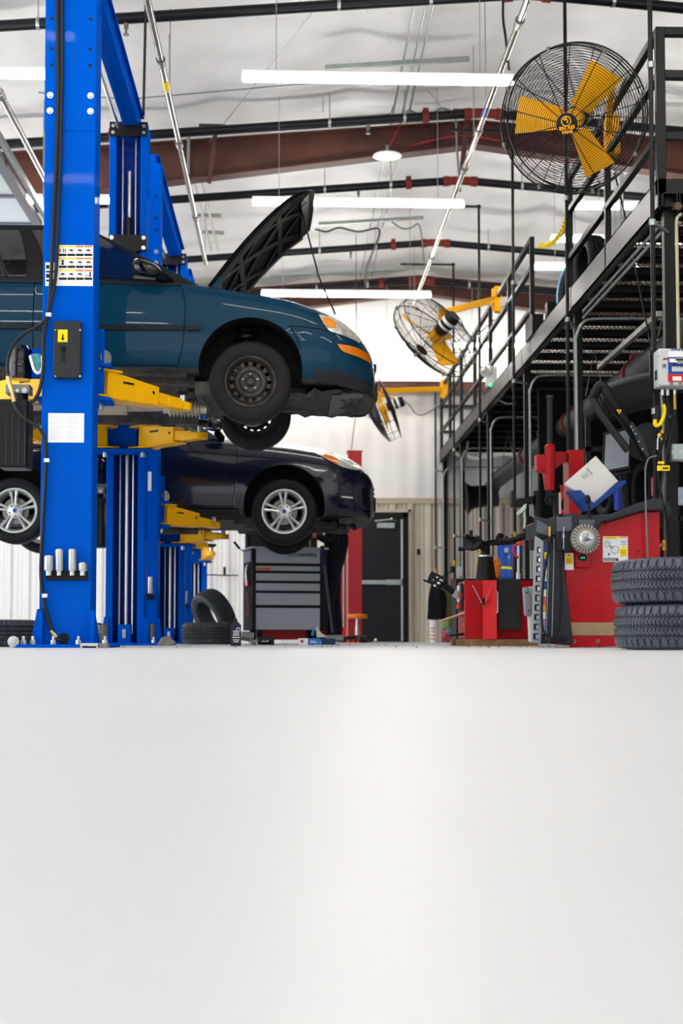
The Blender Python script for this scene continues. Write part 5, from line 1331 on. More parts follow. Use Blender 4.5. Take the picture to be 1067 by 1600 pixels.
# red sub panel, stickers, instruction plate
sp = build(pan([(897.5, 862), (922, 862), (922, 884), (919, 887.5), (900, 887.5), (897.5, 884)], Yb, .03), 'gauge_arm_cover', red_m, wb, bev=.006)
build(pan([(903, 866), (917, 866), (917, 876), (903, 876)], Yb - .031, .002), 'display', ink_m, sp, smooth=0)
build(MB().box(*bx(907, 870, 914, 873, Yb - .033, .001)), 'display_digits', M('led_green', '1c9a6a', .4, emit=.6), sp, smooth=0)
for q in ((904, 867), (916, 867), (904, 875), (916, 875)): build(MB().sph(at(q[0], q[1], Yb - .033), .003, 8, 6), 'screw', steel_m, sp)
st = build(plate(882, 864, 896, 890.5, Yb - .002, .002), 'warning_sticker', white_m, wb, smooth=0, label='white and yellow warning sticker')
build(plate(883.5, 869, 894.5, 881.5, Yb - .0045, .001).prism([at(x, y, Yb - .0045) for x, y in ((885, 869), (893, 869), (889, 864.6))], (0, -.001, 0)), 'sticker_field', stickery_m, st, smooth=0)
build(plate(888.3, 866, 889.7, 868, Yb - .006, .0005).box(*bx(884.5, 874, 893.5, 874.6, Yb - .006, .0005)).box(*bx(884.5, 877, 893.5, 877.6, Yb - .006, .0005)), 'small_print', ink_m, st, smooth=0)
ip = build(plate(941.5, 838, 981, 878, Yb - .002, .002), 'instruction_plate', M('plate_white', 'd9dde0', .45), wb, smooth=0, label='white instruction plate with wheel drawings')
build(plate(942, 838.5, 967, 842, Yb - .0045, .0008).box(*bx(968.5, 857, 979.5, 869.5, Yb - .0045, .0008)).prism([at(x, y, Yb - .0045) for x, y in ((970, 857), (978, 857), (974, 851.5))], (0, -.0008, 0)), 'caution_field', stickery_m, ip, smooth=0)
m = plate(968, 838.5, 980, 840.5, Yb - .0045, .0008)
build(m, 'red_header', stickero_m, ip, smooth=0)
m = MB()
for cx_, cy_, r in ((949, 850, .018), (961, 859, .024), (955, 855, .008)): m.ring(at(cx_, cy_, Yb - .005), (0, 1, 0), r, .0012, 24, 4); m.bar(at(cx_ - 3, cy_ - 2, Yb - .005), at(cx_ + 3, cy_ + 2, Yb - .005), .0012, .001)
m.box(*bx(950.5, 864, 952.5, 868, Yb - .005, .001)).box(*bx(963, 873, 966, 876.5, Yb - .005, .001))
for y in (860, 863, 866): m.box(*bx(969.5, y, 978.5, y + .6, Yb - .006, .0005))
for y in (845, 847.5, 850): m.box(*bx(970, y, 979, y + .6, Yb - .005, .0005))
build(m, 'drawings', ink_m, ip, smooth=0)
build(plate(942.5, 871.5, 965, 876.8, Yb - .0045, .0008), 'lower_band', M('grey_green_print', '7f8c8c', .5), ip, smooth=0)
build(text_mb('CAUTION', .014, at(955, 840.3, Yb - .0052), (1, 0, 0), (0, 0, 1), .0004), 'heading', ink_m, ip, smooth=0)
for q in ((946, 820), (1013, 860), (996, 862)): build(MB().cyl(at(q[0], q[1], Yb), at(q[0], q[1], Yb - .003), .006, n=12), 'screw_hole', ink_m, wb)
# leaning weight tray
Yt = 9.2
pan_ = lambda pts, dy=0, t=.02: MB().prism([at(x, y, Yt + dy) for x, y in pts], (0, -t, 0))
wt_ = build(MB().prism([at(x, y, Yt) for x, y in ((856, 838), (876, 838), (896, 1005), (845, 1005))], (0, .3, 0)), 'tray_column', dgrey_m, wb, bev=.008, label='dark grey weight column')
build(MB().prism([at(x, y, Yt) for x, y in ((835, 838), (848, 846), (844, 1005), (829.5, 1004))], (0, -.03, 0)), 'weight_rail', M('pale_grey_rail', '8f959c', .45), wt_, bev=.003)
mk, mw = MB(), MB()
for k in range(10):
    f = (k + .3) / 10; y = 850 + 150 * f; x0 = 839.5 - 6.5 * f; x1 = 844.5 - 3.5 * f
    mk.box(*bx(x0 - .3, y, x1, y + 9.5, Yt - .031, .002)); build(MB().box(*bx((x0 + x1) / 2 - .6, y + 2.2, x1, y + 8.5, Yt - .033, .008)), 'wheel_weight', steel_m, wt_, smooth=0)
build(mk, 'weight_slots', ink_m, wt_, smooth=0)
cols = ['2c4f9c', 'e8d030', '2c4f9c', 'e6e6e2', 'b8d8e8', '2c4f9c', 'e6e6e2', 'd86070', 'f09a30', 'e6e6e2', 'b880c8', '78b8c8']
for k, ccc in enumerate(cols):
    f = k / len(cols); y = 851 + 140 * f
    nm = 'size_label_' + ccc
    mm = bpy.data.materials.get(nm) or M(nm, ccc, .5)
    build(MB().box(*bx(850.5 - 3.5 * f, y, 855.2 - 4 * f, y + 11, Yt - .002, .004)), 'size_label', mm, wt_, smooth=0)
build(MB().bar(at(866, 842, Yt - .004), at(862, 1000, Yt - .004), .004, .006).bar(at(858, 842, Yt - .004), at(853, 1000, Yt - .004), .004, .006), 'seam', mgrey_m, wt_, smooth=0)
build(MB().box(*bx(853, 994, 881, 1006, Yt - .03, .12)), 'tray_foot', blk_m, wt_, bev=.006)
m = MB().tube(spline([at(x, y, Yt - .05) for x, y in ((859.5, 838), (857, 860), (850, 900), (846.5, 945), (847.5, 980), (855, 994), (864, 995), (873, 980), (877, 945), (876.5, 900), (874.5, 866))], 5), .0075, 8)
build(m, 'air_hose', blk_m, wb); build(MB().cyl(at(859, 823, Yt - .05), at(859, 838, Yt - .05), .009, n=12), 'hose_fitting', brass_m, wb)
build(MB().cyl(at(859.5, 838, Yt - .05), at(859.5, 848, Yt - .05), .014, n=12).box(*bx(867, 836, 877, 861, Yt - .03, .05)), 'hose_grip', blk_m, wb, bev=.003)
build(MB().cyl(at(880.5, 823, Yt - .08), at(880.5, 858, Yt - .08), .0045, n=8).cyl(at(880.5, 835, Yt - .08), at(880.5, 840, Yt - .08), .01, n=8), 'gauge_rod', steel_m, wb)
# handle lever on the top
build(MB().tube([at(921, 808, Yb - .06), at(920, 792, Yb - .06), at(918, 782, Yb - .06)], .009, 8).sph(at(918, 780, Yb - .06), .02, 12, 8, (1, 1, 1.5)), 'lever', blk_m, wb)
build(MB().tube([at(x, y, Yb + .1) for x, y in ((905, 806), (915, 800), (930, 797))], .01, 8).tube([at(x, y, Yb - .04) for x, y in ((873, 806), (885, 808), (893, 810))], .012, 8), 'tray_handle', pipe_m, wb)
# wheel guard shell and its bent tube arm
Yg = 9.75
rows = []
for i in range(15):
    f = i / 14; x = 944 + (1040 - 944) * f; yt = 606 - 20 * sin(min(1, f * 1.15) * pi / 2)
    r = []
    for j in range(10):
        g = j / 9; r.append(at(x, yt + 56 * g * (1 - .15 * f), Yg + .5 * sin(g * pi * .5)))
    rows.append(r)
build(MB().grid(rows).grid([[p + V((0, .012, -.01)) for p in r] for r in rows]), 'wheel_guard', blk_m, wb, smooth=60, label='large curved black wheel guard')
build(MB().tube([r[0] for r in rows], .022, 10), 'guard_rim', M('grey_rim', '4c4d50', .4) if 'grey_rim' not in bpy.data.materials else bpy.data.materials['grey_rim'], wb)
rows = []
for i in range(11):
    f = i / 10; a = pi * (.98 - .85 * f); r = []
    for j in range(6): r.append(at(1012 + 46 * cos(a) * .75, 712 - 52 * sin(a), Yg + .05 + .25 * j / 5))
    rows.append(r)
build(MB().grid(rows).add([r[0] for r in rows] + [at(1012, 725, Yg + .05)], [tuple(range(12))]), 'hood_shell', M('dark_shell', '2a2b2e', .5), wb, smooth=50)
Ya_ = 9.45
m = MB().tube(spline([at(x, y, Y) for x, y, Y in ((926, 624, Ya_ + .05), (931, 612, Ya_ + .02), (938, 603, Ya_), (944, 606, Ya_), (950, 618, Ya_), (965, 642, Ya_ + .02), (983, 668, Ya_ + .05), (1000, 695, Ya_ + .1), (1020, 735, Ya_ + .15))], 6), .034, 14)
m.tube([at(926, 624, Ya_ + .02), at(940, 649, Ya_ - .02), at(960, 676, Ya_ - .05), at(981, 704, Ya_ - .08)], .026, 12)
build(m, 'guard_arm', blk_m, wb, label='bent black tube arm')
build(pan([(982, 662), (988, 660), (1004, 685), (1014, 712), (1010, 716), (998, 698)], Ya_ - .0, .02), 'arm_plate', dgrey_m, wb, bev=.004)
for q in ((986, 667), (989, 672), (993, 678), (998, 690), (1004, 702)): build(MB().sph(at(q[0], q[1], Ya_ - .02), .007, 8, 6), 'bolt', steel_m, wb)
build(pan([(963, 640), (971, 640.5), (967.5, 647)], Ya_ - .035, .003), 'triangle_sticker', stickery_m, wb, smooth=0)
build(pan([(966, 641.5), (968.6, 641.7), (967.5, 645)], Ya_ - .039, .001), 'triangle_print', ink_m, wb, smooth=0)
build(MB().tube(spline([at(x, y, Ya_ + .03) for x, y in ((935, 615), (942, 630), (948, 638), (953, 650), (958, 648))], 4), .006, 6), 'arm_cable', blk_m, wb)
# screen on the balancer
sm = build(MB().prism([at(x, y, 9.62) for x, y in ((943, 675.5), (986, 665.5), (984, 733), (939, 741.5))], (.03, .12, 0)), 'monitor', blk_m, wb, bev=.006, label='tilted monitor with a dusty grey screen')
build(MB().prism([at(x, y, 9.62) for x, y in ((946.5, 679.5), (983.5, 671), (981.5, 728), (943.5, 735.5))], (0, -.003, 0)), 'screen', screen_m, sm, smooth=0)
build(MB().bar(at(955, 743, 9.55), at(990, 737, 9.65), .14, .012), 'keyboard_shelf', blk_m, wb, bev=.004)
build(MB().tube([at(972, 740, 9.7), at(975, 770, 9.72), at(978, 800, 9.72)], .025, 12), 'monitor_post', pipe_m, wb)
# tilted blue document tray with a white binder
t = thing('document_tray', 'tilted blue metal tray holding a thick white binder, on top of the red balancer', 'document tray', at(925, 800, 9.35))
Yd = 9.35
n_ = V((-.1, -1, .12)).normalized()
build(MB().prism([at(x, y, Yd + .03) for x, y in ((884, 768), (907, 765), (928, 787), (966, 752), (980, 750), (975, 756), (925, 798), (914, 800))], (.0, .02, 0)).prism([at(x, y, Yd - .06) for x, y in ((886.5, 767), (907, 765.5), (928, 786.5), (923, 798), (914, 799.5))], (0, .1, 0)).prism([at(x, y, Yd - .06) for x, y in ((928, 786.5), (966, 752), (979, 750), (977, 756), (923, 798))], (0, .1, 0)), 'tray', navyb_m, t, bev=.003)
bd_ = build(MB().prism([at(x, y, Yd) for x, y in ((881, 755.5), (930.5, 712), (966, 751.5), (928, 786))], (.012, .045, -.012)), 'binder', M('off_white_binder', 'd2cec8', .5), t, bev=.004)
m = MB(); xd = (at(930.5, 712, Yd) - at(881, 755.5, Yd)).normalized(); yd = (at(881, 755.5, Yd) - at(928, 786, Yd)).normalized()
q = at(921, 737, Yd)
xd2 = (at(966, 751.5, Yd) - at(930.5, 712, Yd)).normalized()
for k, L_ in enumerate((.055, .03, .04, .035)): p_ = q + V((0, -.002, 0)) - xd * (.016 * k + (.008 if k else 0)); m.bar(p_ - xd2 * L_ / 2, p_ + xd2 * L_ / 2, .001, .011 if k == 0 else .005, xd)
build(m, 'print', inkg_m, bd_, smooth=0)
build(MB().tube([at(921, 800, Yd + .1), at(924, 812, Yd + .1)], .02, 10), 'tray_stem', blk_m, t)
# blue can behind
m = MB().lathe([(0, 0), (.035, 0), (.035, .16), (.03, .175), (0, .175)], at(967, 797, 10.1), (0, 0, 1), 20); can = solo(m, 'spray_can', M('can_blue', '2438a0', .35), 'small blue and white can on the balancer, below the blue tray', 'can')
# ---------------------------------------------------------------- red tire changer tower behind the balancer
Yc_ = 11.0
tc = thing('tire_changer', 'red tire changer tower with a ribbed black vertical shaft, behind the grey weight tray', 'tire changer', (at(870, 990, Yc_).x, Yc_ + .2, 0))
build(pan([(879, 709), (903, 709), (903, 1000), (884, 1000), (880, 790)], Yc_ + .3, .25), 'tower', red_m, tc, bev=.01)
build(pan([(834, 713), (852, 713), (852, 741), (835, 738)], Yc_ + .1, .12).prism([at(x, y, Yc_ + .1) for x, y in ((845, 727), (853, 727), (853, 765), (850, 762))], (0, -.1, 0)).prism([at(x, y, Yc_ + .2) for x, y in ((851, 708), (882, 708), (882, 722), (851, 745))], (0, -.1, 0)), 'bracket', red_m, tc, bev=.006)
build(MB().cyl(at(858.5, 766, Yc_), at(859, 700, Yc_), .04, n=24).lathe([(.042, 0), (.044, .01), (.03, .03)], at(859, 700, Yc_), (0, 0, 1), 24), 'slide_sleeve', red_m, tc)
m = MB(); z0, z1 = at(859, 700, Yc_), at(859, 622, Yc_)
n = 34
for k in range(n):
    p = z0.lerp(z1, k / n); m.lathe([(.019, 0), (.0235, .003), (.0235, .007), (.019, .01)], p, (0, 0, 1), 16)
m.cyl(z0, z1, .0195, n=16).cyl(z1, z1 + V((0, 0, .02)), .028, n=18); build(m, 'threaded_shaft', M('shaft_black', '3a3b3c', .4, metal=.4), tc)
build(MB().cyl(at(859, 766, Yc_), at(859, 785, Yc_), .03, n=16).ring(at(859, 782, Yc_ - .03), (0, 1, 0), .035, .008, 20, 6), 'mount_head', blk_m, tc)
build(MB().tube([at(868, 770, Yc_ + .05), at(870, 800, Yc_ + .05), at(870, 1003, Yc_ + .05)], .03, 10), 'post', blk_m, tc)
build(MB().tube(spline([at(x, y, Yc_ + .03) for x, y in ((876, 758), (878, 775), (873, 790), (881, 805), (880, 830))], 4), .01, 8), 'air_line', redb_m, tc, label='red air line')
build(MB().box(*bx(872, 770, 876, 803, Yc_ + .04, .02)), 'scale_plate', lgrey_m, tc)
build(MB().prism([at(x, y, Yc_ - .1) for x, y in ((800, 766), (806, 766), (806, 781), (834, 774), (834, 786), (806, 793), (800, 790))], (0, .12, 0)), 'swing_arm', blkm_m, tc, bev=.006)
build(MB().cyl(at(839.5, 812, Yc_ - .05), at(839.5, 767, Yc_ - .05), .03, n=20).cyl(at(839.5, 790, Yc_ - .05), at(839.5, 786, Yc_ - .05), .034, n=20), 'arm_joint', blkm_m, tc)
build(MB().lathe([(0, -.02), (.075, -.02), (.085, 0), (.075, .02), (0, .02)], at(827, 822, Yc_ - .15), (.75, -.6, .1), 24), 'bead_disc', blk_m, tc)
build(MB().tube(spline([at(x, y, Yc_ - .1) for x, y in ((836, 830), (825, 835), (812, 841), (795, 845), (780, 846))], 4), .024, 10), 'lower_arm', blkm_m, tc)
build(MB().box(*bx(826, 846, 838, 860, Yc_ - .1, .08)), 'cabinet_edge', dgrey_m, tc, bev=.004)
t = thing('blow_gun', 'pale green air blow gun hanging beside the black swing arm', 'air gun', at(813, 806, Yc_ - .25))
build(pan([(806, 803), (813, 795), (818, 789), (822, 787), (821, 796), (816, 800), (809, 806)], Yc_ - .25, .03), 'body', M('pale_green_cast', 'b8c8b8', .4), t, bev=.005)
build(MB().tube([at(819, 797, Yc_ - .26), at(820, 812, Yc_ - .26), at(819, 826, Yc_ - .26)], .01, 8), 'handle', M('pale_green_cast2', 'a8b8aa', .4), t)
build(MB().tube(spline([at(x, y, Yc_ - .2) for x, y in ((814, 850), (806, 851), (802, 856), (803, 864), (810, 872))], 5), .008, 8).box(*bx(812, 847, 817, 852, Yc_ - .2, .03)), 'air_hose', redb_m, t, label='red coiled air line')
t = thing('tool_arm_pad', 'light grey kidney shaped pad between the red machines', 'pad', at(825, 965, 10.2))
build(MB().prism([at(x, y, 10.2) for x, y in ((815, 918), (824, 917), (828, 935), (829, 958), (825, 964), (818, 962), (817, 945))], (0, -.05, 0)), 'pad', mgrey_m, t, bev=.012)
build(MB().prism([at(x, y, 10.24) for x, y in ((824, 917), (834, 916), (834, 963), (828, 960))], (0, -.03, 0)).tube([at(830, 960, 10.2), at(832, 1003, 10.2)], .03, 10), 'bracket', lgrey_m, t, bev=.004)
for q in ((823, 926), (826, 954)): build(MB().cyl(at(q[0], q[1], 10.15), at(q[0], q[1], 10.145), .006, n=10), 'screw', ink_m, t)
# ---------------------------------------------------------------- low red tire changer cabinet
Yl = 11.35
lc_ = thing('tire_changer', 'low red tire changer cabinet with a black cone turntable, on a wooden pallet', 'tire changer', (at(779, 1000, Yl).x, Yl + .3, .04))
xL, xR = at(726, 950, Yl).x, at(834, 950, Yl).x; zT, zB = at(760, 907, Yl).z, at(760, 998.5, Yl).z
zB = .055
build(MB().box((xL, Yl + .03, zB), (xR, Yl + .46, zT)), 'cabinet', red_m, lc_, bev=.008)
xm = at(752.5, 950, Yl).x; x2 = at(774, 950, Yl).x
build(MB().box((xL, Yl - .01, zB), (xm, Yl + .03, zT)), 'access_door', red_m, lc_, bev=.005)
build(MB().prism([(xm, Yl + .0, zB), (x2, Yl - .07, zB), (x2, Yl + .03, zB), (xm, Yl + .03, zB)], (0, 0, zT - zB)), 'corner_panel', redb_m, lc_, smooth=0, label='brighter red angled corner panel')
x3, x4 = at(776, 950, Yl).x, at(812, 950, Yl).x
build(MB().box((x3, Yl - .05, at(790, 984, Yl).z), (x4, Yl + .03, at(790, 905, Yl).z)), 'rubber_pad', treadpad_m, lc_, bev=.006, label='dark textured rubber bumper pad')
build(MB().tube([at(774.5, 923, Yl - .09), at(777.5, 926, Yl - .09), at(777.5, 956, Yl - .09), at(774.5, 959, Yl - .09)], .005, 8), 'pad_handle', steel_m, lc_)
build(MB().bar(at(738, 914, Yl - .02), at(756, 949, Yl - .02), .004, .014, (0, 1, 0)), 'guide_bar', lgrey_m, lc_)
build(MB().bar(at(758, 941, Yl - .06), at(766, 920, Yl - .075), .004, .006, (0, 1, 0)), 'slot_edge', M('pale_red_edge', 'e87060', .5), lc_)
build(MB().prism([at(x, y, Yl - .05) for x, y in ((753, 936), (757, 934), (757, 944), (753, 946))], (0, -.02, 0)), 'slot', ink_m, lc_)
# left side controls
sd_ = MB()
yA, yB_ = Yl + .04, Yl + .44
build(MB().box((xL - .012, yA + .05, zT - .24), (xL, yB_ - .05, zT - .02)), 'control_plate', ink_m, lc_, bev=.003)
for z, r in ((zT - .06, .03), (zT - .13, .045)): build(MB().lathe([(0, .02), (r * .8, .02), (r, .012), (r, 0)], (xL - .012, Yl + .24, z), (-1, 0, 0), 20), 'gauge', M('gauge_white', 'dfe3e6', .3) if 'gauge_white' not in bpy.data.materials else bpy.data.materials['gauge_white'], lc_)
build(MB().box((xL - .03, yA + .1, zT - .22), (xL - .012, yB_ - .12, zT - .18)), 'control_label', redb_m, lc_)
for k in range(3): build(MB().bar((xL, Yl + .1 + .12 * k, zB + .04), (xL - .12, Yl + .08 + .12 * k, zB + .03), .05, .02), 'foot_pedal', blk_m, lc_, bev=.004)
build(MB().prism([(xL, Yl + .02, zT - .26), (xL - .2, Yl + .05, zT - .33), (xL - .19, Yl + .08, zT - .34), (xL, Yl + .2, zT - .28)], (0, 0, .01)), 'side_flap', M('pale_pink_flap', 'd8a898', .5), lc_)
for z in (zT - .0, zT - .25, zT - .33): build(MB().sph((xL - .004, Yl + .02, z - .02), .008, 8, 6), 'screw', steel_m, lc_)
# cone and turntable
cc = at(759, 904, Yl + .22); cc.z = zT
hz_ = at(759, 870, Yl + .22).z - zT
build(MB().lathe([(0, 0), (.085, 0), (.06, hz_), (0, hz_)], cc, (0, 0, 1), 32), 'cone', blkm_m, lc_, label='black conical pedestal')
build(MB().cyl(cc + V((0, 0, hz_)), cc + V((0, 0, hz_ + .012)), .064, n=32), 'cone_rim', steel_m, lc_)
build(MB().cyl(cc + V((0, 0, hz_)), cc + V((0, 0, hz_ + .1)), .033, n=24), 'spindle', blkm_m, lc_)
tt = cc + V((0, 0, hz_ + .1)); m = MB().lathe([(0, 0), (.06, 0), (.065, .02), (.0, .03)], tt, (0, 0, 1), 28)
for k in range(4):
    a = 2 * pi * k / 4 + .5; e = V((cos(a), sin(a), 0)); m.bar(tt + e * .03 + V((0, 0, .015)), tt + e * .2 + V((0, 0, .02)), .06, .03).bar(tt + e * .17 + V((0, 0, .03)), tt + e * .21 + V((0, 0, .07)), .05, .035)
build(m, 'turntable', blkm_m, lc_, bev=.004)
build(MB().lathe([(0, .02), (.04, .03), (.07, .01), (.075, -.01), (.05, -.02), (0, -.01)], at(740, 848, Yl + .1), (-.4, -.7, .5), 24).tube([at(740, 848, Yl + .1), at(756, 858, Yl + .15)], .02, 8), 'clamp_bowl', blk_m, lc_)
build(MB().box(*bx(733, 829, 738, 840, Yl + .1, .03)), 'clamp_jaw', blkm_m, lc_)
build(MB().tube([at(718, 858, Yl + .1), at(740, 858, Yl + .1), at(752, 856, Yl + .1)], .008, 8).cyl(at(716, 858, Yl + .1), at(726, 858, Yl + .1), .016, n=12), 'side_lever', blkm_m, lc_)
build(MB().tube(spline([at(x, y, Yl + .3) for x, y in ((764, 848), (785, 848), (800, 846), (812, 838), (830, 834))], 4), .022, 10), 'helper_arm', blkm_m, lc_)
# pressure gauge head on an angled stalk, fixed to the cabinet's left side
c = at(681, 905, Yl); gh = build(MB().prism([at(x, y, Yl) for x, y in ((673, 893), (691, 901), (695, 909), (684, 920), (666, 909))], (0, -.05, 0)).bar(at(661, 906, Yl - .02), at(672, 911, Yl - .02), .03, .015), 'inflator_head', blk_m, lc_, bev=.008, label='black tool head with white markings')
m = MB()
for q in ((683, 902, 3, 2), (688, 906, 3, 2), (685, 911, 4, 3), (679, 915, 3, 3), (677, 906, 2, 1), (691, 907, 2, 2)): m.box(*bx(q[0] - q[2] / 2, q[1] - q[3] / 2, q[0] + q[2] / 2, q[1] + q[3] / 2, Yl - .051, .002))
build(m, 'white_markings', white_m, gh, smooth=0)
build(MB().bar(at(690, 914, Yl - .02), at(708, 926, Yl + .02), .04, .05).mat(1).bar(at(706, 924, Yl + .02), at(720, 933, Yl + .06), .045, .05), 'stalk', [blk_m, steel_m], lc_, bev=.006)
build(MB().tube([at(716, 930, Yl + .06), at(730, 935, Yl + .15)], .02, 8), 'stalk_mount', steel_m, lc_)
t = thing('wood_pallet', 'wooden pallet boards under the low red tire changer', 'pallet', (at(775, 1004, Yl).x, Yl + .25, 0))
xa, xb_ = at(715, 1004, Yl).x, at(840, 1004, Yl).x
build(MB().box((xa, Yl - .02, 0), (xb_, Yl + .08, .055)), 'board', wood_m, t, bev=.003)
build(MB().box((xa, Yl + .4, 0), (xb_, Yl + .5, .055)), 'board', wood_m, t, bev=.003)
# behind: drum, orange jug
t = thing('oil_drum', 'blue steel drum with a yellow stripe behind the low red tire changer', 'drum', (at(795, 1000, 13.4).x, 13.4, 0))
c = V((at(797, 1000, 13.4).x, 13.4, 0)); z1 = at(797, 851, 13.4).z
build(MB().lathe([(0, 0), (.115, 0), (.12, .01), (.12, z1 * .33), (.126, z1 * .345), (.12, z1 * .36), (.12, z1 * .66), (.126, z1 * .675), (.12, z1 * .69), (.12, z1 - .01), (.113, z1), (0, z1 - .01)], c, (0, 0, 1), 36), 'body', teald_m, t)
build(MB().lathe([(.1212, -.012), (.1212, .012)], c + V((0, 0, at(797, 889, 13.4).z)), (.12, .0, 1), 36), 'stripe', stickery_m, t)
build(MB().box(*bx(788, 856, 794, 863, 13.28, .004)), 'label', lgrey_m, t, smooth=0)
t = thing('fluid_jug', 'orange plastic jug partly hidden behind the black cone', 'jug', at(763, 904, 12.2))
c = at(763, 905, 12.3)
build(MB().box(c + V((-.10, -.06, 0)), c + V((.10, .06, .14))), 'body', orange_m, t, bev=.025, seg=3)
build(MB().tube(spline([c + V((.04, 0, .13)), c + V((.06, 0, .17)), c + V((.09, 0, .165)), c + V((.1, 0, .1))], 4), .014, 8), 'handle', orange_m, t)
solo(MB().box((c.x - .3, 12.15, 0), (c.x + .4, 12.5, c.z - .001)), 'steel_bench', blkm_m, 'dark bench behind the low tire changer, carrying the orange jug', 'bench', bev=.006)
solo(pan([(800, 868), (812, 868), (812, 906), (800, 906)], 12.4, .1), 'tool_box', blk_m, 'dark tool case right of the blue drum', 'tool case', bev=.01)
m = MB().cyl(at(810, 905, 11.95), at(810, 850, 11.95), .012, n=10).cyl(at(810, 905, 11.95), at(810, 895, 11.95), .02, n=10); build(m, 'steel_rod', steel_m, tc)
# ---------------------------------------------------------------- bits at the back by the posts
t = thing('paint_bucket', 'white plastic bucket with orange markings beside the back post', 'bucket', (at(678, 1003, 20).x, 20, 0))
c = V((at(678, 1003, 20).x, 20, 0)); h = at(678, 969, 20).z
build(MB().lathe([(0, 0), (.055, 0), (.064, h - .02), (.07, h - .02), (.07, h), (.06, h), (.05, .01)], c, (0, 0, 1), 28), 'pail', whitep_m, t)
m = MB()
for k in range(4): m.lathe([(.0595 + .0015 * k, .045 + .05 * k), (.0602 + .0015 * k, .065 + .05 * k)], c, (0, 0, 1), 28, False, 3.0, 4.1)
build(m, 'print', stickero_m, t, smooth=0)
solo(MB().box(*bx(690, 969, 699, 982, 20.4, .1)), 'green_box', M('pale_green', '8fb070', .5), 'small pale green box on the bag right of the white bucket', 'box', bev=.004)
m = MB(); a = at(698, 1003, 20.3); m.sph(a + V((0, 0, .09)), .1, 16, 10, (.75, .8, 1)); bag = thing('parts_bag', 'crumpled red and blue bag on the floor beside the white bucket', 'bag', (a.x, 20.3, 0))
for v in m.v: v.z = max(v.z, .002); v.x += .015 * sin(v.z * 60 + v.y * 40)
build(m, 'bag_body', M('bag_red', 'c04858', .5, var=.5, vs=16), bag, smooth=40)
m = MB().sph(a + V((.03, -.03, .15)), .06, 14, 8, (1.1, .8, .6)); build(m, 'bag_top', M('bag_blue', '5a8ab0', .5, var=.3, vs=20), bag, smooth=40)
def coat(px0, px1, py0, py1, Y, mat, label):
    rows = []
    for i in range(9):
        f = i / 8; y = py0 + (py1 - py0) * f; r = []
        for j in range(17):
            a = 2 * pi * j / 16; w_ = (px1 - px0) / 2 * (.55 + .45 * min(1, f * 2.2)); x = (px0 + px1) / 2 + w_ * cos(a) * (1 + .08 * sin(5 * a + f * 4))
            r.append(at(x, y, Y) + V((0, .06 * sin(a) * (1 + .3 * sin(4 * a)), 0)))
        rows.append(r[:-1])
    m = MB().grid(rows, True); m.add(rows[0], [tuple(range(16))]); m.add(rows[-1], [tuple(range(16))])
    return solo(m, 'work_coat', mat, label, 'coat', smooth=50)
coat(668, 697, 908, 968, 23.72, cloth_m, 'black work coat hanging on the pipe above the white bucket')
coat(692, 708, 914, 985, 23.9, M('olive_cloth', '6a7048', .8, var=.2, vs=20), 'olive coat hanging behind the black coat at the back posts')
m = MB().box(*bx(651, 858, 656.5, 867, 24.0, .06)); ph = solo(m, 'wall_handset', blk_m, 'small black handset on the beige wall between the door and the posts', 'handset', bev=.004)
m = MB().box(*bx(349, 886, 353, 898, 24.0, .05)).tube([at(322, 898, 23.95), at(350, 899, 23.95), at(372, 899, 23.95)], .012, 6); solo(m, 'wall_hook', blk_m, 'black hook and rail on the white ribbed wall left of the tool cart', 'hook')
t = thing('air_regulator', 'cluster of small air fittings on the second post from the back', 'air regulator', at(715, 905, 21))
build(MB().box(*bx(714, 886, 722, 900, 20.9, .1)), 'body', lgrey_m, t, bev=.006)
build(MB().tube(spline([at(x, y, 20.9) for x, y in ((690, 902), (700, 896), (706, 890), (712, 892))], 4), .01, 6).cyl(at(706, 895, 20.9), at(706, 885, 20.9), .03, n=12), 'filter', blk_m, t)
build(MB().box(*bx(704, 905, 708, 925, 20.9, .04)), 'red_hook', red_m, t)
# ---------------------------------------------------------------- control box and hoses at the right edge
Yk = 9.5
t = thing('inflation_control', 'grey tire inflation control box reading 90.0, with blue and red panels', 'control box', at(1060, 612, Yk))
def bk(x0, y0, x1, y1, d, th): a, b_ = bx(x0, y0, x1, y1, Yk, 0); return MB().box((a[0], Yk - d - th, a[2]), (b_[0], Yk - d, b_[2]))
build(bk(1014, 548, 1096, 614, -.0, .02), 'back_plate', blkm_m, t, smooth=0)
hb = build(bk(1019, 552, 1092, 610, .02, .15), 'housing', lgrey_m, t, bev=.01, label='light grey housing')
fp = lambda *q: build(bk(q[0], q[1], q[2], q[3], q[4], .0012), q[5], q[6], hb, smooth=0)
fp(1033, 557, 1086, 592, .171, 'blue_panel', cblue_m); fp(1033, 592, 1086, 604, .171, 'red_panel', redb_m); fp(1033, 557, 1086, 566, .1724, 'name_panel', whitep_m)
fp(1047, 565, 1070, 576.5, .1725, 'lcd', lcd_m); fp(1039, 580, 1080, 588, .1725, 'keypad', lgrey_m); fp(1035, 568, 1047, 574, .1725, 'button_plate', whitep_m)
fp(1040, 595.5, 1054, 602, .1725, 'lower_button_plate', whitep_m); fp(1060, 595.5, 1074, 602, .1725, 'lower_button_plate', whitep_m)
m = MB()
for k in range(4): a, b_ = bx(1038 + 5 * k, 553, 1041.5 + 5 * k, 555, Yk, 0); m.box((a[0], Yk - .173, a[2]), (b_[0], Yk - .1705, b_[2]))
build(m, 'blue_marks', cblue_m, hb, smooth=0)
build(text_mb('90.0', .042, at(1058.5, 571.2, Yk - .1745), (1, 0, 0), (0, 0, 1), .0006), 'reading', ink_m, hb, smooth=0)
a = at(1040, 561.5, Yk - .174)
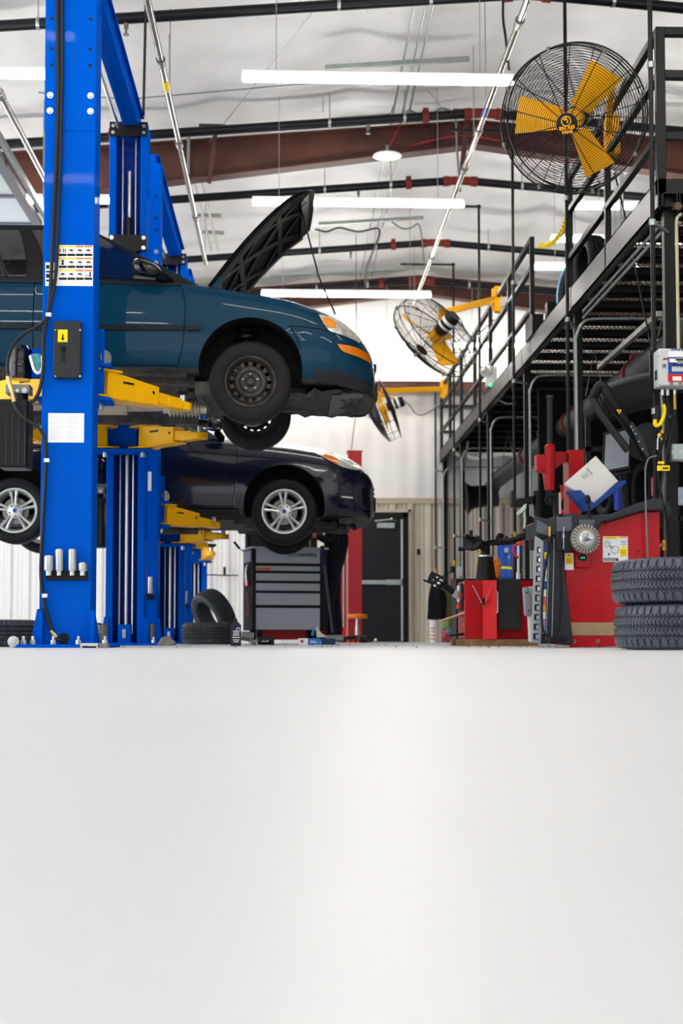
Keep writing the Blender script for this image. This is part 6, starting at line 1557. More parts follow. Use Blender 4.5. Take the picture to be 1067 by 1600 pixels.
build(MB().bar(a - V((.016, 0, -.006)), a + V((.02, 0, .002)), .001, .008, (0, 0, 1)), 'logo', redb_m, hb, smooth=0); build(MB().bar(a - V((.018, 0, .004)), a + V((.012, 0, .008)), .001, .005, (0, 0, 1)), 'logo', cblue_m, hb, smooth=0)
build(MB().bar(at(1055, 562, Yk - .174), at(1070, 562, Yk - .174), .001, .01, (0, 0, 1)), 'name_print', ink_m, hb, smooth=0)
for q in ((1038, 571), (1049, 599), (1063, 599)): build(MB().cyl(at(q[0], q[1], Yk - .172), at(q[0], q[1], Yk - .186), .012, n=16), 'push_button', dsteel_m, hb)
for q in ((1029, 556), (1029, 604)): build(MB().sph(at(q[0], q[1], Yk - .17), .007, 8, 6), 'screw', steel_m, hb)
build(MB().box((at(1019, 580, Yk).x - .002, Yk - .12, at(1019, 598, Yk).z), (at(1019, 580, Yk).x, Yk - .07, at(1019, 583, Yk).z)), 'side_label', ink_m, hb, smooth=0)
for x in (1035, 1043, 1054): build(MB().cyl(at(x, 609, Yk - .09), at(x, 618, Yk - .09), .012, n=12), 'cable_gland', steel_m, hb)
build(MB().cyl(at(1054, 616, Yk - .1), at(1054.5, 640, Yk - .1), .011, n=12), 'air_coupler', brass_m, hb, label='brass air coupler')
HC = bpy.data.materials['hose_rubber']
wires([spline([at(x, y, Yk - .1) for x, y in ((1054.5, 640), (1052, 660), (1045, 690), (1040, 720), (1034, 750), (1030, 790), (1028, 840), (1027, 868))])], .008, 'air_hose', 'black air hose from the brass coupler down past the junction box', 'hose', mat=HC)
wires([spline([at(x, y, Yk - .08) for x, y in ((1043, 618), (1044, 650), (1036, 690), (1029, 720), (1029, 750), (1034, 775), (1040, 800), (1043, 830))])], .007, 'control_cable', 'black cable from the middle gland of the control box', 'cable', mat=HC)
wires([spline([at(x, y, Yk - .08) for x, y in ((1035, 618), (1039, 630), (1041, 650), (1046, 690))])], .006, 'control_cable', 'black cable from the left gland of the control box', 'cable', mat=HC)
wires([spline([at(x, y, Yk - .3) for x, y in ((1026, 712), (1014, 716), (1009, 728), (1008, 745), (1009, 800), (1011, 850), (1012, 880))])], .006, 'control_cable', 'grey cable with a yellow tag hanging in front of the red balancer', 'cable', mat=bpy.data.materials['grey_cable'])
t = thing('cable_tag', 'yellow printed tag on the cable beside the big black post', 'tag', at(1018, 745, Yk - .31))
build(bk(1008, 736, 1027, 744, .31, .004), 'tag_plate', stickery_m, t, smooth=0); build(bk(1009, 730, 1019, 733.5, .31, .004), 'tag_plate', stickery_m, t, smooth=0); build(bk(1016, 739, 1025, 741.5, .3145, .001), 'tag_print', ink_m, t, smooth=0)
build(MB().tube([at(1008, 738, Yk - .3), at(1005, 735, Yk - .3)], .004, 6), 'tag_tie', blk_m, t)
t = thing('air_chuck', 'yellow hooked air chuck with a black grip hanging under the control box', 'air chuck', at(1030, 666, Yk - .15))
build(MB().tube(spline([at(x, y, Yk - .15) for x, y in ((1036, 632), (1038, 640), (1036, 652), (1031, 662), (1025, 665), (1023, 660), (1026, 652))], 6), .013, 10), 'hook', stickery_m, t)
build(MB().tube([at(1028, 634, Yk - .15), at(1028, 645, Yk - .15), at(1026, 656, Yk - .15)], .02, 10), 'grip', blk_m, t)
wires([[at(1033, 612, Yk - .05), at(1036, 660, Yk - .05), at(1037, 760, Yk - .05), at(1038, 880, Yk - .05)]], .012, 'air_pipe', 'bare steel air pipe standing in front of the big post', 'pipe', mat=dsteel_m)
for y0, lab in ((676, 'upper brass valve with a silver lever under the yellow air chuck'), (848, 'lower brass valve with a silver lever just above the tire stack')):
    t = thing('ball_valve', lab, 'valve', at(1035, y0 + 14, Yk - .08), group='brass valves at right')
    build(MB().cyl(at(1036, y0 + 12, Yk - .05), at(1036, y0 - 4, Yk - .05), .022, n=14).cyl(at(1036, y0 + 4, Yk - .05), at(1030, y0 + 4, Yk - .1), .015, n=12), 'body', brass_m, t)
    build(MB().bar(at(1031, y0 + 3, Yk - .1), at(1027, y0 + 10, Yk - .1), .02, .008).bar(at(1027, y0 + 9, Yk - .1), at(1026.5, y0 + 27, Yk - .1), .02, .008), 'lever', steel_m, t)
t = thing('junction_box', 'grey cast junction box with a blank cover on the big black post', 'junction box', at(1060, 722, Yk))
build(bk(1045, 695, 1080, 722, .0, .07), 'box', zinc_m, t, bev=.008); build(bk(1047, 697, 1078, 720, .07, .006), 'cover', zinc_m, t, bev=.003)
for q in ((1052, 706), (1063, 706)): build(MB().cyl(at(q[0], q[1], Yk - .076), at(q[0], q[1], Yk - .082), .012, n=14), 'knockout', lgrey_m, t)
m = MB().box(*bx(1058, 762, 1080, 790, 10.4, .05)); solo(m, 'pale_panel', M('pale_blue_panel', '9fb6c8', .4), 'pale blue panel behind the big post at the right edge', 'panel', bev=.006)
m = MB().lathe([(0, -.03), (.1, -.03), (.12, 0), (.1, .03), (0, .03)], at(1029, 800, 9.75), (-.9, -.45, 0), 28); solo(m, 'hose_reel_disc', dgrey_m, 'dark grey disc edge between the balancer and the big post', 'disc')
m = MB().box(*bx(1017, 747, 1022, 775, 9.65, .03)); solo(m, 'sign_strip', M('pink_strip', 'd05868', .5), 'narrow red and white strip beside the yellow cable tag', 'sign', smooth=0)
# dark storage rack under the platform
t = thing('storage_rack', 'black steel storage rack in the shade under the platform', 'rack', (3.85, 14.6, 0))
for x in (3.0, 3.9, 4.8):
    for y in (14.2, 15.0): build(MB().box((x, y, 0), (x + .05, y + .05, 2.3)), 'upright', blkm_m, t, smooth=0)
for z in (.6, 1.25, 1.95): build(MB().box((3.0, 14.2, z), (4.85, 15.05, z + .05)), 'shelf', blkm_m, t, smooth=0)
for i, x in enumerate((3.35, 3.75, 4.3, 4.6)): tire_thing('tire', (x, 14.62, 1.302 if i < 4 else 2), .31, .2, .2, (1, .1, 0), ['tire standing on the dark rack, leftmost behind the red tower', 'tire standing on the dark rack, second behind the red tower', 'tire standing on the dark rack, third from the left', 'tire standing on the dark rack, fourth from the left'][i], rubber_m, detail=False, group='tires on the dark rack')
# ================================================================ the middle of the hall
# ---------------------------------------------------------------- grey tool cart
Yq = 15.75
k = Yq / F
cx_ = at(445, 1003, Yq)
ct = thing('tool_cart', 'grey and black rolling tool cart with drawers under the black hatchback wheel', 'tool cart', (cx_.x, Yq + .27, 0), radians(13))
L = dict(local=True)
zy = lambda y: (998 - y) * k + .058
W_, D_ = .86, .5
hw, hd = W_ / 2, D_ / 2
x0, x1 = -hw + .045, hw - .09
build(MB().box((-hw, -hd + .01, zy(985)), (hw, hd, zy(858))), 'body', blk_m, ct, bev=.006, **L)
build(MB().box((-hw, -hd - .005, zy(985)), (-hw + .04, hd, zy(860))), 'corner_post', blk_m, ct, bev=.006, **L); build(MB().box((hw - .085, -hd - .005, zy(985)), (hw, hd, zy(860))), 'corner_post', blk_m, ct, bev=.006, **L)
build(MB().box((x0, -hd - .012, zy(880)), (x1, -hd + .02, zy(857.5))), 'top_panel', grey_m, ct, bev=.004, **L)
build(MB().box((-hw - .01, -hd - .016, zy(857.5)), (hw + .01, hd + .01, zy(854.5))), 'top', grey_m, ct, bev=.004, **L)
for i, (ya, yb) in enumerate(((884, 892), (895.5, 907.5), (911, 923), (926.5, 945.5), (949.5, 984))):
    dw = build(MB().box((x0, -hd - .012, zy(yb)), (x1, -hd + .02, zy(ya))), 'drawer', grey_m, ct, bev=.003, **L)
    build(MB().box((x0, -hd - .024, zy(ya) - .004), (x1, -hd - .006, zy(ya) + .010)), 'pull', blkm_m, dw, bev=.003, **L)
build(text_mb('CORNWELL', .05, (x1 - .17, -hd - .0125, zy(867)), (1, 0, 0), (0, 0, 1), .002, .0015).ring((x1 - .34, -hd - .0135, zy(867)), (0, 1, 0), .02, .004, 20, 5), 'maker_lettering', ink_m, ct, smooth=0, **L)
build(MB().cyl((x0 + .36, -hd - .02, zy(861)), (x0 + .36, -hd - .01, zy(861)), .014, n=16), 'lock', ink_m, ct, **L)
sk = build(MB().box((x0 + .0, -hd - .0135, zy(892)), (x0 + .17, -hd - .012, zy(886))), 'red_white_sticker', M('sticker_pink', 'e0a090', .5), ct, smooth=0, **L)
m = MB()
for q in range(7): m.box((x0 + .008 + .023 * q, -hd - .0145, zy(891.3)), (x0 + .022 + .023 * q, -hd - .0135, zy(888)))
build(m, 'sticker_print', redb_m, sk, smooth=0, **L)
build(MB().box((-hw + .02, hd - .03, zy(856)), (hw - .0, hd, zy(806))), 'raised_lid', M('lid_grey', '3f4145', .4), ct, bev=.006, label='dark grey raised lid', **L)
build(MB().box((-hw - .012, -hd + .03, zy(878)), (-hw, hd - .05, zy(860))), 'side_shelf', mgrey_m, ct, bev=.003, **L)
# tools clipped to the left side
m = MB().tube([(-hw - .02, -.1, zy(882)), (-hw - .025, -.05, zy(895)), (-hw - .02, -.1, zy(915))], .012, 8).tube([(-hw - .02, .05, zy(885)), (-hw - .02, .02, zy(910))], .01, 8); build(m, 'side_pliers', steel_m, ct, **L)
build(MB().box((-hw - .03, -.15, zy(915)), (-hw, .12, zy(908))), 'side_rail', red_m, ct, bev=.003, label='red tool rail', **L)
build(MB().tube(spline([(-hw - .015, -.05, zy(925)), (-hw - .02, -.1, zy(940)), (-hw - .015, -.14, zy(955)), (-hw - .02, -.04, zy(960))], 5), .007, 8), 'side_cable', orange_m, ct, label='orange cable', **L)
for x in (-hw + .1, hw - .1):
    for y in (-hd + .08, hd - .08):
        build(MB().cyl((x - .02, y, .06), (x + .02, y, .06), .058, n=20).box((x - .035, y - .03, .07), (x + .035, y + .03, zy(984))), 'caster', blk_m, ct, bev=.003, **L)
t = thing('screwdriver', 'black handled tool standing on the left end of the tool cart top', 'screwdriver', at(388, 855, 15.9))
build(MB().cyl(at(388, 855, 15.9), at(388, 838, 15.9), .014, .018, n=12), 'handle', blk_m, t); build(MB().cyl(at(388, 855, 15.9), at(388, 853, 15.9), .006, n=8), 'shank', steel_m, t)
t = thing('screwdriver', 'dark tool leaning out over the left edge of the tool cart', 'screwdriver', at(372, 855, 15.8))
build(MB().cyl(at(366, 847, 15.8), at(374, 857, 15.85), .014, n=10), 'handle', blk_m, t); build(MB().cyl(at(374, 857, 15.85), at(380, 862, 15.9), .006, n=8), 'shank', steel_m, t)
m = MB().cyl(at(418.5, 855, 15.75), at(418.5, 849, 15.75), .02, .012, n=14).cyl(at(421, 855, 15.8), at(422, 851, 15.8), .014, n=10); solo(m, 'nozzle_cap', M('cap_orange', 'f06018', .4), 'small orange cap on the tool cart top under the tire', 'cap')
m = MB().box(*bx(448, 840, 472, 854.5, 15.95, .12)); t = solo(m, 'parts_case', blk_m, 'black case with blue marks on the tool cart behind the silver wheel', 'case', bev=.006)
m = MB().box(*bx(456, 846, 462, 849, 15.825, .004)).box(*bx(466, 842, 471, 845, 15.825, .004)); o = build(m, 'blue_marking', cblue_m, None, smooth=0); o.parent = t; o.matrix_parent_inverse = Matrix.Translation(-t.location)
m = MB().cyl(at(474, 854, 15.9), at(474, 838, 15.9), .008, n=8).cyl(at(484, 854, 15.9), at(484, 832, 15.9), .008, n=8).box(*bx(474, 836, 484, 846, 15.92, .03)); solo(m, 'spray_bottle', lgrey_m, 'pale bottle with thin rods at the right end of the tool cart top', 'bottle')
# ---------------------------------------------------------------- floor jack behind the cart
t = thing('floor_jack', 'low red floor jack with a tall dark handle, behind the tool cart', 'floor jack', (at(470, 1003, 16.5).x, 16.6, 0))
xa, xb_ = at(396, 1000, 16.5).x, at(520, 1000, 16.5).x
build(MB().box((xa, 16.45, .05), (xb_, 16.5, .16)).box((xa, 16.75, .05), (xb_, 16.8, .16)).box((xa, 16.5, .05), (xa + .1, 16.75, .1)), 'frame', redb_m, t, bev=.006)
for x in (xa + .08, xb_ - .08): build(MB().cyl((x, 16.4, .05), (x, 16.45, .05), .05, n=20).cyl((x, 16.8, .05), (x, 16.85, .05), .05, n=20), 'wheel', steel_m, t)
build(MB().lathe([(0, 0), (.06, 0), (.07, .03), (0, .03)], (xa + .15, 16.62, .14), (0, 0, 1), 20), 'saddle', blkm_m, t)
h0, h1 = at(519.5, 989, 15.6), at(503, 853, 15.6)
build(MB().tube([h0, h1], .016, 10), 'handle', M('handle_grey', '4a4c56', .4), t, label='long dark handle')
build(MB().tube([h1, h1.lerp(h0, .22)], .022, 10), 'grip', M('grip_navy', '1c2a4a', .6), t)
build(MB().box(h0 + V((-.08, -.04, -.09)), V((h0.x + .12, 16.5, .1))), 'handle_yoke', M('yoke_grey', '8a8c8e', .4, metal=.4), t, bev=.01)
# ---------------------------------------------------------------- person working under the hatchback
def skin_body(verts, edges, radii, name, mats, parent, matfn, sub=2):
    me = bpy.data.meshes.new(name); me.from_pydata([tuple(v) for v in verts], edges, [])
    o = bpy.data.objects.new(name, me); COL.objects.link(o)
    sk = o.modifiers.new('skin', 'SKIN'); sk.use_smooth_shade = True
    for i, r in enumerate(radii):
        d = me.skin_vertices[0].data[i]; d.radius = r if isinstance(r, tuple) else (r, r); d.use_root = (i == 0)
    ss = o.modifiers.new('sub', 'SUBSURF'); ss.levels = sub; ss.render_levels = sub
    bpy.context.view_layer.update()
    m2 = bpy.data.meshes.new_from_object(o.evaluated_get(bpy.context.evaluated_depsgraph_get()))
    o.modifiers.clear(); o.data = m2; bpy.data.meshes.remove(me)
    m2.materials.clear()
    for m in mats: m2.materials.append(m)
    for p in m2.polygons: p.material_index = matfn(p.center); p.use_smooth = True
    o.parent = parent
    return o
px_ = at(517, 1000, 16.35)
pr = thing('person', 'person in dark work clothes standing side on behind the grey tool cart', 'person', (px_.x, 16.35, 0))
# local frame: x right, y away, z up; the figure faces left (-x), torso bent a little forwards, arms reaching up and forward
Vt = [(0.02, 0, .93),                                                     # 0 pelvis
      (.05, 0, 1.08), (.075, 0, 1.24), (.06, 0, 1.38), (.02, 0, 1.47),      # 1 waist 2 chest 3 upper chest 4 neck base
      (-.02, 0, 1.54), (-.05, 0, 1.62), (-.06, 0, 1.71),                  # 5 neck 6 head 7 crown
      (.03, -.10, .88), (-.03, -.11, .50), (.0, -.11, .10), (-.13, -.12, .045),   # 8-11 near leg
      (.03, .10, .88), (.05, .11, .50), (.10, .11, .10), (-.03, .12, .045),         # 12-15 far leg
      (.06, -.19, 1.37), (.04, -.24, 1.13), (-.12, -.21, 1.20), (-.18, -.20, 1.23),  # 16-19 near arm
      (.06, .19, 1.37), (-.06, .25, 1.20), (-.22, .22, 1.36), (-.28, .20, 1.41)]    # 20-23 far arm
Ed = [(0, 1), (1, 2), (2, 3), (3, 4), (4, 5), (5, 6), (6, 7), (0, 8), (8, 9), (9, 10), (10, 11), (0, 12), (12, 13), (13, 14), (14, 15), (3, 16), (16, 17), (17, 18), (18, 19), (3, 20), (20, 21), (21, 22), (22, 23)]
Rr = [(.13, .15), (.125, .15), (.13, .16), (.12, .15), .075, .06, .095, .075, .105, .07, .05, .042, .105, .07, .05, .042, .07, .052, .04, .034, .07, .052, .04, .034]
Vt2, Ed2, Rr2 = list(Vt), list(Ed), list(Rr)
for w0, dirx, sy in ((19, V((-1, 0, .35)), -1), (23, V((-.9, 0, .6)), 1)):
    b = V(Vt[w0]); dirx = dirx.normalized(); sidev = V((0, 1, 0)); up = dirx.cross(sidev)
    palm = len(Vt2); Vt2.append(tuple(b + dirx * .05)); Ed2.append((w0, palm)); Rr2.append((.022, .034))
    for fi, (off, ln) in enumerate(((-.026, .066), (-.009, .076), (.009, .07), (.026, .055))):
        a = len(Vt2); k0 = b + dirx * .085 + sidev * off
        Vt2 += [tuple(k0), tuple(k0 + dirx * ln * .5 - up * .006), tuple(k0 + dirx * ln * .9 - up * .03)]; Ed2 += [(palm, a), (a, a + 1), (a + 1, a + 2)]; Rr2 += [.0095, .0085, .0075]
    a = len(Vt2); Vt2 += [tuple(b + dirx * .04 + sidev * sy * -.034), tuple(b + dirx * .075 + sidev * sy * -.052 - up * .01), tuple(b + dirx * .1 + sidev * sy * -.055 - up * .02)]; Ed2 += [(palm, a), (a, a + 1), (a + 1, a + 2)]; Rr2 += [.012, .010, .0085]
def pm(c):
    if c.z < .085: return 3
    if c.z < .96 and abs(c.y) < .3: return 1
    if c.z > 1.50 and abs(c.y) < .12: return 2
    if (c.x < -.175 and c.z > 1.15): return 2
    return 0
body = skin_body(Vt2, Ed2, Rr2, 'body', [cloth_m, jean_m, skin_m, blk_m], pr, pm)
hd_ = V((-.05, 0, 1.63))
m = MB().sph(hd_, .1, 20, 14, (1.0, .8, 1.22)); 
for v in m.v:
    d = v - hd_
    if d.x < -.06 and -.03 < d.z < .02: v.x += .012
build(m, 'face', skin_m, pr, smooth=60, **L)
build(MB().sph(hd_ + V((-.105, 0, -.015)), .016, 10, 8, (1.1, .8, 1.4)).sph(hd_ + V((-.0, -.082, -.0)), .02, 10, 8, (.8, .4, 1.4)).sph(hd_ + V((0, .082, 0)), .02, 10, 8, (.8, .4, 1.4)), 'nose_and_ears', skin_m, pr, smooth=60, **L)
build(MB().sph(hd_ + V((-.085, -.03, .012)), .011, 10, 8).sph(hd_ + V((-.085, .03, .012)), .011, 10, 8), 'eyes', ink_m, pr, smooth=60, **L)
build(MB().bar(hd_ + V((-.092, -.022, -.06)), hd_ + V((-.092, .022, -.06)), .008, .006), 'mouth', M('lips', '8a4a40', .5), pr, **L)
m = MB().sph(hd_ + V((.018, 0, .03)), .104, 18, 12, (1.0, .84, 1.08)); m.f = [f for f in m.f if sum(m.v[i].z for i in f) / 4 > hd_.z - .02 or sum(m.v[i].x for i in f) / 4 > hd_.x + .03]; m.m = m.m[:len(m.f)]
build(m, 'hair', M('dark_hair', '1c1512', .7), pr, smooth=60, **L)
# ---------------------------------------------------------------- red lift column at the back
Yr = 21.5
t = thing('red_lift_column', 'tall red lift column standing in front of the black exit door', 'lift column', (at(553, 1003, Yr).x, Yr + .12, 0))
xa, xb_ = at(543.5, 900, Yr).x, at(565.5, 900, Yr).x; zt = at(555, 703.5, Yr).z
m = MB().prism([(xa, Yr, .01), (xb_, Yr, .01), (xb_, Yr + .28, .01), (xb_ - .02, Yr + .28, .01), (xb_ - .02, Yr + .02, .01), (xa, Yr + .02, .01)], (0, 0, zt - .01))
build(m, 'column', redd_m, t, smooth=0)
build(MB().box((xa - .025, Yr - .004, .01), (xa + .003, Yr + .03, zt * .75)), 'flange', M('pale_red_flange', 'd89088', .5), t, smooth=0, label='pale edge of the column')
build(MB().box((at(532, 900, Yr).x, Yr + .1, .1), (xa - .02, Yr + .28, 1.95)), 'carriage', redd_m, t, bev=.006)
build(MB().box((at(536, 900, Yr).x, Yr + .08, .15), (at(538, 900, Yr).x, Yr + .1, 1.6)), 'ram', lgrey_m, t)
build(MB().box((at(529, 900, Yr).x, Yr - .02, 0), (xb_ + .02, Yr + .35, .03)).box((at(530, 980, Yr).x, Yr + .04, .03), (xa, Yr + .3, at(535, 980, Yr).z)), 'base', redb_m, t, bev=.004)
build(MB().box((xa - .01, Yr - .005, zt - .02), (xb_ + .01, Yr + .28, zt)), 'cap', redd_m, t, bev=.004)
wires([[at(549, 703, Yr + .1), at(552, 675, Yr + .1), at(557, 640, Yr + .1), at(556, 300, Yr + .1)]], .007, 'cable', 'thin green cable rising from the top of the red column', 'cable', mat=M('green_cable', '2e4a40', .5))
# ---------------------------------------------------------------- mechanic's stool
Ys = 20.4
c = V((at(558, 1003, Ys).x, Ys, 0)); t = thing('work_stool', 'low round stool with an orange seat in front of the red column', 'stool', c)
zs0, zs1 = at(558, 966, Ys).z, at(558, 959.5, Ys).z
build(MB().lathe([(0, zs0), (.14, zs0), (.15, zs0 + .012), (.15, zs1 - .012), (.135, zs1), (0, zs1)], c, (0, 0, 1), 36), 'seat', orange_m, t)
build(MB().cyl(c + V((0, 0, .09)), c + V((0, 0, zs0)), .02, n=16).cyl(c + V((0, 0, .09)), c + V((0, 0, .24)), .028, n=16), 'stem', steel_m, t)
build(MB().tube([c + V((0, 0, zs0 - .02)), c + V((-.12, -.03, zs0 - .05))], .006, 6), 'height_lever', blkm_m, t)
for k_ in range(5):
    a = 2 * pi * k_ / 5 + .4; e = V((cos(a), sin(a), 0))
    lg = build(MB().bar(c + V((0, 0, .1)), c + e * .2 + V((0, 0, .07)), .04, .025), 'leg', blkm_m, t, bev=.003)
    build(MB().cyl(c + e * .2 + V((-.012, 0, .03)), c + e * .2 + V((.012, 0, .03)), .03, n=16), 'caster', blk_m, lg)
m = MB().cyl(at(561, 999, 19.6), at(573, 999, 19.6), .05, n=20); m.v = [V((v.x, v.y, v.z - min(q.z for q in m.v) + .002)) for v in m.v]; solo(m, 'tape_roll', blk_m, 'black roll lying on the floor beside the stool', 'roll')
m = MB().sph(at(587, 1000, 19.5), .02, 12, 8); solo(m, 'rubber_ball', whitep_m, 'small white ball on the floor in front of the exit door', 'ball')
m = MB().tube([at(538, 998, 18), at(545, 996, 18), at(556, 995, 18)], .025, 10); m.bar(at(527, 1001, 18), at(541, 1001, 18), .05, .04); solo(m, 'air_wrench', blkm_m, 'black air wrench lying on the floor left of the stool', 'wrench', bev=.004)
# ---------------------------------------------------------------- small things on the floor
Yo = 11.6
c = V((at(368.5, 1008, Yo).x, Yo, 0)); t = thing('oil_bottle', 'dark plastic oil bottle with printed label standing on the floor by the leaning tire', 'oil bottle', c)
w2, d2 = .042, .028; z1 = at(368, 977, Yo).z; z2 = at(368, 966, Yo).z
build(MB().box((c.x - w2, Yo - d2, 0), (c.x + w2, Yo + d2, z1)).add([(c.x - w2, Yo - d2, z1), (c.x + w2, Yo - d2, z1), (c.x + w2, Yo + d2, z1), (c.x - w2, Yo + d2, z1), (c.x - .02, Yo - .014, z1 + .035), (c.x + .012, Yo - .014, z1 + .035), (c.x + .012, Yo + .014, z1 + .035), (c.x - .02, Yo + .014, z1 + .035)], [(0, 1, 5, 4), (1, 2, 6, 5), (2, 3, 7, 6), (3, 0, 4, 7), (4, 5, 6, 7)]), 'body', M('bottle_charcoal', '22252e', .35), t, bev=.006)
build(MB().cyl((c.x - .004, Yo, z1 + .03), (c.x - .004, Yo, z1 + .055), .014, n=16), 'cap', blk_m, t)
lb = build(MB().box((c.x - w2 + .004, Yo - d2 - .001, .012), (c.x + w2 - .004, Yo - d2, z1 - .01)), 'label', M('label_navy', '1c2030', .4), t, smooth=0)
m = MB()
for z, wd in ((.115, .03), (.1, .026), (.085, .03), (.066, .034), (.045, .03), (.03, .022)): m.box((c.x + .006 - wd, Yo - d2 - .002, z), (c.x + .006 + wd * .8, Yo - d2 - .001, z + .006))
build(m, 'label_print', white_m, lb, smooth=0)
build(MB().cyl((c.x + .02, Yo - d2 - .001, z1 - .035), (c.x + .02, Yo - d2 - .0022, z1 - .035), .017, n=22), 'emblem', white_m, lb, smooth=0)
build(MB().cyl((c.x + .02, Yo - d2 - .002, z1 - .035), (c.x + .02, Yo - d2 - .003, z1 - .035), .011, n=22), 'emblem_centre', cblue_m, lb, smooth=0)
build(MB().lathe([(.011, 0), (.0135, 0)], (c.x + .02, Yo - d2 - .0026, z1 - .035), (0, -1, 0), 22), 'emblem_ring', redb_m, lb, smooth=0)
t = thing('spray_can', 'black aerosol can lying on its side in front of the tool cart', 'spray can', (at(415, 1003, 13.2).x, 13.2, 0))
xa, xb_ = at(403, 1000, 13.2).x, at(425, 1000, 13.2).x
build(MB().cyl((xa, 13.2, .04), (xb_, 13.2, .04), .04, n=24).cyl((xb_, 13.2, .04), (xb_ + .02, 13.2, .04), .042, n=24), 'can', blk_m, t, bev=.004)
m = MB()
for q in range(4): m.box((xa + .03 + .018 * q, 13.2 - .0415, .03), (xa + .042 + .018 * q, 13.2 - .039, .036 + .008 * (q % 2)))
build(m, 'can_print', lgrey_m, t, smooth=0)
build(MB().cyl((xa - .045, 13.2, .035), (xa, 13.2, .035), .012, n=12), 'nozzle', mgrey_m, t)
t = thing('impact_wrench', 'dark metal air tool on the floor at the left foot of the tool cart', 'air tool', (at(387, 1003, 13.6).x, 13.6, 0))
a = at(387, 1000, 13.6)
build(MB().cyl((a.x - .06, 13.6, .085), (a.x + .06, 13.6, .075), .045, n=18).bar((a.x + .02, 13.6, .07), (a.x + .06, 13.55, .0), .04, .04), 'body', dsteel_m, t, bev=.005)
build(MB().cyl((a.x - .09, 13.6, .085), (a.x - .05, 13.6, .085), .02, n=12), 'anvil', steel_m, t)
def flatbox(px0, px1, Y, h, d, mat, label, nm='parts_box'):
    a, b = at(px0, 1000, Y).x, at(px1, 1000, Y).x
    t = thing(nm, label, 'box', ((a + b) / 2, Y + d / 2, 0)); build(MB().box((a, Y, 0), (b, Y + d, h)), 'carton', mat, t, bev=.002); return t, a, b
t, a, b = flatbox(466, 481, 13.3, .062, .12, whitep_m, 'white end of a small parts carton on the floor left of the blue one')
build(MB().cyl(((a + b) / 2 - .01, 13.3, .034), ((a + b) / 2 - .01, 13.2985, .034), .014, n=20), 'emblem', redb_m, t, smooth=0); build(MB().cyl(((a + b) / 2 - .01, 13.2986, .034), ((a + b) / 2 - .01, 13.2975, .034), .009, n=20), 'emblem_centre', cblue_m, t, smooth=0)
t, a, b = flatbox(481.5, 501, 13.3, .06, .13, M('box_blue', '1f72c8', .45), 'bright blue parts carton on the floor in front of the person')
m = MB().box((a + .02, 13.2985, .03), (a + .07, 13.3, .036)).box((a + .02, 13.2985, .02), (a + .09, 13.3, .024)); build(m, 'print', white_m, t, smooth=0)
t, a, b = flatbox(502, 524, 13.5, .06, .12, M('box_navy', '1a3a5c', .45), 'dark blue carton on the floor right of the bright blue one')
build(MB().prism([at(x, y, 13.9) for x, y in ((486, 993), (490, 979), (494, 976), (489, 993))], (0, .1, 0)), 'flap', M('flap_blue', '3a80c8', .5), t)
build(MB().prism([at(x, y, 13.85) for x, y in ((493, 977), (503, 990), (512, 995), (495, 996))], (0, .02, 0)), 'loose_sheet', lgrey_m, t, label='loose pale sheet')
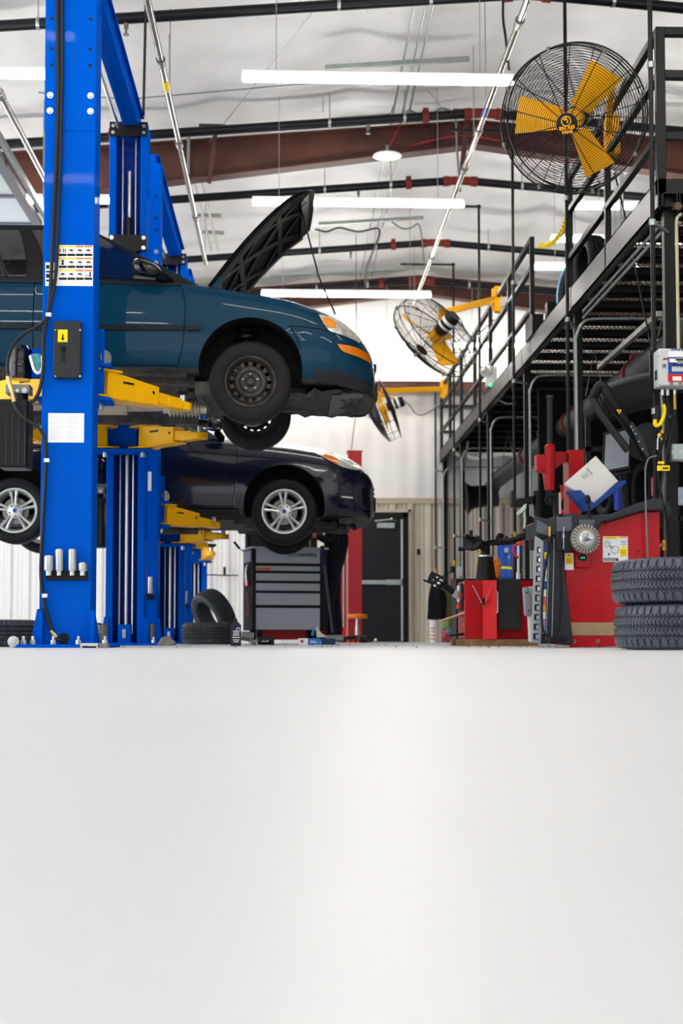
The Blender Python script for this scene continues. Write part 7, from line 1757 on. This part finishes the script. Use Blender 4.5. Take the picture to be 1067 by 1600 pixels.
# bits around the foot of the front lift
a, b = at(128, 1012, 9.12).x, at(170, 1012, 9.12).x
t = thing('steel_bracket', 'loose bright steel bracket on the floor at the foot of the front column', 'bracket', ((a + b) / 2, 9.12, 0))
build(MB().box((a, 9.05, .012), (a + .11, 9.2, .03)).box((a, 9.05, 0), (a + .01, 9.2, .012)).box((a + .1, 9.05, 0), (a + .11, 9.2, .012)), 'channel', lgrey_m, t, bev=.002)
build(MB().box((a + .112, 9.06, .0), (b, 9.18, .028)), 'foot', dsteel_m, t, bev=.004)
m = MB().lathe([(0, 0), (.032, 0), (.036, .01), (.036, .04), (.02, .045), (.014, .06), (0, .06)], (at(21, 1008, 9.2).x, 9.2, .038), (0.15, -1, .05), 26); solo(m, 'steel_adapter_cap', lgrey_m, 'round pale cap lying left of the front column base plate', 'cap')
for q, lab in (((151, 9.85, .036, .09), 'short steel adapter standing behind the right foot of the front column'), ((158, 10.4, .045, .16), 'taller rusty adapter standing behind the front column, beside the flat tire')):
    c = V((X(q[0], q[1]), q[1], 0)); m = MB().lathe([(0, 0), (q[2], 0), (q[2], q[3]), (q[2] * .7, q[3]), (q[2] * .7, q[3] - .01), (0, q[3] - .01)], (0, 0, 0), (0, 0, 1), 24); m.v = [v + c for v in m.v]
    solo(m, 'lift_adapter', dsteel_m, lab, 'lift adapter')
c = V((X(258, 12.1), 12.1, 0)); m = MB().prism([c + V(v) for v in ((-.07, 0, 0), (.07, 0, 0), (.085, 0, .03), (.02, 0, .085), (-.03, 0, .07))], (0, .09, 0)); solo(m, 'wheel_chock', dsteel_m, 'grey metal chock on the floor beside the middle lift column', 'chock', bev=.006)
c = V((X(234, 12.6), 12.7, 0)); m = MB().cyl(c, c + V((0, 0, .19)), .035, n=20); solo(m, 'lift_adapter', dsteel_m, 'dull steel adapter standing between the blue columns of the middle lift', 'lift adapter')
# grit swept up around the machines
random.seed(21); m = MB()
for k_ in range(150):
    x = random.uniform(1.2, 3.2) if k_ < 90 else random.uniform(-1.2, 1.0); y = random.uniform(8.7, 11.0) if k_ < 90 else random.uniform(9.0, 13.0); r = random.uniform(.002, .007)
    m.sph((x, y, r * .6), r, 6, 4, (1, random.uniform(.6, 1.6), .6))
solo(m, 'floor_grit', dsteel_m, 'scattered small dark grit on the pale floor in front of the machines', 'grit', kind='stuff')
# tube lights added out of view over the front of the hall, for brightness
for y in (7.2, 3.6, 0.0):
    light(-.42, 1.97, y, LZ, 'added unseen tube light over the front of the hall, %s' % {7.2: 'nearest the lifts', 3.6: 'halfway', 0.0: 'nearest the entrance'}[y])
    if y > 3: light(3.0, 5.4, y, LZ, 'added unseen tube light over the front right of the hall, %s' % {7.2: 'nearest the lifts', 3.6: 'halfway'}[y])
    light(-4.2, -1.75, y, LZ, 'added unseen tube light over the front left bay, %s' % {7.2: 'nearest the lifts', 3.6: 'halfway', 0.0: 'nearest the entrance'}[y])
